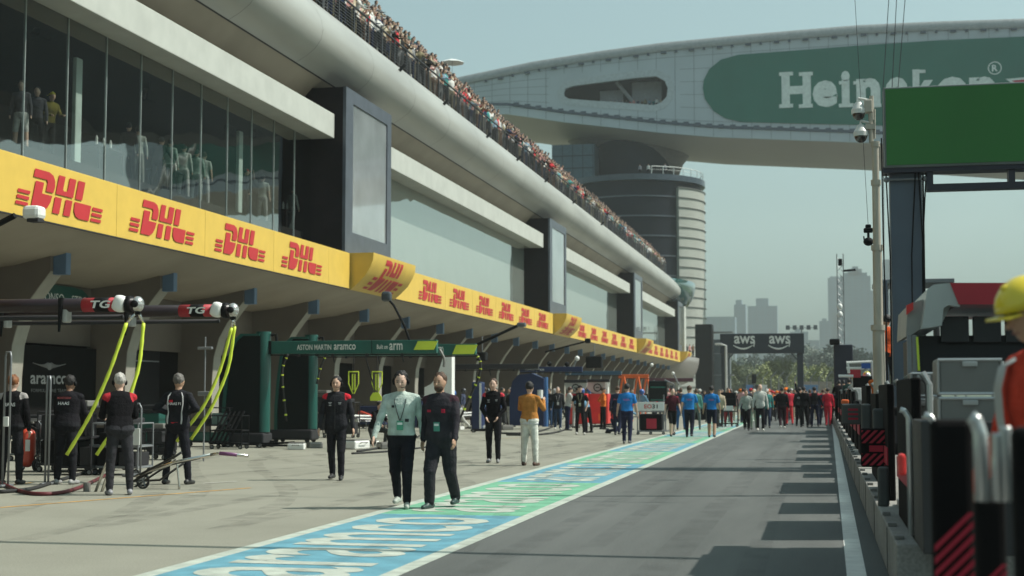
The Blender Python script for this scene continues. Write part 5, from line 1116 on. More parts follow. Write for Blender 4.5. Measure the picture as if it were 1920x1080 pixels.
for i, (y0_, y1_, c, l) in enumerate([(32.7, 34.1, (.02, .16, .12), 'teal garage side panel behind the ginger haired mechanic'), (27, 31.4, (.012, .012, .014), 'black garage partition board behind the near mechanics'), (38.8, 43, (.013, .013, .015), 'black garage partition board left of the screen towers'), (50, 52, (.03, .10, .24), 'blue panel in the garage beyond the screen towers'), (63, 66, (.02, .04, .14), 'navy panel in the garages behind the navy tower'), (75, 79, (.4, .4, .38), 'pale panel in a middle distance garage'), (93, 96, (.25, .03, .03), 'red panel in a far garage')]):
    mb = MB(); mb.bb(-20.9, -20.8, y0_, y1_, 0, 2.9, 0, .02); mb.bb(-20.8, -20.78, y0_ + .1, y1_ - .1, 2.5, 2.54, 1); tag(mb.build('partition_board', [mat('panel%d' % i, c, rough=.8, spec=.1), STEEL]), l, 'panel')
# --- middle distance team gear
def px_box(name, px0, px1, py0, Y, Dp, m, label, cat, parts=None, r=.05, z0=0.):
    a, b = atY(px0, py0, Y), atY(px1, py0, Y); o = thing(name, label, cat, ((a.x + b.x) / 2, Y, 0)); W = b.x - a.x; H = a.z
    mb = MB(); mb.bb(-W / 2, W / 2, 0, Dp, .08 + z0, H, 0, r); mb.build('body', m, o); mb = MB(); 
    for sx in (-1, 1): wheel(mb, (sx * W * .4, .06, .05), .05, .04); wheel(mb, (sx * W * .4, Dp - .06, .05), .05, .04)
    mb.build('castor', [RUBBER, STEEL], o); return o, W, H
# white curved fin screen
Y = 47; a = atY(820, 668, Y); b = atY(850, 668, Y); o = thing('fin_screen', 'white curved fin screen behind the bearded man', 'screen', (b.x, Y, 0)); H = a.z; W = b.x - a.x
mb = MB(); mb.prism([(0, .1), (0, H), (-W * .55, H - .04), (-W * .75, H * .86), (-W * .95, H * .74), (-W * 1.3, H * .66), (-W * 1.7, H * .62), (-W * 1.7, .1)], (0, .2, 0), (1, 0, 0), (0, 0, 1), .4); mb.build('panel', WHITE, o); mb = MB(); mb.box((-W * .8, 0, .06), (W * 2, .6, .1), 0, None, .02); mb.build('base', DARK, o)
o, W, H = px_box('equipment_cabinet', 884, 902, 716, 56, .7, M_NAVY, 'slim navy cabinet behind the young man in black and red', 'cabinet'); mb = MB(); mb.bb(W * .32, W * .5 + .01, -.01, .0, .1, H - .05); mb.build('edge_strip', WHITE, o)
# navy team tower with rounded head
Y = 60; a = atY(958, 700, Y); b = atY(1022, 700, Y); o = thing('screen_tower', 'navy blue pit screen tower behind the man in the orange jacket', 'tower', (b.x, Y, 0)); H = a.z; W = b.x - a.x
mb = MB(); mb.prism([(0, .15), (0, H * .9), (-W * .35, H), (-W * .75, H * .97), (-W * .92, H * .85), (-W, H * .6), (-W, .15)], (0, .3, 0), (1, 0, 0), (0, 0, 1), .6); mb.build('body', M_NAVY, o); mb = MB(); mb.tube([(0, 0, .1), (0, 0, H * .93)], .13, 14); mb.build('column', mat('col_blue', (.04, .12, .28), rough=.4), o)
mb = MB(); mb.tube([(-W * .1, -.35, H * .55), (-W * .1, -.34, H * .70)], .12, 12); mb.build('round_badge', WHITE, o)
# red cabinets with white half discs
for i, (x0, x1) in enumerate([(1060, 1098), (1100, 1140)]):
    Y = 66 + i; o, W, H = px_box('tyre_cabinet', x0, x1, 738, Y, .9, RED, ['left red cabinet topped by a white half disc with a round emblem', 'right red cabinet topped by a white half disc and a white panel'][i], 'cabinet')
    rr = W * .56; mb = MB(); mb.prism([(rr * math.cos(math.pi + math.pi * k / 16), rr * .95 * math.sin(math.pi + math.pi * k / 16)) for k in range(17)], (0, .2, H + rr * .95), (1, 0, 0), (0, 0, 1), .12); mb.build('half_disc', mat('pale_panel', (.50, .50, .47), rough=.5), o)
    mb = MB(); pts = [(rr * .3 * math.cos(2 * math.pi * k / 20), .04, H + rr * .5 + rr * .3 * math.sin(2 * math.pi * k / 20)) for k in range(21)]; mb.tube(pts, .025, 5); mb.box((0, .05, H + rr * .5), (rr * .3, .02, .04)); mb.build('round_emblem', BLACK, o)
    mb = MB(); mb.bb(-rr, rr, .0, .25, H + rr * .95, H + rr * .95 + .14, 0, .02); mb.build('top_bar', DARK, o)
    if i: mb = MB(); mb.bb(W * .36, W * .5, -.02, .3, H, H + rr * .95); mb.build('side_panel', WHITE, o); mb = MB(); mb.bb(W * .05, W * .32, -.03, -.005, .25, .55); mb.build('drawer', ORANGE, o)
# orange A frames
for i, (px, l) in enumerate([(1168, 'left'), (1195, 'middle'), (1212, 'right')]):
    Y = 78 + 4 * i; a = atY(px, 706, Y); o = thing('a_frame', '%s orange A shaped frame under the orange beam' % l, 'frame', (a.x, Y, 0), 0, 'orange A frames'); H = a.z
    mb = MB(); mb.tube([(-.45, 0, 0), (0, 0, H)], .06, 8); mb.tube([(.5, 0, 0), (.05, 0, H)], .06, 8); mb.tube([(-.3, 0, H * .35), (.33, 0, H * .35)], .04, 8); mb.build('leg_pair', ORANGE, o)
# gantry clutter: cameras, tv lights on thin poles
for i, (px, py, Y, pb_, l) in enumerate([(1082, 672, 62, 702, 'short grey pole tilted above the navy beam'), (1222, 684, 92, 712, 'thin pole with a round white lamp above the far garages'), (1262, 700, 96, 720, 'white tube light tilted above the monitor trolley'), (1030, 682, 60, 700, 'small black camera over the navy beam'), (1063, 683, 60, 700, 'second small black camera over the navy beam')]):
    a, b = atY(px, py, Y), atY(px - 14 if i != 2 else px + 10, pb_, Y); mb = MB(); mb.tube([a, b], .05, 8, 0); mb.ell(a, (.11, .11, .11), 10, 8, 1); tag(mb.build('pole_light', [STEEL, WHITE if i < 3 else BLACK]), l, 'lamp')
for i, (x0, x1, y0_, y1_, Y, l) in enumerate([(1098, 1128, 668, 690, 88, 'large black loudspeaker hung under the soffit in the distance'), (893, 910, 660, 676, 70, 'dark speaker hung under the soffit above the young man')]):
    a, b = atY(x0, y0_, Y), atY(x1, y1_, Y); mb = MB(); mb.bb(a.x, b.x, Y, Y + .6, b.z, a.z, 0, .05); mb.tube([((a.x + b.x) / 2, Y + .3, a.z), ((a.x + b.x) / 2, Y + .3, a.z + .8)], .03, 6, 1); tag(mb.build('loudspeaker', [BLACK, STEEL]), l, 'speaker')
# monitor trolley with number board
Y = 52.7; a, b = atY(1195, 755, Y), atY(1245, 815, Y); W = b.x - a.x; o = thing('monitor_trolley', 'steel monitor trolley with a white board reading EO31 and a red square', 'trolley', ((a.x + b.x) / 2, Y, 0))
zz = lambda py: atY(1220, py, Y).z
mb = MB()
for sx in (-1, 1):
    for sy in (0, .6): mb.tube([(sx * W / 2, sy, .1), (sx * W / 2, sy, zz(740))], .022, 6)
for z in (.12, zz(772), zz(756)):
    mb.tube([(-W / 2, 0, z), (W / 2, 0, z), (W / 2, .6, z), (-W / 2, .6, z), (-W / 2, 0, z)], .02, 6)
mb.tube([(W * .1, .3, zz(756)), (W * .1, .3, zz(712))], .03, 8); mb.tube([(W * .85, .3, .12), (W * .85, .3, zz(720)), (W * .5, .3, zz(712))], .025, 8); mb.bb(-W / 2, W * .9, 0, .6, .12, .15); mb.build('frame', STEEL, o)
for sx in (-.48, 0, .48, .88): mb = MB(); wheel(mb, (sx * W, 0, .055), .055, .04); mb.build('wheel', [RUBBER, STEEL], o)
mb = MB(); mb.bb(-W * .52, W * .52, -.05, -.02, zz(770), zz(754), 0, .008); nb = mb.build('number_board', WHITE, o)
text('EO', (-W * .09, -.055, zz(762)), (1, 0, 0), (0, 0, 1), .27, .15, RED, 'lettering', nb, .02); text('31', (W * .17, -.055, zz(762)), (1, 0, 0), (0, 0, 1), .20, .15, BLACK, 'lettering', nb, .02)
mb = MB(); mb.bb(-W * .42, W * .42, .02, .55, .16, zz(776), 0, .04); cs = mb.build('case', BLACK, o); mb = MB(); mb.bb(-W * .16, W * .22, -.002, .015, zz(804), zz(785), 0, .005); mb.build('red_square', mat('square_red', (.42, .015, .04), rough=.5), cs)
mb = MB(); mb.bb(-W * .10, W * .60, .25, .33, zz(753), zz(714), 0, .02); ms_ = mb.build('monitor', mat('monitor_face', (.008, .012, .014), rough=.15), o); mb = MB()
for py in (726, 750): mb.bb(-W * .03, W * .53, .235, .248, zz(py + 1.2), zz(py - 1.2))
mb.build('screen_band', mat('screen_green', (.03, .16, .12), rough=.4), ms_)
trolley(1366, 800, 66, .85, 1.25, .5, 'monitor trolley pushed along the painted strip in the crowd', cases=[(-.35, .35, .95, 1.55, BLACK), (-.22, .22, .72, .95, WHITE)], m=DARK)
trolley(1310, 792, 76, .9, 1.0, .6, 'black trolley in the crowd left of the painted strip', cases=[(-.4, .4, .17, .95, BLACK)], m=DARK)

# more kit at the garage mouths
for i, (px, py, Y, W, H, Dp, l) in enumerate([(150, 880, 24.6, .7, 1.25, .5, 'tall black tool rack between the two nearer mechanics'), (185, 872, 26, .9, .9, .6, 'low black rack behind the hoses'), (285, 850, 33, 1.0, 1.1, .6, 'dark green cabinet trolley left of the man with hands on hips'), (300, 850, 30.5, .5, .7, .5, 'small dark bin trolley beside the dark green cabinet'), (60, 860, 29.5, .8, .9, .6, 'black rack behind the red extinguisher'),
        (640, 800, 47, 1.1, 1.2, .6, 'black cabinet trolley behind the walking man in black'), (600, 800, 52, 1.0, 1.5, .6, 'tall dark cabinet trolley beside the right screen tower'), (780, 790, 56, 1.1, 1.3, .6, 'navy cabinet trolley behind the bearded man'), (930, 780, 68, 1.0, 1.4, .6, 'navy tool trolley left of the navy tower'), (1150, 775, 80, 1.2, 1.4, .7, 'dark trolley right of the red cabinets'), (1020, 778, 74, 1.1, 1.2, .6, 'dark trolley behind the cameraman')]):
    mm = [BLACK, BLACK, M_GRN, DARK, BLACK, BLACK, DARK, M_NAVY, M_NAVY, BLACK, DARK][i]
    trolley(px, py, Y, W, H, Dp, l, cases=[(-W * .47, W * .1, .17, H * .5, mm), (W * .14, W * .46, .17, H * .42, DARK), (-W * .45, W * .3, H * .57, H * .92, mm), (-W * .2, W * .35, H + .01, H + .12, M_SIL if i % 3 == 0 else DARK)], m=STEEL if i % 3 == 1 else DARK)
# ------------------------------------------------------------------ pit wall side
M_PAD = mat('pad_black', (.010, .009, .009), rough=.8, spec=.08, var=.2); M_PADG = mat('pad_grey', (.07, .074, .07), rough=.6, var=.15)
M_STR = mat('stripe_red', (.42, .012, .035), rough=.6); M_POST = mat('pipe_silver', (.50, .51, .50), rough=.3, metal=.7)
# long debris panels standing on the ledge
PY = [(11.3, 13.5), (15.4, 17.7), (18.7, 20.6), (22.4, 25.2), (26.6, 28.0), (29.4, 31.4), (33.2, 35.0), (36.8, 39.4), (41.0, 43.2), (45.5, 48.0), (50.5, 53.5), (57, 60), (64, 67)]
PH_ = [1.62, 1.60, 1.50, 1.62, 1.25, 1.35, 1.55, 1.6, 1.5, 1.6, 1.5, 1.6, 1.6]
for i, ((a, b), h) in enumerate(zip(PY, PH_)):
    o = thing('crash_barrier', ORD[i] + ' dark pit wall panel from the camera, standing on the concrete ledge', 'barrier', (.70, (a + b) / 2, .40), 0, 'dark panels along the pit wall'); L = b - a; z0 = 0 if a > 11 else -.40
    mb = MB(); mb.box((0, 0, (h - .40) / 2 + z0 / 2), (.07, L, h - .40 - z0), 0, None, .015); mb.build('panel', M_PAD, o)
    mb = MB(); mb.box((-.042, 0, .45), (.012, L * .96, .18), 0); mb.build('red_band', M_STR, o)
    for s in (-1, 1): mb = MB(); mb.tube([(.10, s * (L / 2 - .08), z0), (.10, s * (L / 2 - .08), h - .45), (.05, s * (L / 2 - .08), h - .36)], .028, 8); mb.build('post', M_POST, o)
# clamps along ledge edge
mb = MB()
for k in range(60): mb.box((.56, 11.4 + k * 1.1, .415), (.07, .12, .03), 0, None, .005)
o = mb.build('ledge_bolts', M_SIL); tag(o, 'row of small metal clamps on the edge of the pit wall ledge', 'clamps', None, 'stuff')
def stripes(mb, W, z0, z1, y, n=4, m=1, th=.004):
    H = z1 - z0; s = W / n
    for k in range(-3, n + 1):
        pts = [(-W / 2 + k * s, z0), (-W / 2 + (k + .5) * s, z0), (-W / 2 + (k + .5) * s + H, z1), (-W / 2 + k * s + H, z1)]
        cl = []
        def clip(P_, f):
            out = []
            for i in range(len(P_)):
                a, b = P_[i], P_[(i + 1) % len(P_)]; fa, fb = f(a), f(b)
                if fa >= 0: out.append(a)
                if fa * fb < 0: t = fa / (fa - fb); out.append((a[0] + (b[0] - a[0]) * t, a[1] + (b[1] - a[1]) * t))
            return out
        cl = clip(clip(pts, lambda p: p[0] + W / 2), lambda p: W / 2 - p[0])
        if len(cl) >= 3: mb.prism(cl, (0, y, 0), (1, 0, 0), (0, 0, 1), th, m)
def pad(px0, px1, py0, py1, Y, label, kind='black', txt=None, dz=None):
    a, b = atY(px0, py0, Y), atY(px1, py1, Y); W = b.x - a.x; zb = b.z; zt = a.z
    o = thing('barrier_pad', label, 'pad', ((a.x + b.x) / 2, Y, zb), 0, 'padded boards at the pit wall'); H = zt - zb
    mb = MB(); mb.box((0, 0, H / 2), (W, .10, H), 0, None, .025); mb.build('pad', M_PADG if kind == 'grey' or kind == 'greytxt' else M_PAD, o)
    if kind == 'stripe':
        mb = MB(); stripes(mb, W * .94, H * .62, H * .95, -.052, 4, 0); stripes(mb, W * .94, H * .05, H * .35, -.052, 4, 0); mb.build('red_stripes', M_STR, o)
        mb = MB(); mb.box((0, -.052, H * .48), (W * .45, .006, H * .16)); mb.build('red_mark', M_STR, o)
    if kind == 'lowstripe':
        mb = MB(); stripes(mb, W * .94, H * .40, H * .66, -.052, 3, 0); mb.build('red_stripes', M_STR, o); mb = MB(); mb.box((W * .1, -.052, H * .2), (W * .6, .006, H * .26)); mb.build('red_mark', M_STR, o)
    if kind == 'greytxt':
        for k, s in enumerate(('PIT', 'WALL')): pass
        mb = MB(); 
        for k in range(3): mb.box((0.02, -.052, H * (.72 - k * .22)), (W * .5, .006, H * .10))
        mb.build('red_print', M_STR, o)
    return o
pad(1743, 1832, 786, 1300, 5.6, 'nearest black padded board with red diagonal stripes below', 'lowstripe')
pad(1826, 1892, 930, 1300, 5.3, 'black padded board with red stripes right of the nearest one', 'lowstripe')
pad(1896, 2010, 800, 1300, 4.6, 'black board at the right edge of the picture')
pad(1613, 1672, 803, 876, 16.2, 'small black pad with two rows of red diagonal stripes', 'stripe')
pad(1578, 1616, 757, 796, 24, 'grey pad with faint red print beyond the striped pad', 'greytxt')
pad(1614, 1634, 757, 806, 17.5, 'narrow grey pad above the striped pad, left one', 'grey'); pad(1636, 1668, 766, 806, 16.6, 'wider grey pad above the striped pad, right one', 'grey')
pad(1645, 1668, 875, 950, 13.6, 'grey pad low on the ledge below the striped pad', 'grey')
pad(1683, 1699, 850, 892, 9.6, 'bright red pad between the dark panel and the silver rail'); COL.objects[-1].data.materials[0] = RED
pad(1577, 1592, 749, 758, 25, 'small orange marker on top of the grey pad'); COL.objects[-1].data.materials[0] = ORANGE
def rail(px, py0, py1, Y, label, r=.02, bend=-.06):
    a, b = atY(px, py0, Y), atY(px, py1, Y); o = MB(); o.tube([(a.x, Y, b.z), (a.x, Y, a.z - .06), (a.x + bend * .5, Y, a.z - .01), (a.x + bend, Y, a.z)], r, 10); return tag(o.build('handrail', M_POST, None, True), label, 'rail')
rail(1704, 768, 1003, 10.6, 'slim silver upright rail at the near end of the ledge', .022)
rail(1838, 782, 940, 5.0, 'thick blurred silver tube between the two black boards', .024, -.03)
rail(1870, 812, 940, 4.8, 'silver bracket post left of the right edge board', .02, .0); rail(1884, 800, 940, 4.8, 'second silver bracket post beside the right edge board', .02, .0)
rail(1756, 778, 1100, 7.5, 'grey upright rail behind the nearest black board', .018)
# team pit stand with white and red canopy
Ys = 12.5; a = atY(1712, 535, Ys); X0 = a.x; o = thing('pit_stand', 'team pit stand with white and red canopy, black screens and grey side', 'pit stand', (X0, Ys, .0)); q = lambda px, py: (atY(px, py, Ys).x - X0, atY(px, py, Ys).z)
M_CAN = mat('canopy_white', (.42, .44, .42), rough=.4, coat=.2); M_CR = mat('canopy_red', (.42, .015, .03), rough=.4, coat=.2)
mb = MB(); mb.prism([q(1726, 618), q(1736, 545), q(1748, 536), q(1778, 533), q(1797, 577), q(1776, 574), q(1766, 580), q(1763, 612)], (0, 0, 0), (1, 0, 0), (0, 0, 1), .16); mb.prism([q(1726, 618), q(1736, 545), q(1748, 536), q(1778, 533), q(1790, 560), q(1763, 612)], (0, 2.4, 0), (1, 0, 0), (0, 0, 1), 2.4); mb.build('canopy', M_CAN, o)
mb = MB(); mb.prism([q(1778, 533), q(2100, 533), q(2100, 573), q(1794, 573)], (0, 2.3, 0), (1, 0, 0), (0, 0, 1), 2.47); mb.build('canopy_red', M_CR, o)
mb = MB(); mb.prism([q(1700, 630), q(1703, 572), q(1713, 566), q(1732, 560), q(1732, 612), q(1713, 626)], (0, 1.6, 0), (1, 0, 0), (0, 0, 1), 1.5); mb.build('side_pod', mat('pod_grey', (.30, .30, .28), rough=.4), o)
mb = MB(); mb.prism([q(1700, 572), q(1713, 566), q(1713, 580), q(1700, 590)], (0, .08, 0), (1, 0, 0), (0, 0, 1), .04); mb.build('red_flash', RED, o)
x0, z1 = q(1720, 600); x1, z0 = q(2100, 705); mb = MB(); mb.bb(x0, x1, .35, 2.2, z0, z1 - .12); mb.build('screen_housing', mat('housing', (.010, .010, .012), rough=.5), o)
mb = MB(); 
for k in range(3): xa, za = q(1768 + 62 * k, 590); xb, zb2 = q(1824 + 62 * k, 640); mb.bb(xa, xb, .28, .33, zb2, za, 0, .01)
mb.build('monitor', mat('monitor_dark', (.03, .03, .035), rough=.25), o)
for i, px in enumerate((1704, 1714)): x_, z_ = q(px, 628); x2, zz2 = q(px, 720); mb = MB(); mb.bb(x_ - .015, x_ + .02, 0, .06, zz2, z_); mb.build('strut', STEEL, o)
x_, z_ = q(1719, 632); x2, zz2 = q(1724, 695); mb = MB(); mb.tube([(x_, -.03, z_), (x_ + .01, -.03, zz2)], .010, 8); mb.build('yellow_strip', YEL, o)
mb = MB(); mb.bb(.0, 1.9, .2, 2.2, .40, q(1720, 770)[1]); mb.bb(-.05, 2.0, .0, 2.4, .40, .46, 1); mb.build('plinth', [mat('plinth', (.015, .015, .016), rough=.8, spec=.1), STEEL], o)
def case(px0, px1, py0, py1, Y, label):
    a, b = atY(px0, py0, Y), atY(px1, py1, Y); W, H = b.x - a.x, a.z - b.z; o = thing('flight_case', label, 'case', ((a.x + b.x) / 2, Y, b.z), 0, 'silver flight cases stacked by the pit stand'); Dp = .5
    mb = MB(); mb.box((0, Dp / 2, H / 2), (W, Dp, H), 0, None, .02); mb.build('body', M_SIL, o); mb = MB()
    for x in (-W / 2, W / 2): mb.tube([(x, -.005, .02), (x, -.005, H - .02)], .012, 6)
    for z in (.01, H - .01): mb.tube([(-W / 2, -.005, z), (W / 2, -.005, z)], .012, 6)
    mb.build('edge_trim', M_POST, o); mb = MB(); mb.box((0, -.012, H - .04), (.10, .02, .035), 0, None, .005); mb.build('latch', M_POST, o)
case(1708, 1757, 698, 745, 11.5, 'small silver flight case under the pit stand, upper one'); case(1712, 1760, 747, 785, 11.5, 'small silver flight case, lower one of the left stack')
case(1758, 1880, 672, 741, 10.4, 'large silver flight case under the dark monitors, upper one'); case(1760, 1880, 744, 800, 10.4, 'large silver flight case, lower one of the right stack')
mb = MB(); a, b = atY(1712, 785, 11.2), atY(1880, 785, 11.2); mb.bb(a.x, b.x, 10.35, 12.1, .40, b.z - .005, 0, .01); tag(mb.build('equipment_shelf', [mat('shelf', (.03, .03, .03), rough=.6)]), 'black shelf unit carrying the silver flight cases', 'shelf')
# grey post with green screen
Yp = 30.; a = atY(1668, 318, Yp); b = atY(1728, 318, Yp); o = thing('screen_gantry', 'tall blue grey steel post carrying a wide blank green screen', 'gantry', ((a.x + b.x) / 2, Yp, 0)); X0 = o.location.x; W = b.x - a.x
M_PST = mat('post_bluegrey', (.095, .12, .155), rough=.5, var=.1, scale=1)
mb = MB(); mb.bb(-W / 2, W / 2, 0, .5, 0, a.z, 0, .015); mb.build('post', M_PST, o)
a, b = atY(1655, 169, Yp), atY(2150, 303, Yp); mb = MB(); mb.bb(a.x - X0, b.x - X0, -.25, .15, b.z, a.z, 0, .02); pn = mb.build('screen_case', mat('case_edge', (.16, .18, .18), rough=.5), o)
mb = MB(); mb.bb(a.x - X0 + .04, b.x - X0 - .04, -.275, -.255, b.z + .05, a.z - .04); mb.build('screen', mat('screen_green_face', (.014, .095, .016), rough=.5, var=.08, scale=.6, emit=.20), pn)
fz = lambda py: atY(1740, py, Yp).z; fx = lambda px: atY(px, 340, Yp).x - X0
mb = MB(); mb.bb(fx(1655), fx(2150), -.2, .3, fz(324), fz(314)); mb.bb(fx(1737), fx(2150), -.15, .15, fz(359), fz(347)); 
for px in (1737, 1890, 2040): mb.bb(fx(px), fx(px + 12), -.14, .14, fz(348), fz(322))
mb.build('support_frame', mat('frame_dark', (.03, .03, .045), rough=.5), o)
mb = MB(); mb.tube([(fx(1662), -.08, fz(336)), (fx(1735), -.08, fz(336))], .025, 8); 
for px in (1662, 1735): mb.ell((fx(px), -.08, fz(336)), (.06, .06, .06), 8, 6)
mb.build('tie_bar', STEEL, o)
for i, (x0, x1) in enumerate([(1661, 1664), (1722, 1726), (1730, 1727), (1736, 1724), (1716, 1704)]):
    mb = MB(); mb.tube([(fx(x0), -.1, fz(325)), (fx(x1) + .02, -.12, fz(480)), (fx(x1), -.1, fz(800))], .014 + .005 * (i == 2), 6); mb.build('cable', BLACK, o)
# second dark gantry element behind
a = atY(1640, 524, 55); b = atY(1790, 532, 55); mb = MB(); mb.bb(a.x, b.x, 55, 58, a.z - .16, a.z, 0, .02); mb.tube([(a.x + .4, 56, 0), (a.x + .4, 56, a.z - .16)], .12, 8, 1); mb.tube([(b.x - .6, 56, 0), (b.x - .6, 56, a.z - .16)], .12, 8, 1)
for k in range(6): mb.bb(a.x + .6, a.x + 1.6, 55.6, 56.4, a.z - .6 - .35 * k, a.z - .57 - .35 * k, 1)
tag(mb.build('shelter_roof', [STEEL, DARK]), 'flat grey shelter roof on posts behind the blue grey post', 'shelter')
mb = MB(); a = atY(1656, 525, 34); b = atY(1667, 700, 34); mb.bb(a.x, b.x, 34, 34.15, .4, a.z, 0, .01); tag(mb.build('post', M_PST), 'narrow blue grey post just left of the wide one', 'post')
# camera pole with dome cameras
Yc = 22.; xb = atY(1650, 770, Yc).x; xt = atY(1641, 270, Yc); o = thing('camera_pole', 'worn cream telescopic pole with two white dome cameras on top', 'pole', (xb, Yc, .40)); 
zc = lambda py: atY(1645, py, Yc).z - .40; dx = xt.x - xb
prev = None
for i, (p0, p1, rr) in enumerate([(770, 612, .088), (612, 462, .068), (462, 340, .058), (340, 268, .050)]):
    z0, z1 = max(0, zc(p0)) if i else 0, zc(p1); T = zc(268); mb = MB(); mb.tube([(dx * z0 / T, 0, z0), (dx * z1 / T, 0, z1)], rr, 14, 0); mb.tube([(dx * z1 / T, 0, z1 - .06), (dx * z1 / T, 0, z1 + .02)], rr * 1.28, 14, 0); mb.build('section', M_WORN, o, False); smooth_by_angle(COL.objects[-1], 40)
mb = MB(); mb.tube([(.12, -.02, 0), (.11, -.05, zc(600)), (.09, -.05, zc(450)), (dx + .09, -.04, zc(260))], .010, 6); mb.build('cable', BLACK, o)
g_ = lambda px, py: Vector((atY(px, py, Yc).x - xb, 0, atY(px, py, Yc).z - .40))
mb = MB(); mb.tube([g_(1634, 268), g_(1632, 185)], .035, 8); mb.box(g_(1628, 200), (.12, .14, .20), 0, None, .02); mb.tube([g_(1634, 180), g_(1636, 225)], .03, 8); mb.box(g_(1632, 238), (.14, .1, .08)); mb.tube([g_(1640, 205), g_(1640, 260)], .014, 6); mb.build('mounting', M_WORN, o)
for k, (px, py) in enumerate([(1610, 208), (1614, 250)]):
    c = g_(px, py); mb = MB(); mb.tube([c + Vector((0, 0, .02)), c + Vector((0, 0, .13))], [.105, .045], 16, 0); mb.tube([c + Vector((0, 0, .13)), c + Vector((0, 0, .19)), g_(1630, py - 20)], .022, 8, 0); mb.tube([c + Vector((0, 0, -.045)), c + Vector((0, 0, .02))], .108, 18, 0)
    dc = mb.build('dome_camera', mat('cam_white', (.66, .66, .62), rough=.35), o); smooth_by_angle(dc, 40); mb = MB(); mb.ell(c + Vector((0, 0, -.045)), (.094, .094, .10), 18, 10); mb.build('dome', mat('dome_glass', (.03, .022, .02), rough=.06, spec=1.), dc, True)
c = atY(1628, 432, 26); mb = MB(); mb.box(c, (.16, .14, .08), 0, None, .02); mb.box(c + Vector((0, 0, .07)), (.10, .08, .07), 0, None, .02); mb.tube([c, c + Vector((0, 0, -.14))], .022, 8); mb.ell(c + Vector((0, 0, -.20)), (.09, .09, .075), 12, 8); mb.tube([c + Vector((-.08, 0, -.1)), c + Vector((-.07, 0, -.19))], .012, 6); mb.tube([c + Vector((0, 0, .08)), c + Vector((-.25, 0, 6.5))], .004, 4)
tag(mb.build('cable_camera', BLACK), 'black cable camera hanging left of the cream pole', 'camera')
# overhead wires in the sky
for i, (x0, x1) in enumerate([(1669, 1655), (1683, 1672), (1700, 1683)]):
    a, b = atY(x0, -40, 45), atY(x1, 175, 45); mb = MB(); mb.tube([a, b, (b.x - .1, 45, 0)], .012, 5); tag(mb.build('guy_wire', DARK), ['left', 'middle', 'right'][i] + ' of three thin wires rising above the green screen', 'wire')
# lattice mast
Yl = 75.; a = atY(1569, 476, Yl); b = atY(1581, 476, Yl); o = thing('lattice_mast', 'slim grey lattice mast with small cameras near its top', 'mast', (a.x, Yl, 0)); W = b.x - a.x; H = a.z
mb = MB()
for x, y in ((0, 0), (W, 0), (0, W), (W, W)): mb.tube([(x, y, 0), (x, y, H)], .022, 6)
k = 0; z = 0
while z < H - .4:
    mb.tube([(0, 0, z), (W, 0, z + .35)], .012, 4); mb.tube([(W, 0, z + .35), (0, 0, z + .7)], .012, 4); mb.tube([(0, W, z + .35), (W, W, z)], .012, 4); mb.tube([(0, 0, z), (0, W, z + .35)], .012, 4); z += .7
mb.build('lattice', STEEL, o); mb = MB(); zk = lambda py: atY(1575, py, Yl).z; mb.box((W / 2, -.1, zk(492)), (.2, .2, .35), 0, None, .03); 
mb.tube([(W + .05, -.1, zk(650)), (W + .05, -.1, 0)], .06, 8, 1)
for py in (575, 590): mb.ell((.1, -.15, zk(py)), (.14, .14, .17), 10, 8, 2)
mb.tube([(W, 0, zk(508)), (W + .6, 0, zk(506))], .06, 6); mb.build('camera_cluster', [BLACK, M_WORN, WHITE], o)
a, b = atY(1563, 646, 72), atY(1601, 760, 72); mb = MB(); mb.bb(a.x, b.x, 72, 73.5, .4, a.z, 0, .05); mb.box((a.x + .05, 71.8, a.z + .12), (.5, .4, .3), 1, None, .08); tag(mb.build('speaker_tower', [mat('tower_navy', (.018, .020, .035), rough=.5), BLACK]), 'dark blue black box tower behind the thin mast', 'tower')
# far team stand with white frame, blue and red panels
Yq = 46.; X0 = atY(1590, 720, Yq).x; o = thing('pit_stand', 'white framed pit stand with blue and red panels behind the yellow helmets', 'pit stand', (X0, Yq, .4)); k_ = lambda px, py: (atY(px, py, Yq).x - X0, atY(px, py, Yq).z - .4)
mb = MB()
for p0, p1 in [((1587, 680), (1635, 678)), ((1590, 680), (1592, 700)), ((1635, 676), (1640, 720)), ((1587, 690), (1620, 690)), ((1572, 705), (1600, 705))]:
    (xa, za), (xb2, zb2) = k_(*p0), k_(*p1); mb.tube([(xa, 0, za), (xb2, 0, zb2)], .05, 6)
mb.bb(0, k_(1640, 0)[0], 0, 2, -.0, .12); mb.build('frame', WHITE, o)
(xa, za), (xb2, zb2) = k_(1615, 681), k_(1632, 691); mb = MB(); mb.bb(xa, xb2, -.05, 0, zb2, za); mb.build('blue_panel', M_BLUE, o)
(xa, za), (xb2, zb2) = k_(1588, 681), k_(1614, 690); mb = MB(); mb.bb(xa, xb2, -.03, 0, zb2, za); mb.build('grey_panel', M_SIL, o)
(xa, za), (xb2, zb2) = k_(1592, 692), k_(1614, 708); mb = MB(); mb.bb(xa, xb2, -.02, .6, zb2, za); mb.build('red_panel', DRED, o)
(xa, za), (xb2, zb2) = k_(1600, 705), k_(1640, 770); mb = MB(); mb.bb(xa, xb2, .1, 1.8, .1, za); mb.build('housing', BLACK, o)
for i in range(3):
    Y = 27 + i * 5.5; a = atY(1668 + 0 * i, 690, Y); mb = MB(); mb.bb(1.15, 1.9, Y, Y + 1.6, .4, 1.25, 0, .04); mb.bb(1.2, 1.85, Y - .02, Y, .6, 1.1, 1); tag(mb.build('equipment_cabinet', [BLACK, DARK]), ['nearest', 'second', 'third'][i] + ' black cabinet on the ledge behind the pit wall panels', 'cabinet')
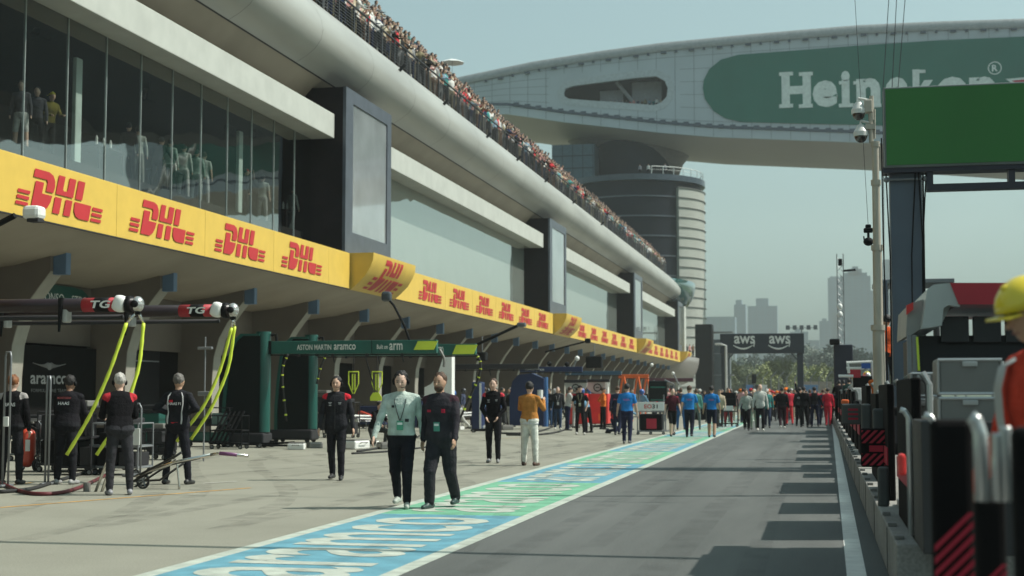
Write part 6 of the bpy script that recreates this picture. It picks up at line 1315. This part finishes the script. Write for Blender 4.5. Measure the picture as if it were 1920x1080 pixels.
# step for the orange marshal
mb = MB(); mb.bb(1.28, 1.95, 32.3, 33.1, .4, 1.42, 0, .02); tag(mb.build('step_box', STEEL), 'grey steel step box behind the blue grey post', 'step')
# overhead cables out of frame whose shadows cross the lane
def wire(Y, z, r, label, tr=False):
    mb = MB(); 
    if tr:
        for dz in (0, .32): mb.tube([(-24, Y, z + dz), (6, Y, z + dz)], .045, 6)
        for k in range(60): mb.tube([(-24 + k * .5, Y, z), (-23.75 + k * .5, Y, z + .32)], .02, 4); 
    else: mb.tube([(-24, Y, z), (6, Y, z)], r, 6)
    return tag(mb.build('overhead_truss' if tr else 'overhead_cable', STEEL), label, 'truss' if tr else 'cable')
wire(14.9, 8.2, .1, 'thin overhead truss crossing above the near end of the lane', True); wire(21.8, 9.6, .022, 'thin cable strung high across the lane')
# ------------------------------------------------------------------ people in the lane
K = (.008, .0075, .009); NV = (.015, .018, .045); RD = (.50, .025, .04); BL = (.025, .19, .50); WH = (.55, .55, .52); MINT = (.36, .46, .41)
def P(px, py, rot, pose, label, **k):
    p = atZ(px, py); return person(p.x, p.y, rot, pose, label, **k)
o, B = P(20, 908, 190, 'stand', 'ginger haired mechanic in black and white team kit at the left edge', top=K, yoke=(.35, .33, .32), skin=2, hair='ginger', h=1.80, extras=[('back', 'HAAS', .2)], girth=1.1)
def band(o, B, z0, z1, c, name, r=(.17, .13), y=.0):
    mb = MB(); rings = []
    for z in (z0, z1): rings.append([B['sp'](Vector((r[0] * math.cos(a), r[1] * math.sin(a) + y, z))) for a in [2 * math.pi * k / 20 for k in range(20)]])
    mb.loft(rings); return mb.build(name, cloth(c), o, True)
band(o, B, -.02, .03, (.4, .03, .04), 'belt', (.198, .158), .008)
o, B = P(122, 908, 182, 'work', 'heavy set mechanic in plain black jacket seen from behind wearing a headset', top=(.013, .012, .015), skin=3, hair='black', h=1.80, girth=1.2, extras=['headset', ('back', 'HAAS', .2, .055)], seed=2, shoe=(.3, .3, .3))
text('MONEYGRAM', B['sp'](Vector((0, .17, .45))), B['Rc'] @ Vector((-1, 0, 0)), B['Rc'] @ Vector((0, 0, 1)), .24, .035, cloth((.55, .12, .12)), 'back_lettering', o, .01)
o, B = P(222, 928, 215, 'work', 'white haired mechanic in black kit with headset turned towards the hoses', top=K, yoke=(.4, .03, .04), skin=2, hair='white', h=1.80, girth=1.08, extras=['headset'], seed=4, shoe=(.25, .25, .27), trousers=(.035, .035, .04))
o, B = P(332, 908, 180, 'hips', 'grey haired mechanic in black and white racing overall with hands on hips', top=(.018, .018, .022), yoke=(.02, .02, .024), skin=1, hair='grey', h=1.83, girth=1.02, extras=[('back', 'HAAS F1', .22, .045)], seed=5, trousers=(.015, .015, .02))
mb = MB()
for s in (-1, 1):
    f = lambda a, b, c: B['sp'](Vector((a, b, c)))
    mb.tube([f(.09 * s, .08, .54), f(.125 * s, .115, .48), f(.135 * s, .125, .36), f(.115 * s, .122, .22), f(.125 * s, .138, .10), f(.12 * s, .146, .03)], [.010, .012, .010, .010, .014, .012], 6)
mb.build('white_piping', cloth((.5, .5, .5)), o, True); band(o, B, .02, .06, (.5, .03, .04), 'belt', (.186, .146), .004)
mb = MB(); mb.box(B['sp'](Vector((.07, .14, .40))), (.06, .01, .04), 0, B['Rc']); mb.build('red_badge', cloth(RD), o)
o, B = P(630, 900, 8, 'walkC', 'young man in black jacket with red shoulders and headset round his ear walking alone', top=(.022, .022, .026), yoke=RD, sleeve=(.03, .03, .035), trousers=(.016, .016, .02), skin=0, hair='black', h=1.80, girth=1.05, extras=['headset', ('chest', (.6, .6, .6))], seed=7)
mb = MB(); mb.tube([B['sp'](Vector((0, -.150, z))) for z in (-.06, .1, .3, .5)], .004, 4); mb.build('zip', DARK, o)
o, B = P(752, 952, 9, 'walkA', 'man in pale mint shirt and headset walking with his head down', top=(.44, .52, .47), trousers=(.013, .012, .020), skin=2, hair='black', h=1.83, girth=1.13, jacket=False, extras=['headset', ('lanyard', (.08, .09, .09), (.06, .28, .18))], seed=8, shoe=(.36, .40, .36))
band(o, B, -.01, .015, (.02, .02, .02), 'belt', (.20, .142), .006)
mb = MB(); mb.box(B['sp'](Vector((-.09, -.145, .40))), (.035, .008, .03), 0, B['Rc']); mb.box(B['sp'](Vector((.09, -.15, .22))), (.05, .008, .04), 0, B['Rc']); mb.build('chest_badges', DARK, o)
o, B = P(827, 953, -8, 'walkB', 'bearded man in dark team overshirt with pass walking beside the mint shirted man', top=(.035, .032, .038), yoke=(.06, .03, .04), trousers=(.030, .030, .034), skin=1, hair='brown', h=1.80, girth=1.12, short=False, extras=['beard', ('lanyard', (.03, .03, .035), (.05, .25, .19))], seed=9, baggy=.16, shoe=(.02, .05, .045))
mb = MB(); 
for s in (-1, 1): mb.box(B['sp'](Vector((.10 * s, -.155, .36))), (.05, .008, .05 if s > 0 else .03), 0, B['Rc'])
mb.build('chest_badges', cloth((.45, .03, .06)), o)
o, B = P(925, 868, 5, 'clasp', 'fair haired young man in black shirt with red shoulders clasping his hands', top=K, yoke=(.52, .05, .07), skin=2, hair='brown', h=1.82, girth=.98, jacket=False, extras=[('chest', (.5, .5, .5))], seed=10, shoe=(.2, .2, .2))
o, B = P(993, 873, 172, 'photo', 'dark haired person in orange brown jacket and white trousers seen from behind', top=(.42, .18, .045), trousers=(.62, .62, .55), skin=0, hair='black', h=1.74, girth=1.04, extras=[('phone', 0)], seed=11, baggy=.10, shoe=(.09, .045, .03))
band(o, B, -.07, -.02, (.6, .6, .58), 'shirt_hem', (.20, .150), .01)
P(860, 806, 300, 'lunge', 'mechanic in white trousers and blue helmet lunging behind the bearded man', top=(.05, .06, .08), sleeve=(.35, .36, .36), trousers=(.50, .50, .46), skin=0, h=1.78, res='mid', extras=[('visor_helmet', (.03, .12, .42))], seed=3)
P(700, 838, 60, 'kneel', 'person in dark clothes kneeling behind the walking man in black', top=K, sleeve=(.25, .22, .2), trousers=(.05, .05, .05), skin=0, h=1.7, res='mid', jacket=False)
P(683, 788, 20, 'stand', 'person in blue denim jacket standing inside the garage above the spare noses', top=(.06, .11, .22), trousers=NV, skin=0, hair='brown', h=1.74, res='mid', extras=['long', ('lanyard', (.5, .5, .5), (.5, .5, .5))])
P(548, 785, 80, 'stand', 'person in green shirt half hidden behind the right screen tower', top=(.02, .18, .14), trousers=K, skin=2, hair='brown', h=1.72, res='mid')
P(737, 788, 20, 'stand', 'person in white overall between the two walking men', top=(.45, .45, .42), trousers=(.4, .4, .38), skin=0, hair='brown', h=1.76, res='mid')
P(868, 792, 80, 'stand', 'mechanic in dark overall and black helmet beside the white fin screen', top=(.05, .06, .10), trousers=(.3, .3, .3), h=1.75, res='mid', extras=[('visor_helmet', (.05, .05, .06))])
P(957, 795, 178, 'stand', 'crew member in green and pale shirt seen from behind left of the orange jacket', top=(.28, .26, .22), yoke=(.02, .20, .17), trousers=(.08, .09, .09), skin=2, hair='grey', h=1.78, res='mid', short=True)
P(974, 793, 30, 'stand', 'bald man in grey shirt behind the orange jacket', top=(.22, .19, .19), trousers=(.05, .05, .06), skin=2, hair='grey', h=1.82, res='mid', nohair=True)
P(915, 790, 200, 'stand', 'mechanic in black behind the young man with a dark helmet', top=K, trousers=K, h=1.76, res='mid', extras=[('visor_helmet', (.03, .03, .03))])
P(1018, 790, 170, 'work', 'mechanic in silver helmet and dark teal overall behind the orange jacket', top=(.03, .07, .09), trousers=(.02, .03, .05), h=1.76, res='mid', extras=[('visor_helmet', (.45, .45, .45))])
P(1046, 806, 12, 'walkC', 'man in open dark jacket and blue jeans with a lanyard', top=(.02, .02, .025), trousers=(.03, .055, .11), skin=2, hair='grey', h=1.78, res='mid', extras=[('lanyard', (.5, .5, .5), (.4, .4, .4))], shoe=(.5, .5, .45))
P(1030, 800, 320, 'photo', 'cameraman in black behind the man in jeans', top=K, trousers=(.03, .06, .12), h=1.74, res='mid')
P(1088, 815, 5, 'pocket', 'young man in black tee with red shoulders and hands in his pockets', top=K, yoke=(.45, .03, .05), skin=2, hair='brown', h=1.80, res='mid', short=True, jacket=False, extras=[('lanyard', (.3, .3, .2), (.3, .3, .2)), ('cap', K)], shoe=(.45, .45, .42))
P(1158, 816, 182, 'walkA', 'mechanic in navy team shirt seen from behind left of the blue shirt', top=(.02, .025, .05), trousers=(.02, .025, .05), skin=0, hair='brown', h=1.80, res='mid', extras=[('back', 'BULL', .26, .05, (.4, .1, .15))])
P(1176, 832, 180, 'walkC', 'stocky man in bright blue shirt and navy trousers seen from behind', top=BL, trousers=(.02, .022, .05), skin=0, hair='black', h=1.80, res='mid', girth=1.12, short=True, jacket=False, extras=[('back', 'VISA', .2, .06, (.45, .15, .35))], shoe=(.12, .12, .12))
P(1261, 818, 20, 'walkB', 'person in red and black tee and black shorts beside the monitor trolley', top=(.06, .012, .02), yoke=(.35, .03, .05), trousers=K, shin='skin', skin=2, hair='black', h=1.72, res='mid', short=True, jacket=False, girth=.92)
P(1293, 820, 182, 'walkA', 'man in bright blue shirt and dark trousers walking away on the painted strip', top=BL, trousers=(.014, .016, .03), skin=1, hair='brown', h=1.80, res='mid', short=True, jacket=False, girth=1.08, extras=[('back', 'VISA', .2, .06, (.45, .12, .2))])
P(1335, 820, 178, 'walkC', 'man in bright blue shirt and dark shorts walking away on the painted strip', top=(.02, .17, .46), trousers=(.014, .016, .03), shin='skin', skin=1, hair='black', h=1.76, res='mid', short=True, jacket=False, girth=1.08, extras=[('back', 'VISA', .2, .06, (.45, .12, .2))])
P(1277, 806, 180, 'stand', 'mechanic in blue trousers beyond the red and black tee', top=(.05, .06, .08), trousers=(.03, .10, .25), hair='brown', h=1.76, res='lo')
P(1306, 806, 180, 'stand', 'person in pale green shirt half hidden behind the left blue shirted walker', top=(.10, .28, .24), trousers=(.10, .12, .12), hair='brown', h=1.72, res='lo')
P(1350, 803, 0, 'walkB', 'person in cream top right of the blue shirt and shorts', top=(.45, .38, .28), trousers=(.04, .04, .04), hair='brown', h=1.72, res='lo')
P(1366, 800, 0, 'stand', 'person in red top pushing the dark monitor trolley', top=(.5, .05, .06), trousers=(.4, .05, .05), hair='brown', h=1.78, res='lo')
P(1400, 807, 0, 'walkA', 'woman in pale grey top and wide black trousers facing the camera', top=(.32, .36, .33), trousers=K, hair='brown', h=1.68, res='mid', baggy=.2, extras=['long'])
P(1414, 805, 0, 'walkB', 'woman in black top and pale green trousers beside the tall man', top=(.03, .03, .03), trousers=(.26, .32, .25), hair='blond', h=1.68, res='mid', extras=['long'])
P(1426, 808, 2, 'walkC', 'tall bald man in white jacket and black trousers walking towards the camera', top=(.52, .54, .50), trousers=(.014, .014, .018), skin=2, nohair=True, hair='blond', h=1.88, res='mid', shoe=(.6, .6, .55))
P(1439, 802, 0, 'walkA', 'person in teal shirt and white cap behind the tall man', top=(.06, .24, .22), trousers=(.03, .04, .07), hair='black', h=1.76, res='mid', extras=[('cap', (.6, .6, .58))])
P(1467, 803, 182, 'walkB', 'man in black jacket and white cap in the middle of the lane', top=K, trousers=(.03, .014, .02), hair='black', h=1.80, res='mid', girth=1.1, extras=[('cap', (.6, .6, .58))], shoe=(.55, .55, .5))
P(1553, 798, 175, 'walkC', 'race driver in red overall standing by the white line', top=(.50, .02, .04), trousers=(.52, .03, .05), hair='black', h=1.76, res='mid', shoe=(.4, .03, .04))
P(1480, 797, 200, 'walkC', 'person in bright red overall behind the man in the white cap', top=(.45, .03, .05), trousers=(.60, .04, .05), hair='black', h=1.76, res='lo')
P(1508, 801, 180, 'wave', 'man in black with one arm raised in the dark group', top=K, trousers=K, hair='black', h=1.80, res='mid')
P(1500, 799, 180, 'stand', 'man in black with a patterned back in the dark group', top=(.03, .03, .03), trousers=K, hair='black', h=1.78, res='mid', extras=[('back', 'CREW', .2, .08)])
P(1528, 800, 185, 'hail', 'man in black with red shoulders reaching forward in the dark group', top=K, yoke=(.4, .06, .08), trousers=(.02, .02, .05), hair='black', h=1.80, res='mid')
P(1519, 798, 170, 'walkA', 'man in black walking at the centre of the dark group', top=K, trousers=(.02, .02, .03), hair='brown', h=1.76, res='lo')
P(1544, 797, 180, 'stand', 'person in navy with a yellow cap left of the red overall', top=(.02, .03, .07), trousers=(.02, .03, .06), hair='brown', h=1.70, res='mid', extras=[('cap', (.6, .55, .05))])
P(1566, 796, 180, 'stand', 'person in dark grey right of the red overall', top=(.06, .07, .08), trousers=K, hair='black', h=1.74, res='lo')
# crowd deeper in the lane
rg = random.Random(11); cn = {'black': K, 'dark grey': (.06, .06, .07), 'white': WH, 'red': (.5, .04, .05), 'teal': (.05, .25, .23), 'navy': NV, 'orange': (.65, .17, .03), 'blue': (.03, .14, .38), 'cream': (.42, .36, .27), 'maroon': (.16, .02, .04), 'pale pink': (.5, .28, .28)}
ck = list(cn); used = {}
for i in range(64):
    px = rg.uniform(1225, 1572) if i % 3 else rg.uniform(1440, 1560); Y = rg.uniform(74, 112); q = atY(px, 745, Y)
    c = rg.choice(['black', 'black', 'black', 'navy', 'dark grey'] + ck); t = rg.choice(['black', 'navy', 'dark grey', 'black', 'cream']); hat = rg.choice([None, None, None, 'white', 'orange', 'red', 'black']); pose = rg.choice(['stand', 'walkA', 'walkB', 'walkC', 'stand', 'work']); away = rg.random() < .6
    rr = sorted(used).index(px) if px in used else 0; used[px] = 1
    side = ['left of the dark gantry', 'beside the left gantry leg', 'under the left gantry logo', 'under the right gantry logo', 'beside the right gantry leg', 'right of the dark gantry'][0 if px < 1345 else 1 if px < 1375 else 2 if px < 1425 else 3 if px < 1485 else 4 if px < 1515 else 5]
    dist = 'nearer' if Y < 86 else ('farther' if Y < 99 else 'farthest')
    lab = '%s person in %s top%s %s, %s' % (dist, c, (', ' + hat + ' cap,') if hat else '', side, 'facing away' if away else 'facing us')
    person(q.x, Y, (180 if away else 0) + rg.uniform(-30, 30), pose, lab, top=cn[c], trousers=cn[t], hair=rg.choice(['black', 'black', 'brown', 'blond', 'grey']), skin=rg.randrange(3), h=rg.uniform(1.64, 1.86), res='lo', jacket=rg.random() < .6, group='crowd at the far end of the pit lane')
    if hat:
        ob = COL.objects[-1]; Bi = make_body(pose, False, False, .03, 1., False, 0, 0.) if False else None
        mb = MB(); hz = 1.68; 
        inf = [b for k, b in BODY.items() if b['me'] is ob.data][0]; h0 = inf['hc']; Rh = inf['Rh']; mb.ell(h0 + Rh @ Vector((0, .01, .035)), (.105, .118, .095), 12, 8, 0, Rh); mb.box(h0 + Rh @ Vector((0, -.14, .03)), (.12, .09, .012), 0, Rh); mb.build('cap', cloth(cn[hat]), ob, True)
# crew in the middle distance, by the garages
cm_ = {'black': K, 'navy': NV, 'grey': (.15, .15, .16), 'white': (.45, .45, .43), 'dark teal': (.02, .12, .11), 'red': (.45, .04, .05), 'pale blue': (.15, .28, .40), 'orange': (.6, .15, .03)}
for i in range(44):
    px = 880 + i * 9.2 + rg.uniform(-5, 5); Y = rg.uniform(54, 98); q = atY(px, 745, Y)
    if q.x > -7.5: continue
    c = rg.choice(list(cm_)); t = rg.choice(['black', 'navy', 'grey', 'white', 'black']); hm = rg.choice([None, None, 'helmet', 'cap']); pose = rg.choice(['stand', 'work', 'kneel', 'lean', 'walkA', 'hips', 'walkB', 'pocket'])
    person(q.x, Y, rg.uniform(0, 360), pose, '%s garage crew member from left in %s top and %s trousers%s' % (ORD[i // 2] if i < 40 else ['far right', 'rightmost'][i % 2], c, t, ' with ' + hm if hm else ''), top=cm_[c], trousers=cm_[t], hair=rg.choice(['black', 'brown']), skin=rg.randrange(3), h=rg.uniform(1.7, 1.85), res='mid', jacket=pose in ('stand', 'work'), group='garage crews in the middle distance', extras=[('visor_helmet', rg.choice([(.4, .4, .4), (.03, .1, .35), (.03, .03, .03)]))] if hm == 'helmet' else [('cap', (.03, .03, .04))] if hm == 'cap' else [])
# marshals and people at the wall
p = atY(1606, 740, 47); person(p.x, 47, 185, 'lean', 'left marshal in yellow helmet and silver hood leaning on the pit wall', top=(.6, .22, .14), yoke=(.55, .55, .55), trousers=(.6, .12, .03), z=.30, h=1.78, res='mid', extras=[('helmet', (.70, .62, .02)), ('hood', 0)], skin=0)
p = atY(1628, 740, 46.2); person(p.x, 46.2, 185, 'lean', 'right marshal in yellow helmet and silver hood leaning on the pit wall', top=(.62, .25, .16), yoke=(.55, .55, .55), trousers=(.6, .12, .03), z=.42, h=1.8, res='mid', extras=[('helmet', (.70, .64, .03)), ('hood', 0)], skin=0)
mb = MB(); c = atY(1606, 740, 45.5); mb.box(c, (.30, .05, .42), 0, None, .04); tag(mb.build('white_board', mat('white_board', (.62, .62, .6), rough=.4)), 'small white rounded board in front of the left yellow helmet', 'board')
p = atY(1646, 740, 40); person(p.x, 40, 180, 'stand', 'marshal in orange behind the foot of the cream pole', top=(.65, .15, .03), trousers=(.65, .15, .03), z=.4, h=1.75, res='mid')
p = atY(1664, 740, 32.6); person(p.x + .02, 32.7, 205, 'stand', 'marshal in orange overall on the step box behind the grey post', top=(.62, .10, .03), trousers=(.03, .03, .035), z=1.42, h=1.80, res='mid', extras=[('bcap', (.03, .03, .03))], skin=1)
for i, (px, Y, c) in enumerate([(1582, 66, K), (1574, 60, K), (1592, 58, (.03, .07, .06)), (1571, 70, (.08, .08, .09))]):
    q = atY(px, 740, Y); person(q.x, Y, 180, 'lean' if i % 2 else 'stand', ['first', 'second', 'third', 'fourth'][i] + ' dark dressed person from the left by the foot of the thin mast', top=c, trousers=K, z=.4 if q.x > .6 else 0, h=1.72, res='lo', group='dark dressed people by the thin mast')
# foreground marshal, blurred at the right edge
Yf = 6.2; q = atY(1982, 700, Yf)
o, B = person(q.x, Yf, -62, 'lean2', 'blurred marshal in yellow helmet and red vest with silver stripes close to the camera', top=(.55, .055, .03), yoke=(.55, .06, .035), sleeve=(.60, .09, .04), trousers=(.05, .05, .06), skin=1, hair='black', h=1.80, z=.16, res='hi', girth=1.08, extras=[('helmet', (.78, .60, .03))], seed=21)
mb = MB()
for s in (-1, 1):
    pts = [(.10, -.158, .10), (.115, -.163, .3), (.12, -.155, .42), (.12, -.12, .51), (.11, .03, .57), (.115, .12, .50), (.115, .15, .40), (.10, .158, .1)]
    mb.sheet([[B['sp'](Vector(((p[0] + d) * s, p[1], p[2]))) for d in (-.028, .028)] for p in pts])
for z in (.06, .20):
    mb.sheet([[B['sp'](Vector((.222 * math.cos(a), .160 * math.sin(a), z + d))) for d in (-.025, .025)] for a in [2 * math.pi * k / 28 for k in range(29)]])
mb.build('reflective_stripe', mat('reflective', (.40, .40, .38), rough=.4), o, True)
mb = MB(); hc, Rh = B['hc'], B['Rh']
for s in (-1, 1): mb = MB(); mb.ell(hc + Rh @ Vector((.105 * s, .01, -.01)), (.035, .048, .058), 14, 10, 0, Rh); mb.build('ear_defender', mat('ear_yellow', (.70, .50, .03), rough=.4), o, True)
# ------------------------------------------------------------------ people behind the upper windows
WI = [(38, 268, 15, 'stand', 'dark grey', 'brown', 2, 'left woman in grey top and pale shorts behind the first window pane', (.5, .5, .48)), (68, 262, 20, 'stand', 'dark grey', 'black', 2, 'woman in grey hoodie beside the yellow cap behind the window', (.02, .02, .02)), (92, 250, 60, 'work', 'yellow', 'black', 0, 'person in yellow cap and olive top looking at a phone behind the window', (.02, .02, .02)),
      (240, 320, 200, 'stand', 'black', 'black', 0, 'dark dressed person beside the pale capped one behind the window', K), (258, 322, 200, 'stand', 'white', 'brown', 0, 'person in pale top and cream cap behind the window', (.2, .2, .18)), (295, 325, 180, 'lean', 'black', 'black', 0, 'dark dressed person leaning over a table behind the window', K),
      (318, 338, 180, 'stand', 'mint', 'black', 0, 'person in mint top right of the leaning one behind the window', K), (344, 345, 190, 'stand', 'white', 'black', 0, 'dark haired person in white and black top behind the window', (.4, .4, .38)), (368, 352, 190, 'stand', 'mint', 'black', 0, 'person in pale green top left of the white pillar behind the window', (.3, .32, .3)), (382, 356, 190, 'stand', 'white', 'brown', 0, 'fair haired person in white top behind the window', (.4, .4, .4)),
      (460, 362, 120, 'walkC', 'black', 'black', 0, 'person in red cap just right of the white pillar behind the window', K), (492, 385, 190, 'wave', 'white', 'black', 2, 'person in white tee raising one arm behind the window', (.3, .3, .3)), (548, 415, 150, 'walkC', 'white', 'black', 0, 'person in white walking near the right end of the first window', (.4, .4, .38))]
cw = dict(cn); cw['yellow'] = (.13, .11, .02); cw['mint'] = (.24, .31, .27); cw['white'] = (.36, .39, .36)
for i, (px, py, rot, pose, c, hr, sk, lab, tr_) in enumerate(WI):
    q = atX(px, py, -19.3); ex = []
    if i == 2: ex = [('bcap', (.62, .52, .04))]
    if i == 4: ex = [('cap', (.5, .45, .32))]
    if i == 10: ex = [('cap', (.55, .05, .04))]
    person(q.x, q.y, rot, pose, lab, top=cw[c], trousers=tr_, shin='skin' if i == 0 else None, hair=hr, skin=sk, h=1.74, z=7.5, res='mid', jacket=False, short=i in (9, 11), extras=ex)
for i, (px, l) in enumerate([(142, 'left white pillar standing behind the first window'), (449, 'right white pillar standing behind the first window')]):
    q = atX(px, 300, -19.0); mb = MB(); mb.box((q.x, q.y, 8.5), (.12, .32, 3.6), 0, None, .02); mb.box((q.x, q.y, 6.6), (.4, .5, .1), 0, None, .02); tag(mb.build('pillar', mat('pillar_white', (.50, .58, .54), rough=.6)), l, 'pillar')
for i, (px, py) in enumerate([(432, 245), (482, 252), (80, 60), (280, 180)]):
    q = atX(px, py, -20.5); mb = MB(); mb.tube([(q.x, q.y, 11.6), (q.x, q.y, q.z + .2)], .03, 6); mb.box((q.x, q.y, q.z), (.2, .7, .35), 0, None, .05); mb.tube([(q.x, q.y - .3, q.z), (q.x, q.y - .5, q.z - .2)], .08, 10); tag(mb.build('projector', BLACK), ['projector hung behind the glass above the right pillar', 'projector hung right of the right pillar behind the glass', 'projector hung above the yellow capped person behind the glass', 'projector hung above the table behind the glass'][i], 'projector')
for i, (px, py, l) in enumerate([(190, 335, 'low table with bottles behind the glass near the left pillar'), (315, 350, 'table behind the glass under the leaning person'), (535, 430, 'dark chairs row behind the right part of the first window')]):
    q = atX(px, py, -19.6); mb = MB(); mb.box((q.x, q.y, 8.3), (.7, 1.6, .05), 0, None, .01)
    for sx in (-.3, .3):
        for sy in (-.7, .7): mb.tube([(q.x + sx, q.y + sy, 7.5), (q.x + sx, q.y + sy, 8.28)], .03, 6)
    for k in range(3): mb.tube([(q.x + .1, q.y - .5 + .4 * k, 8.33), (q.x + .1, q.y - .5 + .4 * k, 8.55), (q.x + .1, q.y - .5 + .4 * k, 8.63)], [.04, .04, .015], 8, 1)
    tag(mb.build('table', [DARK, WHITE]), l, 'table')
# ------------------------------------------------------------------ spectators on the roof balcony
rg = random.Random(5); cr = {'white': (.60, .59, .56), 'cream': (.44, .38, .28), 'tan': (.32, .23, .14), 'grey': (.22, .22, .22), 'black': (.02, .02, .022), 'red': (.5, .04, .05), 'pink': (.5, .26, .24), 'navy': (.02, .03, .08), 'brown': (.16, .09, .055), 'khaki': (.22, .19, .12), 'pale blue': (.22, .32, .40), 'teal': (.06, .25, .24)}
crk = ['white', 'white', 'white', 'cream', 'tan', 'grey', 'grey', 'black', 'black', 'red', 'navy', 'brown', 'khaki', 'pale blue', 'teal', 'cream', 'pink']
poses = ['photo', 'stand', 'lean', 'stand', 'hail', 'stand', 'clasp', 'photo', 'clasp', 'lean']
pd = {'photo': 'holding a phone', 'lean': 'leaning forward', 'stand': 'standing still', 'hail': 'one arm out', 'wave': 'raising one arm', 'clasp': 'with folded hands'}
rows = [(-20.15, 17.35), (-20.8, 18.0), (-21.45, 18.7), (-22.1, 19.4)]; rn = ['front row', 'second row', 'third row', 'back row']
slots = []
y = 46.
while y < 190:
    for j, (rx, rz) in enumerate(rows):
        if rg.random() < (.97 if j < 3 else .72): slots.append((y + rg.uniform(-.18, .18), j))
    y += .37
slots.sort(key=lambda s: s[0]); sv, sf, smi = [], [], []; palette = [skinm(0), *[cloth(cr[k]) for k in cr], hairm('black'), hairm('brown'), skinm(2)]; pidx = {k: i + 1 for i, k in enumerate(cr)}
zones = [(0, 56, 'by the first column'), (56, 64, 'past the first column'), (64, 72, 'left of the umbrella'), (72, 82, 'near the umbrella'), (82, 999, 'right of the umbrella')]
nind = 0
for y, j in slots:
    rx, rz = rows[j]; x = rx + rg.uniform(-.12, .12); c = rg.choice(crk); tcol = rg.choice(['black', 'navy', 'black', 'black', 'brown', 'grey', 'khaki']); pose = rg.choice(poses); rot = 90 + rg.uniform(-45, 20); h = rg.uniform(1.82, 2.06); short = rg.random() < .25; hr = rg.choice(['black', 'black', 'black', 'brown'])
    if nind < 116 and 47 < y:
        zn_ = [z[2] for z in zones if z[0] <= y < z[1]][0]
        lab = '%s spectator in %s top, %s, %s, %s' % (rn[j], c, pd[pose], 'bare arms' if short else 'long sleeves', zn_)
        person(x, y, rot, pose, lab, top=cr[c], trousers=cr[tcol], hair=hr, skin=rg.choice([0, 0, 2]), h=h, z=rz, res='lo' if y < 60 else 'min', jacket=False, short=short, group='spectators along the roof railing'); nind += 1
    elif y > 47:
        B = make_body(pose, False, short, .06 if y > 110 else .045, 1., False, 0, 0.); s_ = h / 1.8; a = R(rot); ca, sa = math.cos(a), math.sin(a); V = B['V']; o0 = sum(len(v) for v in sv)
        W_ = np.stack([(V[:, 0] * ca - V[:, 1] * sa) * s_ + x, (V[:, 0] * sa + V[:, 1] * ca) * s_ + y, (V[:, 2] + B['dz']) * s_ + rz], 1); sv.append(W_)
        mm = [0, pidx[c], pidx[c], 0 if short else pidx[c], pidx[tcol], pidx[tcol], pidx['black'], len(cr) + (1 if hr == 'black' else 2)]
        sf += [tuple(i + o0 for i in f) for f in B['F']]; smi += [mm[m] for m in B['M']]
Vall = np.concatenate(sv); me = bpy.data.meshes.new('spectator_crowd'); me.from_pydata([tuple(v) for v in Vall], [], sf)
for m in palette: me.materials.append(m)
me.polygons.foreach_set('material_index', smi); me.polygons.foreach_set('use_smooth', [True] * len(sf)); me.update()
tag(link(me, 'spectator_crowd'), 'dense far part of the crowd packed along the roof railing', 'crowd', None, 'stuff')
# white umbrella on the balcony and a grey one further along
for i, (px, py, Y, m, l, ww) in enumerate([(848, 118, 76.5, WHITE, 'flat white umbrella held above the roof crowd', .75), (873, 168, 79.5, mat('umb_grey', (.20, .18, .15), rough=.7), 'grey brown umbrella held low in the roof crowd', .55)]):
    q = atX(px, py, -21.6); o = thing('umbrella', l, 'umbrella', q); mb = MB(); rings = []
    for k in range(6): t = k / 5; rings.append([(ww * t * math.cos(a) if t else .001 * math.cos(a), ww * t * math.sin(a) if t else .001 * math.sin(a), .22 * (1 - t * t) - .0) for a in [2 * math.pi * s / 8 for s in range(8)]])
    rings += [[(v[0] * .98, v[1] * .98, v[2] - .02) for v in r_] for r_ in rings[::-1]]; mb.loft(rings); c = mb.build('canopy', m, o); mb = MB(); mb.tube([(0, 0, .25), (0, 0, -1.0)], .012, 6); mb.build('shaft', STEEL, o)
    if i == 1: o.rotation_euler = (0, R(50), 0)
# a few people on the tower terrace and in the bridge lounge
for i, px in enumerate([1200, 1216, 1247]):
    q = atY(px, 322, 219.5); person(q.x, 219.5, 0, 'stand', ['left', 'middle', 'right'][i] + ' person standing on the terrace of the round tower', top=WH if i == 1 else (.2, .2, .22), trousers=K, z=ztop + .9, res='min', jacket=False)
for i in range(14):
    q = atY(1145 + i * 7.2, 190, YB + 2); person(q.x, YB + 2 + (i % 3) * .6, 0, ['stand', 'photo', 'lean'][i % 3], ORD[i] + ' person from the left in the teardrop window of the bridge', top=list(cr.values())[i % 12], trousers=K, z=zb - .2, res='min', jacket=False, group='people in the teardrop window')
for i in range(5):
    q = atY(1288 + i * 5, 652, 183 + i); person(-17.6 + i * .35, 184.5 + i * .8, 60, 'stand', ORD[i] + ' person from the left on the terrace at the far banner end', top=list(cr.values())[i * 2], trousers=K, z=6.1, res='min', jacket=False, group='people on the end terrace')
# ------------------------------------------------------------------ haze
mb = MB(); mb.bb(-700, 700, -30, 1650, -1.2, 190); hz = mb.build('haze', WHITE); m = bpy.data.materials.new('haze_air'); m.use_nodes = True; n = m.node_tree; n.nodes.remove(n.nodes['Principled BSDF'])
v = n.nodes.new('ShaderNodeVolumePrincipled'); v.inputs['Color'].default_value = (.90, .97, .975, 1); v.inputs['Density'].default_value = .00025; v.inputs['Anisotropy'].default_value = .2
n.links.new(v.outputs[0], n.nodes['Material Output'].inputs['Volume']); hz.data.materials.clear(); hz.data.materials.append(m); tag(hz, 'pale haze over the circuit', 'haze', None, 'stuff')
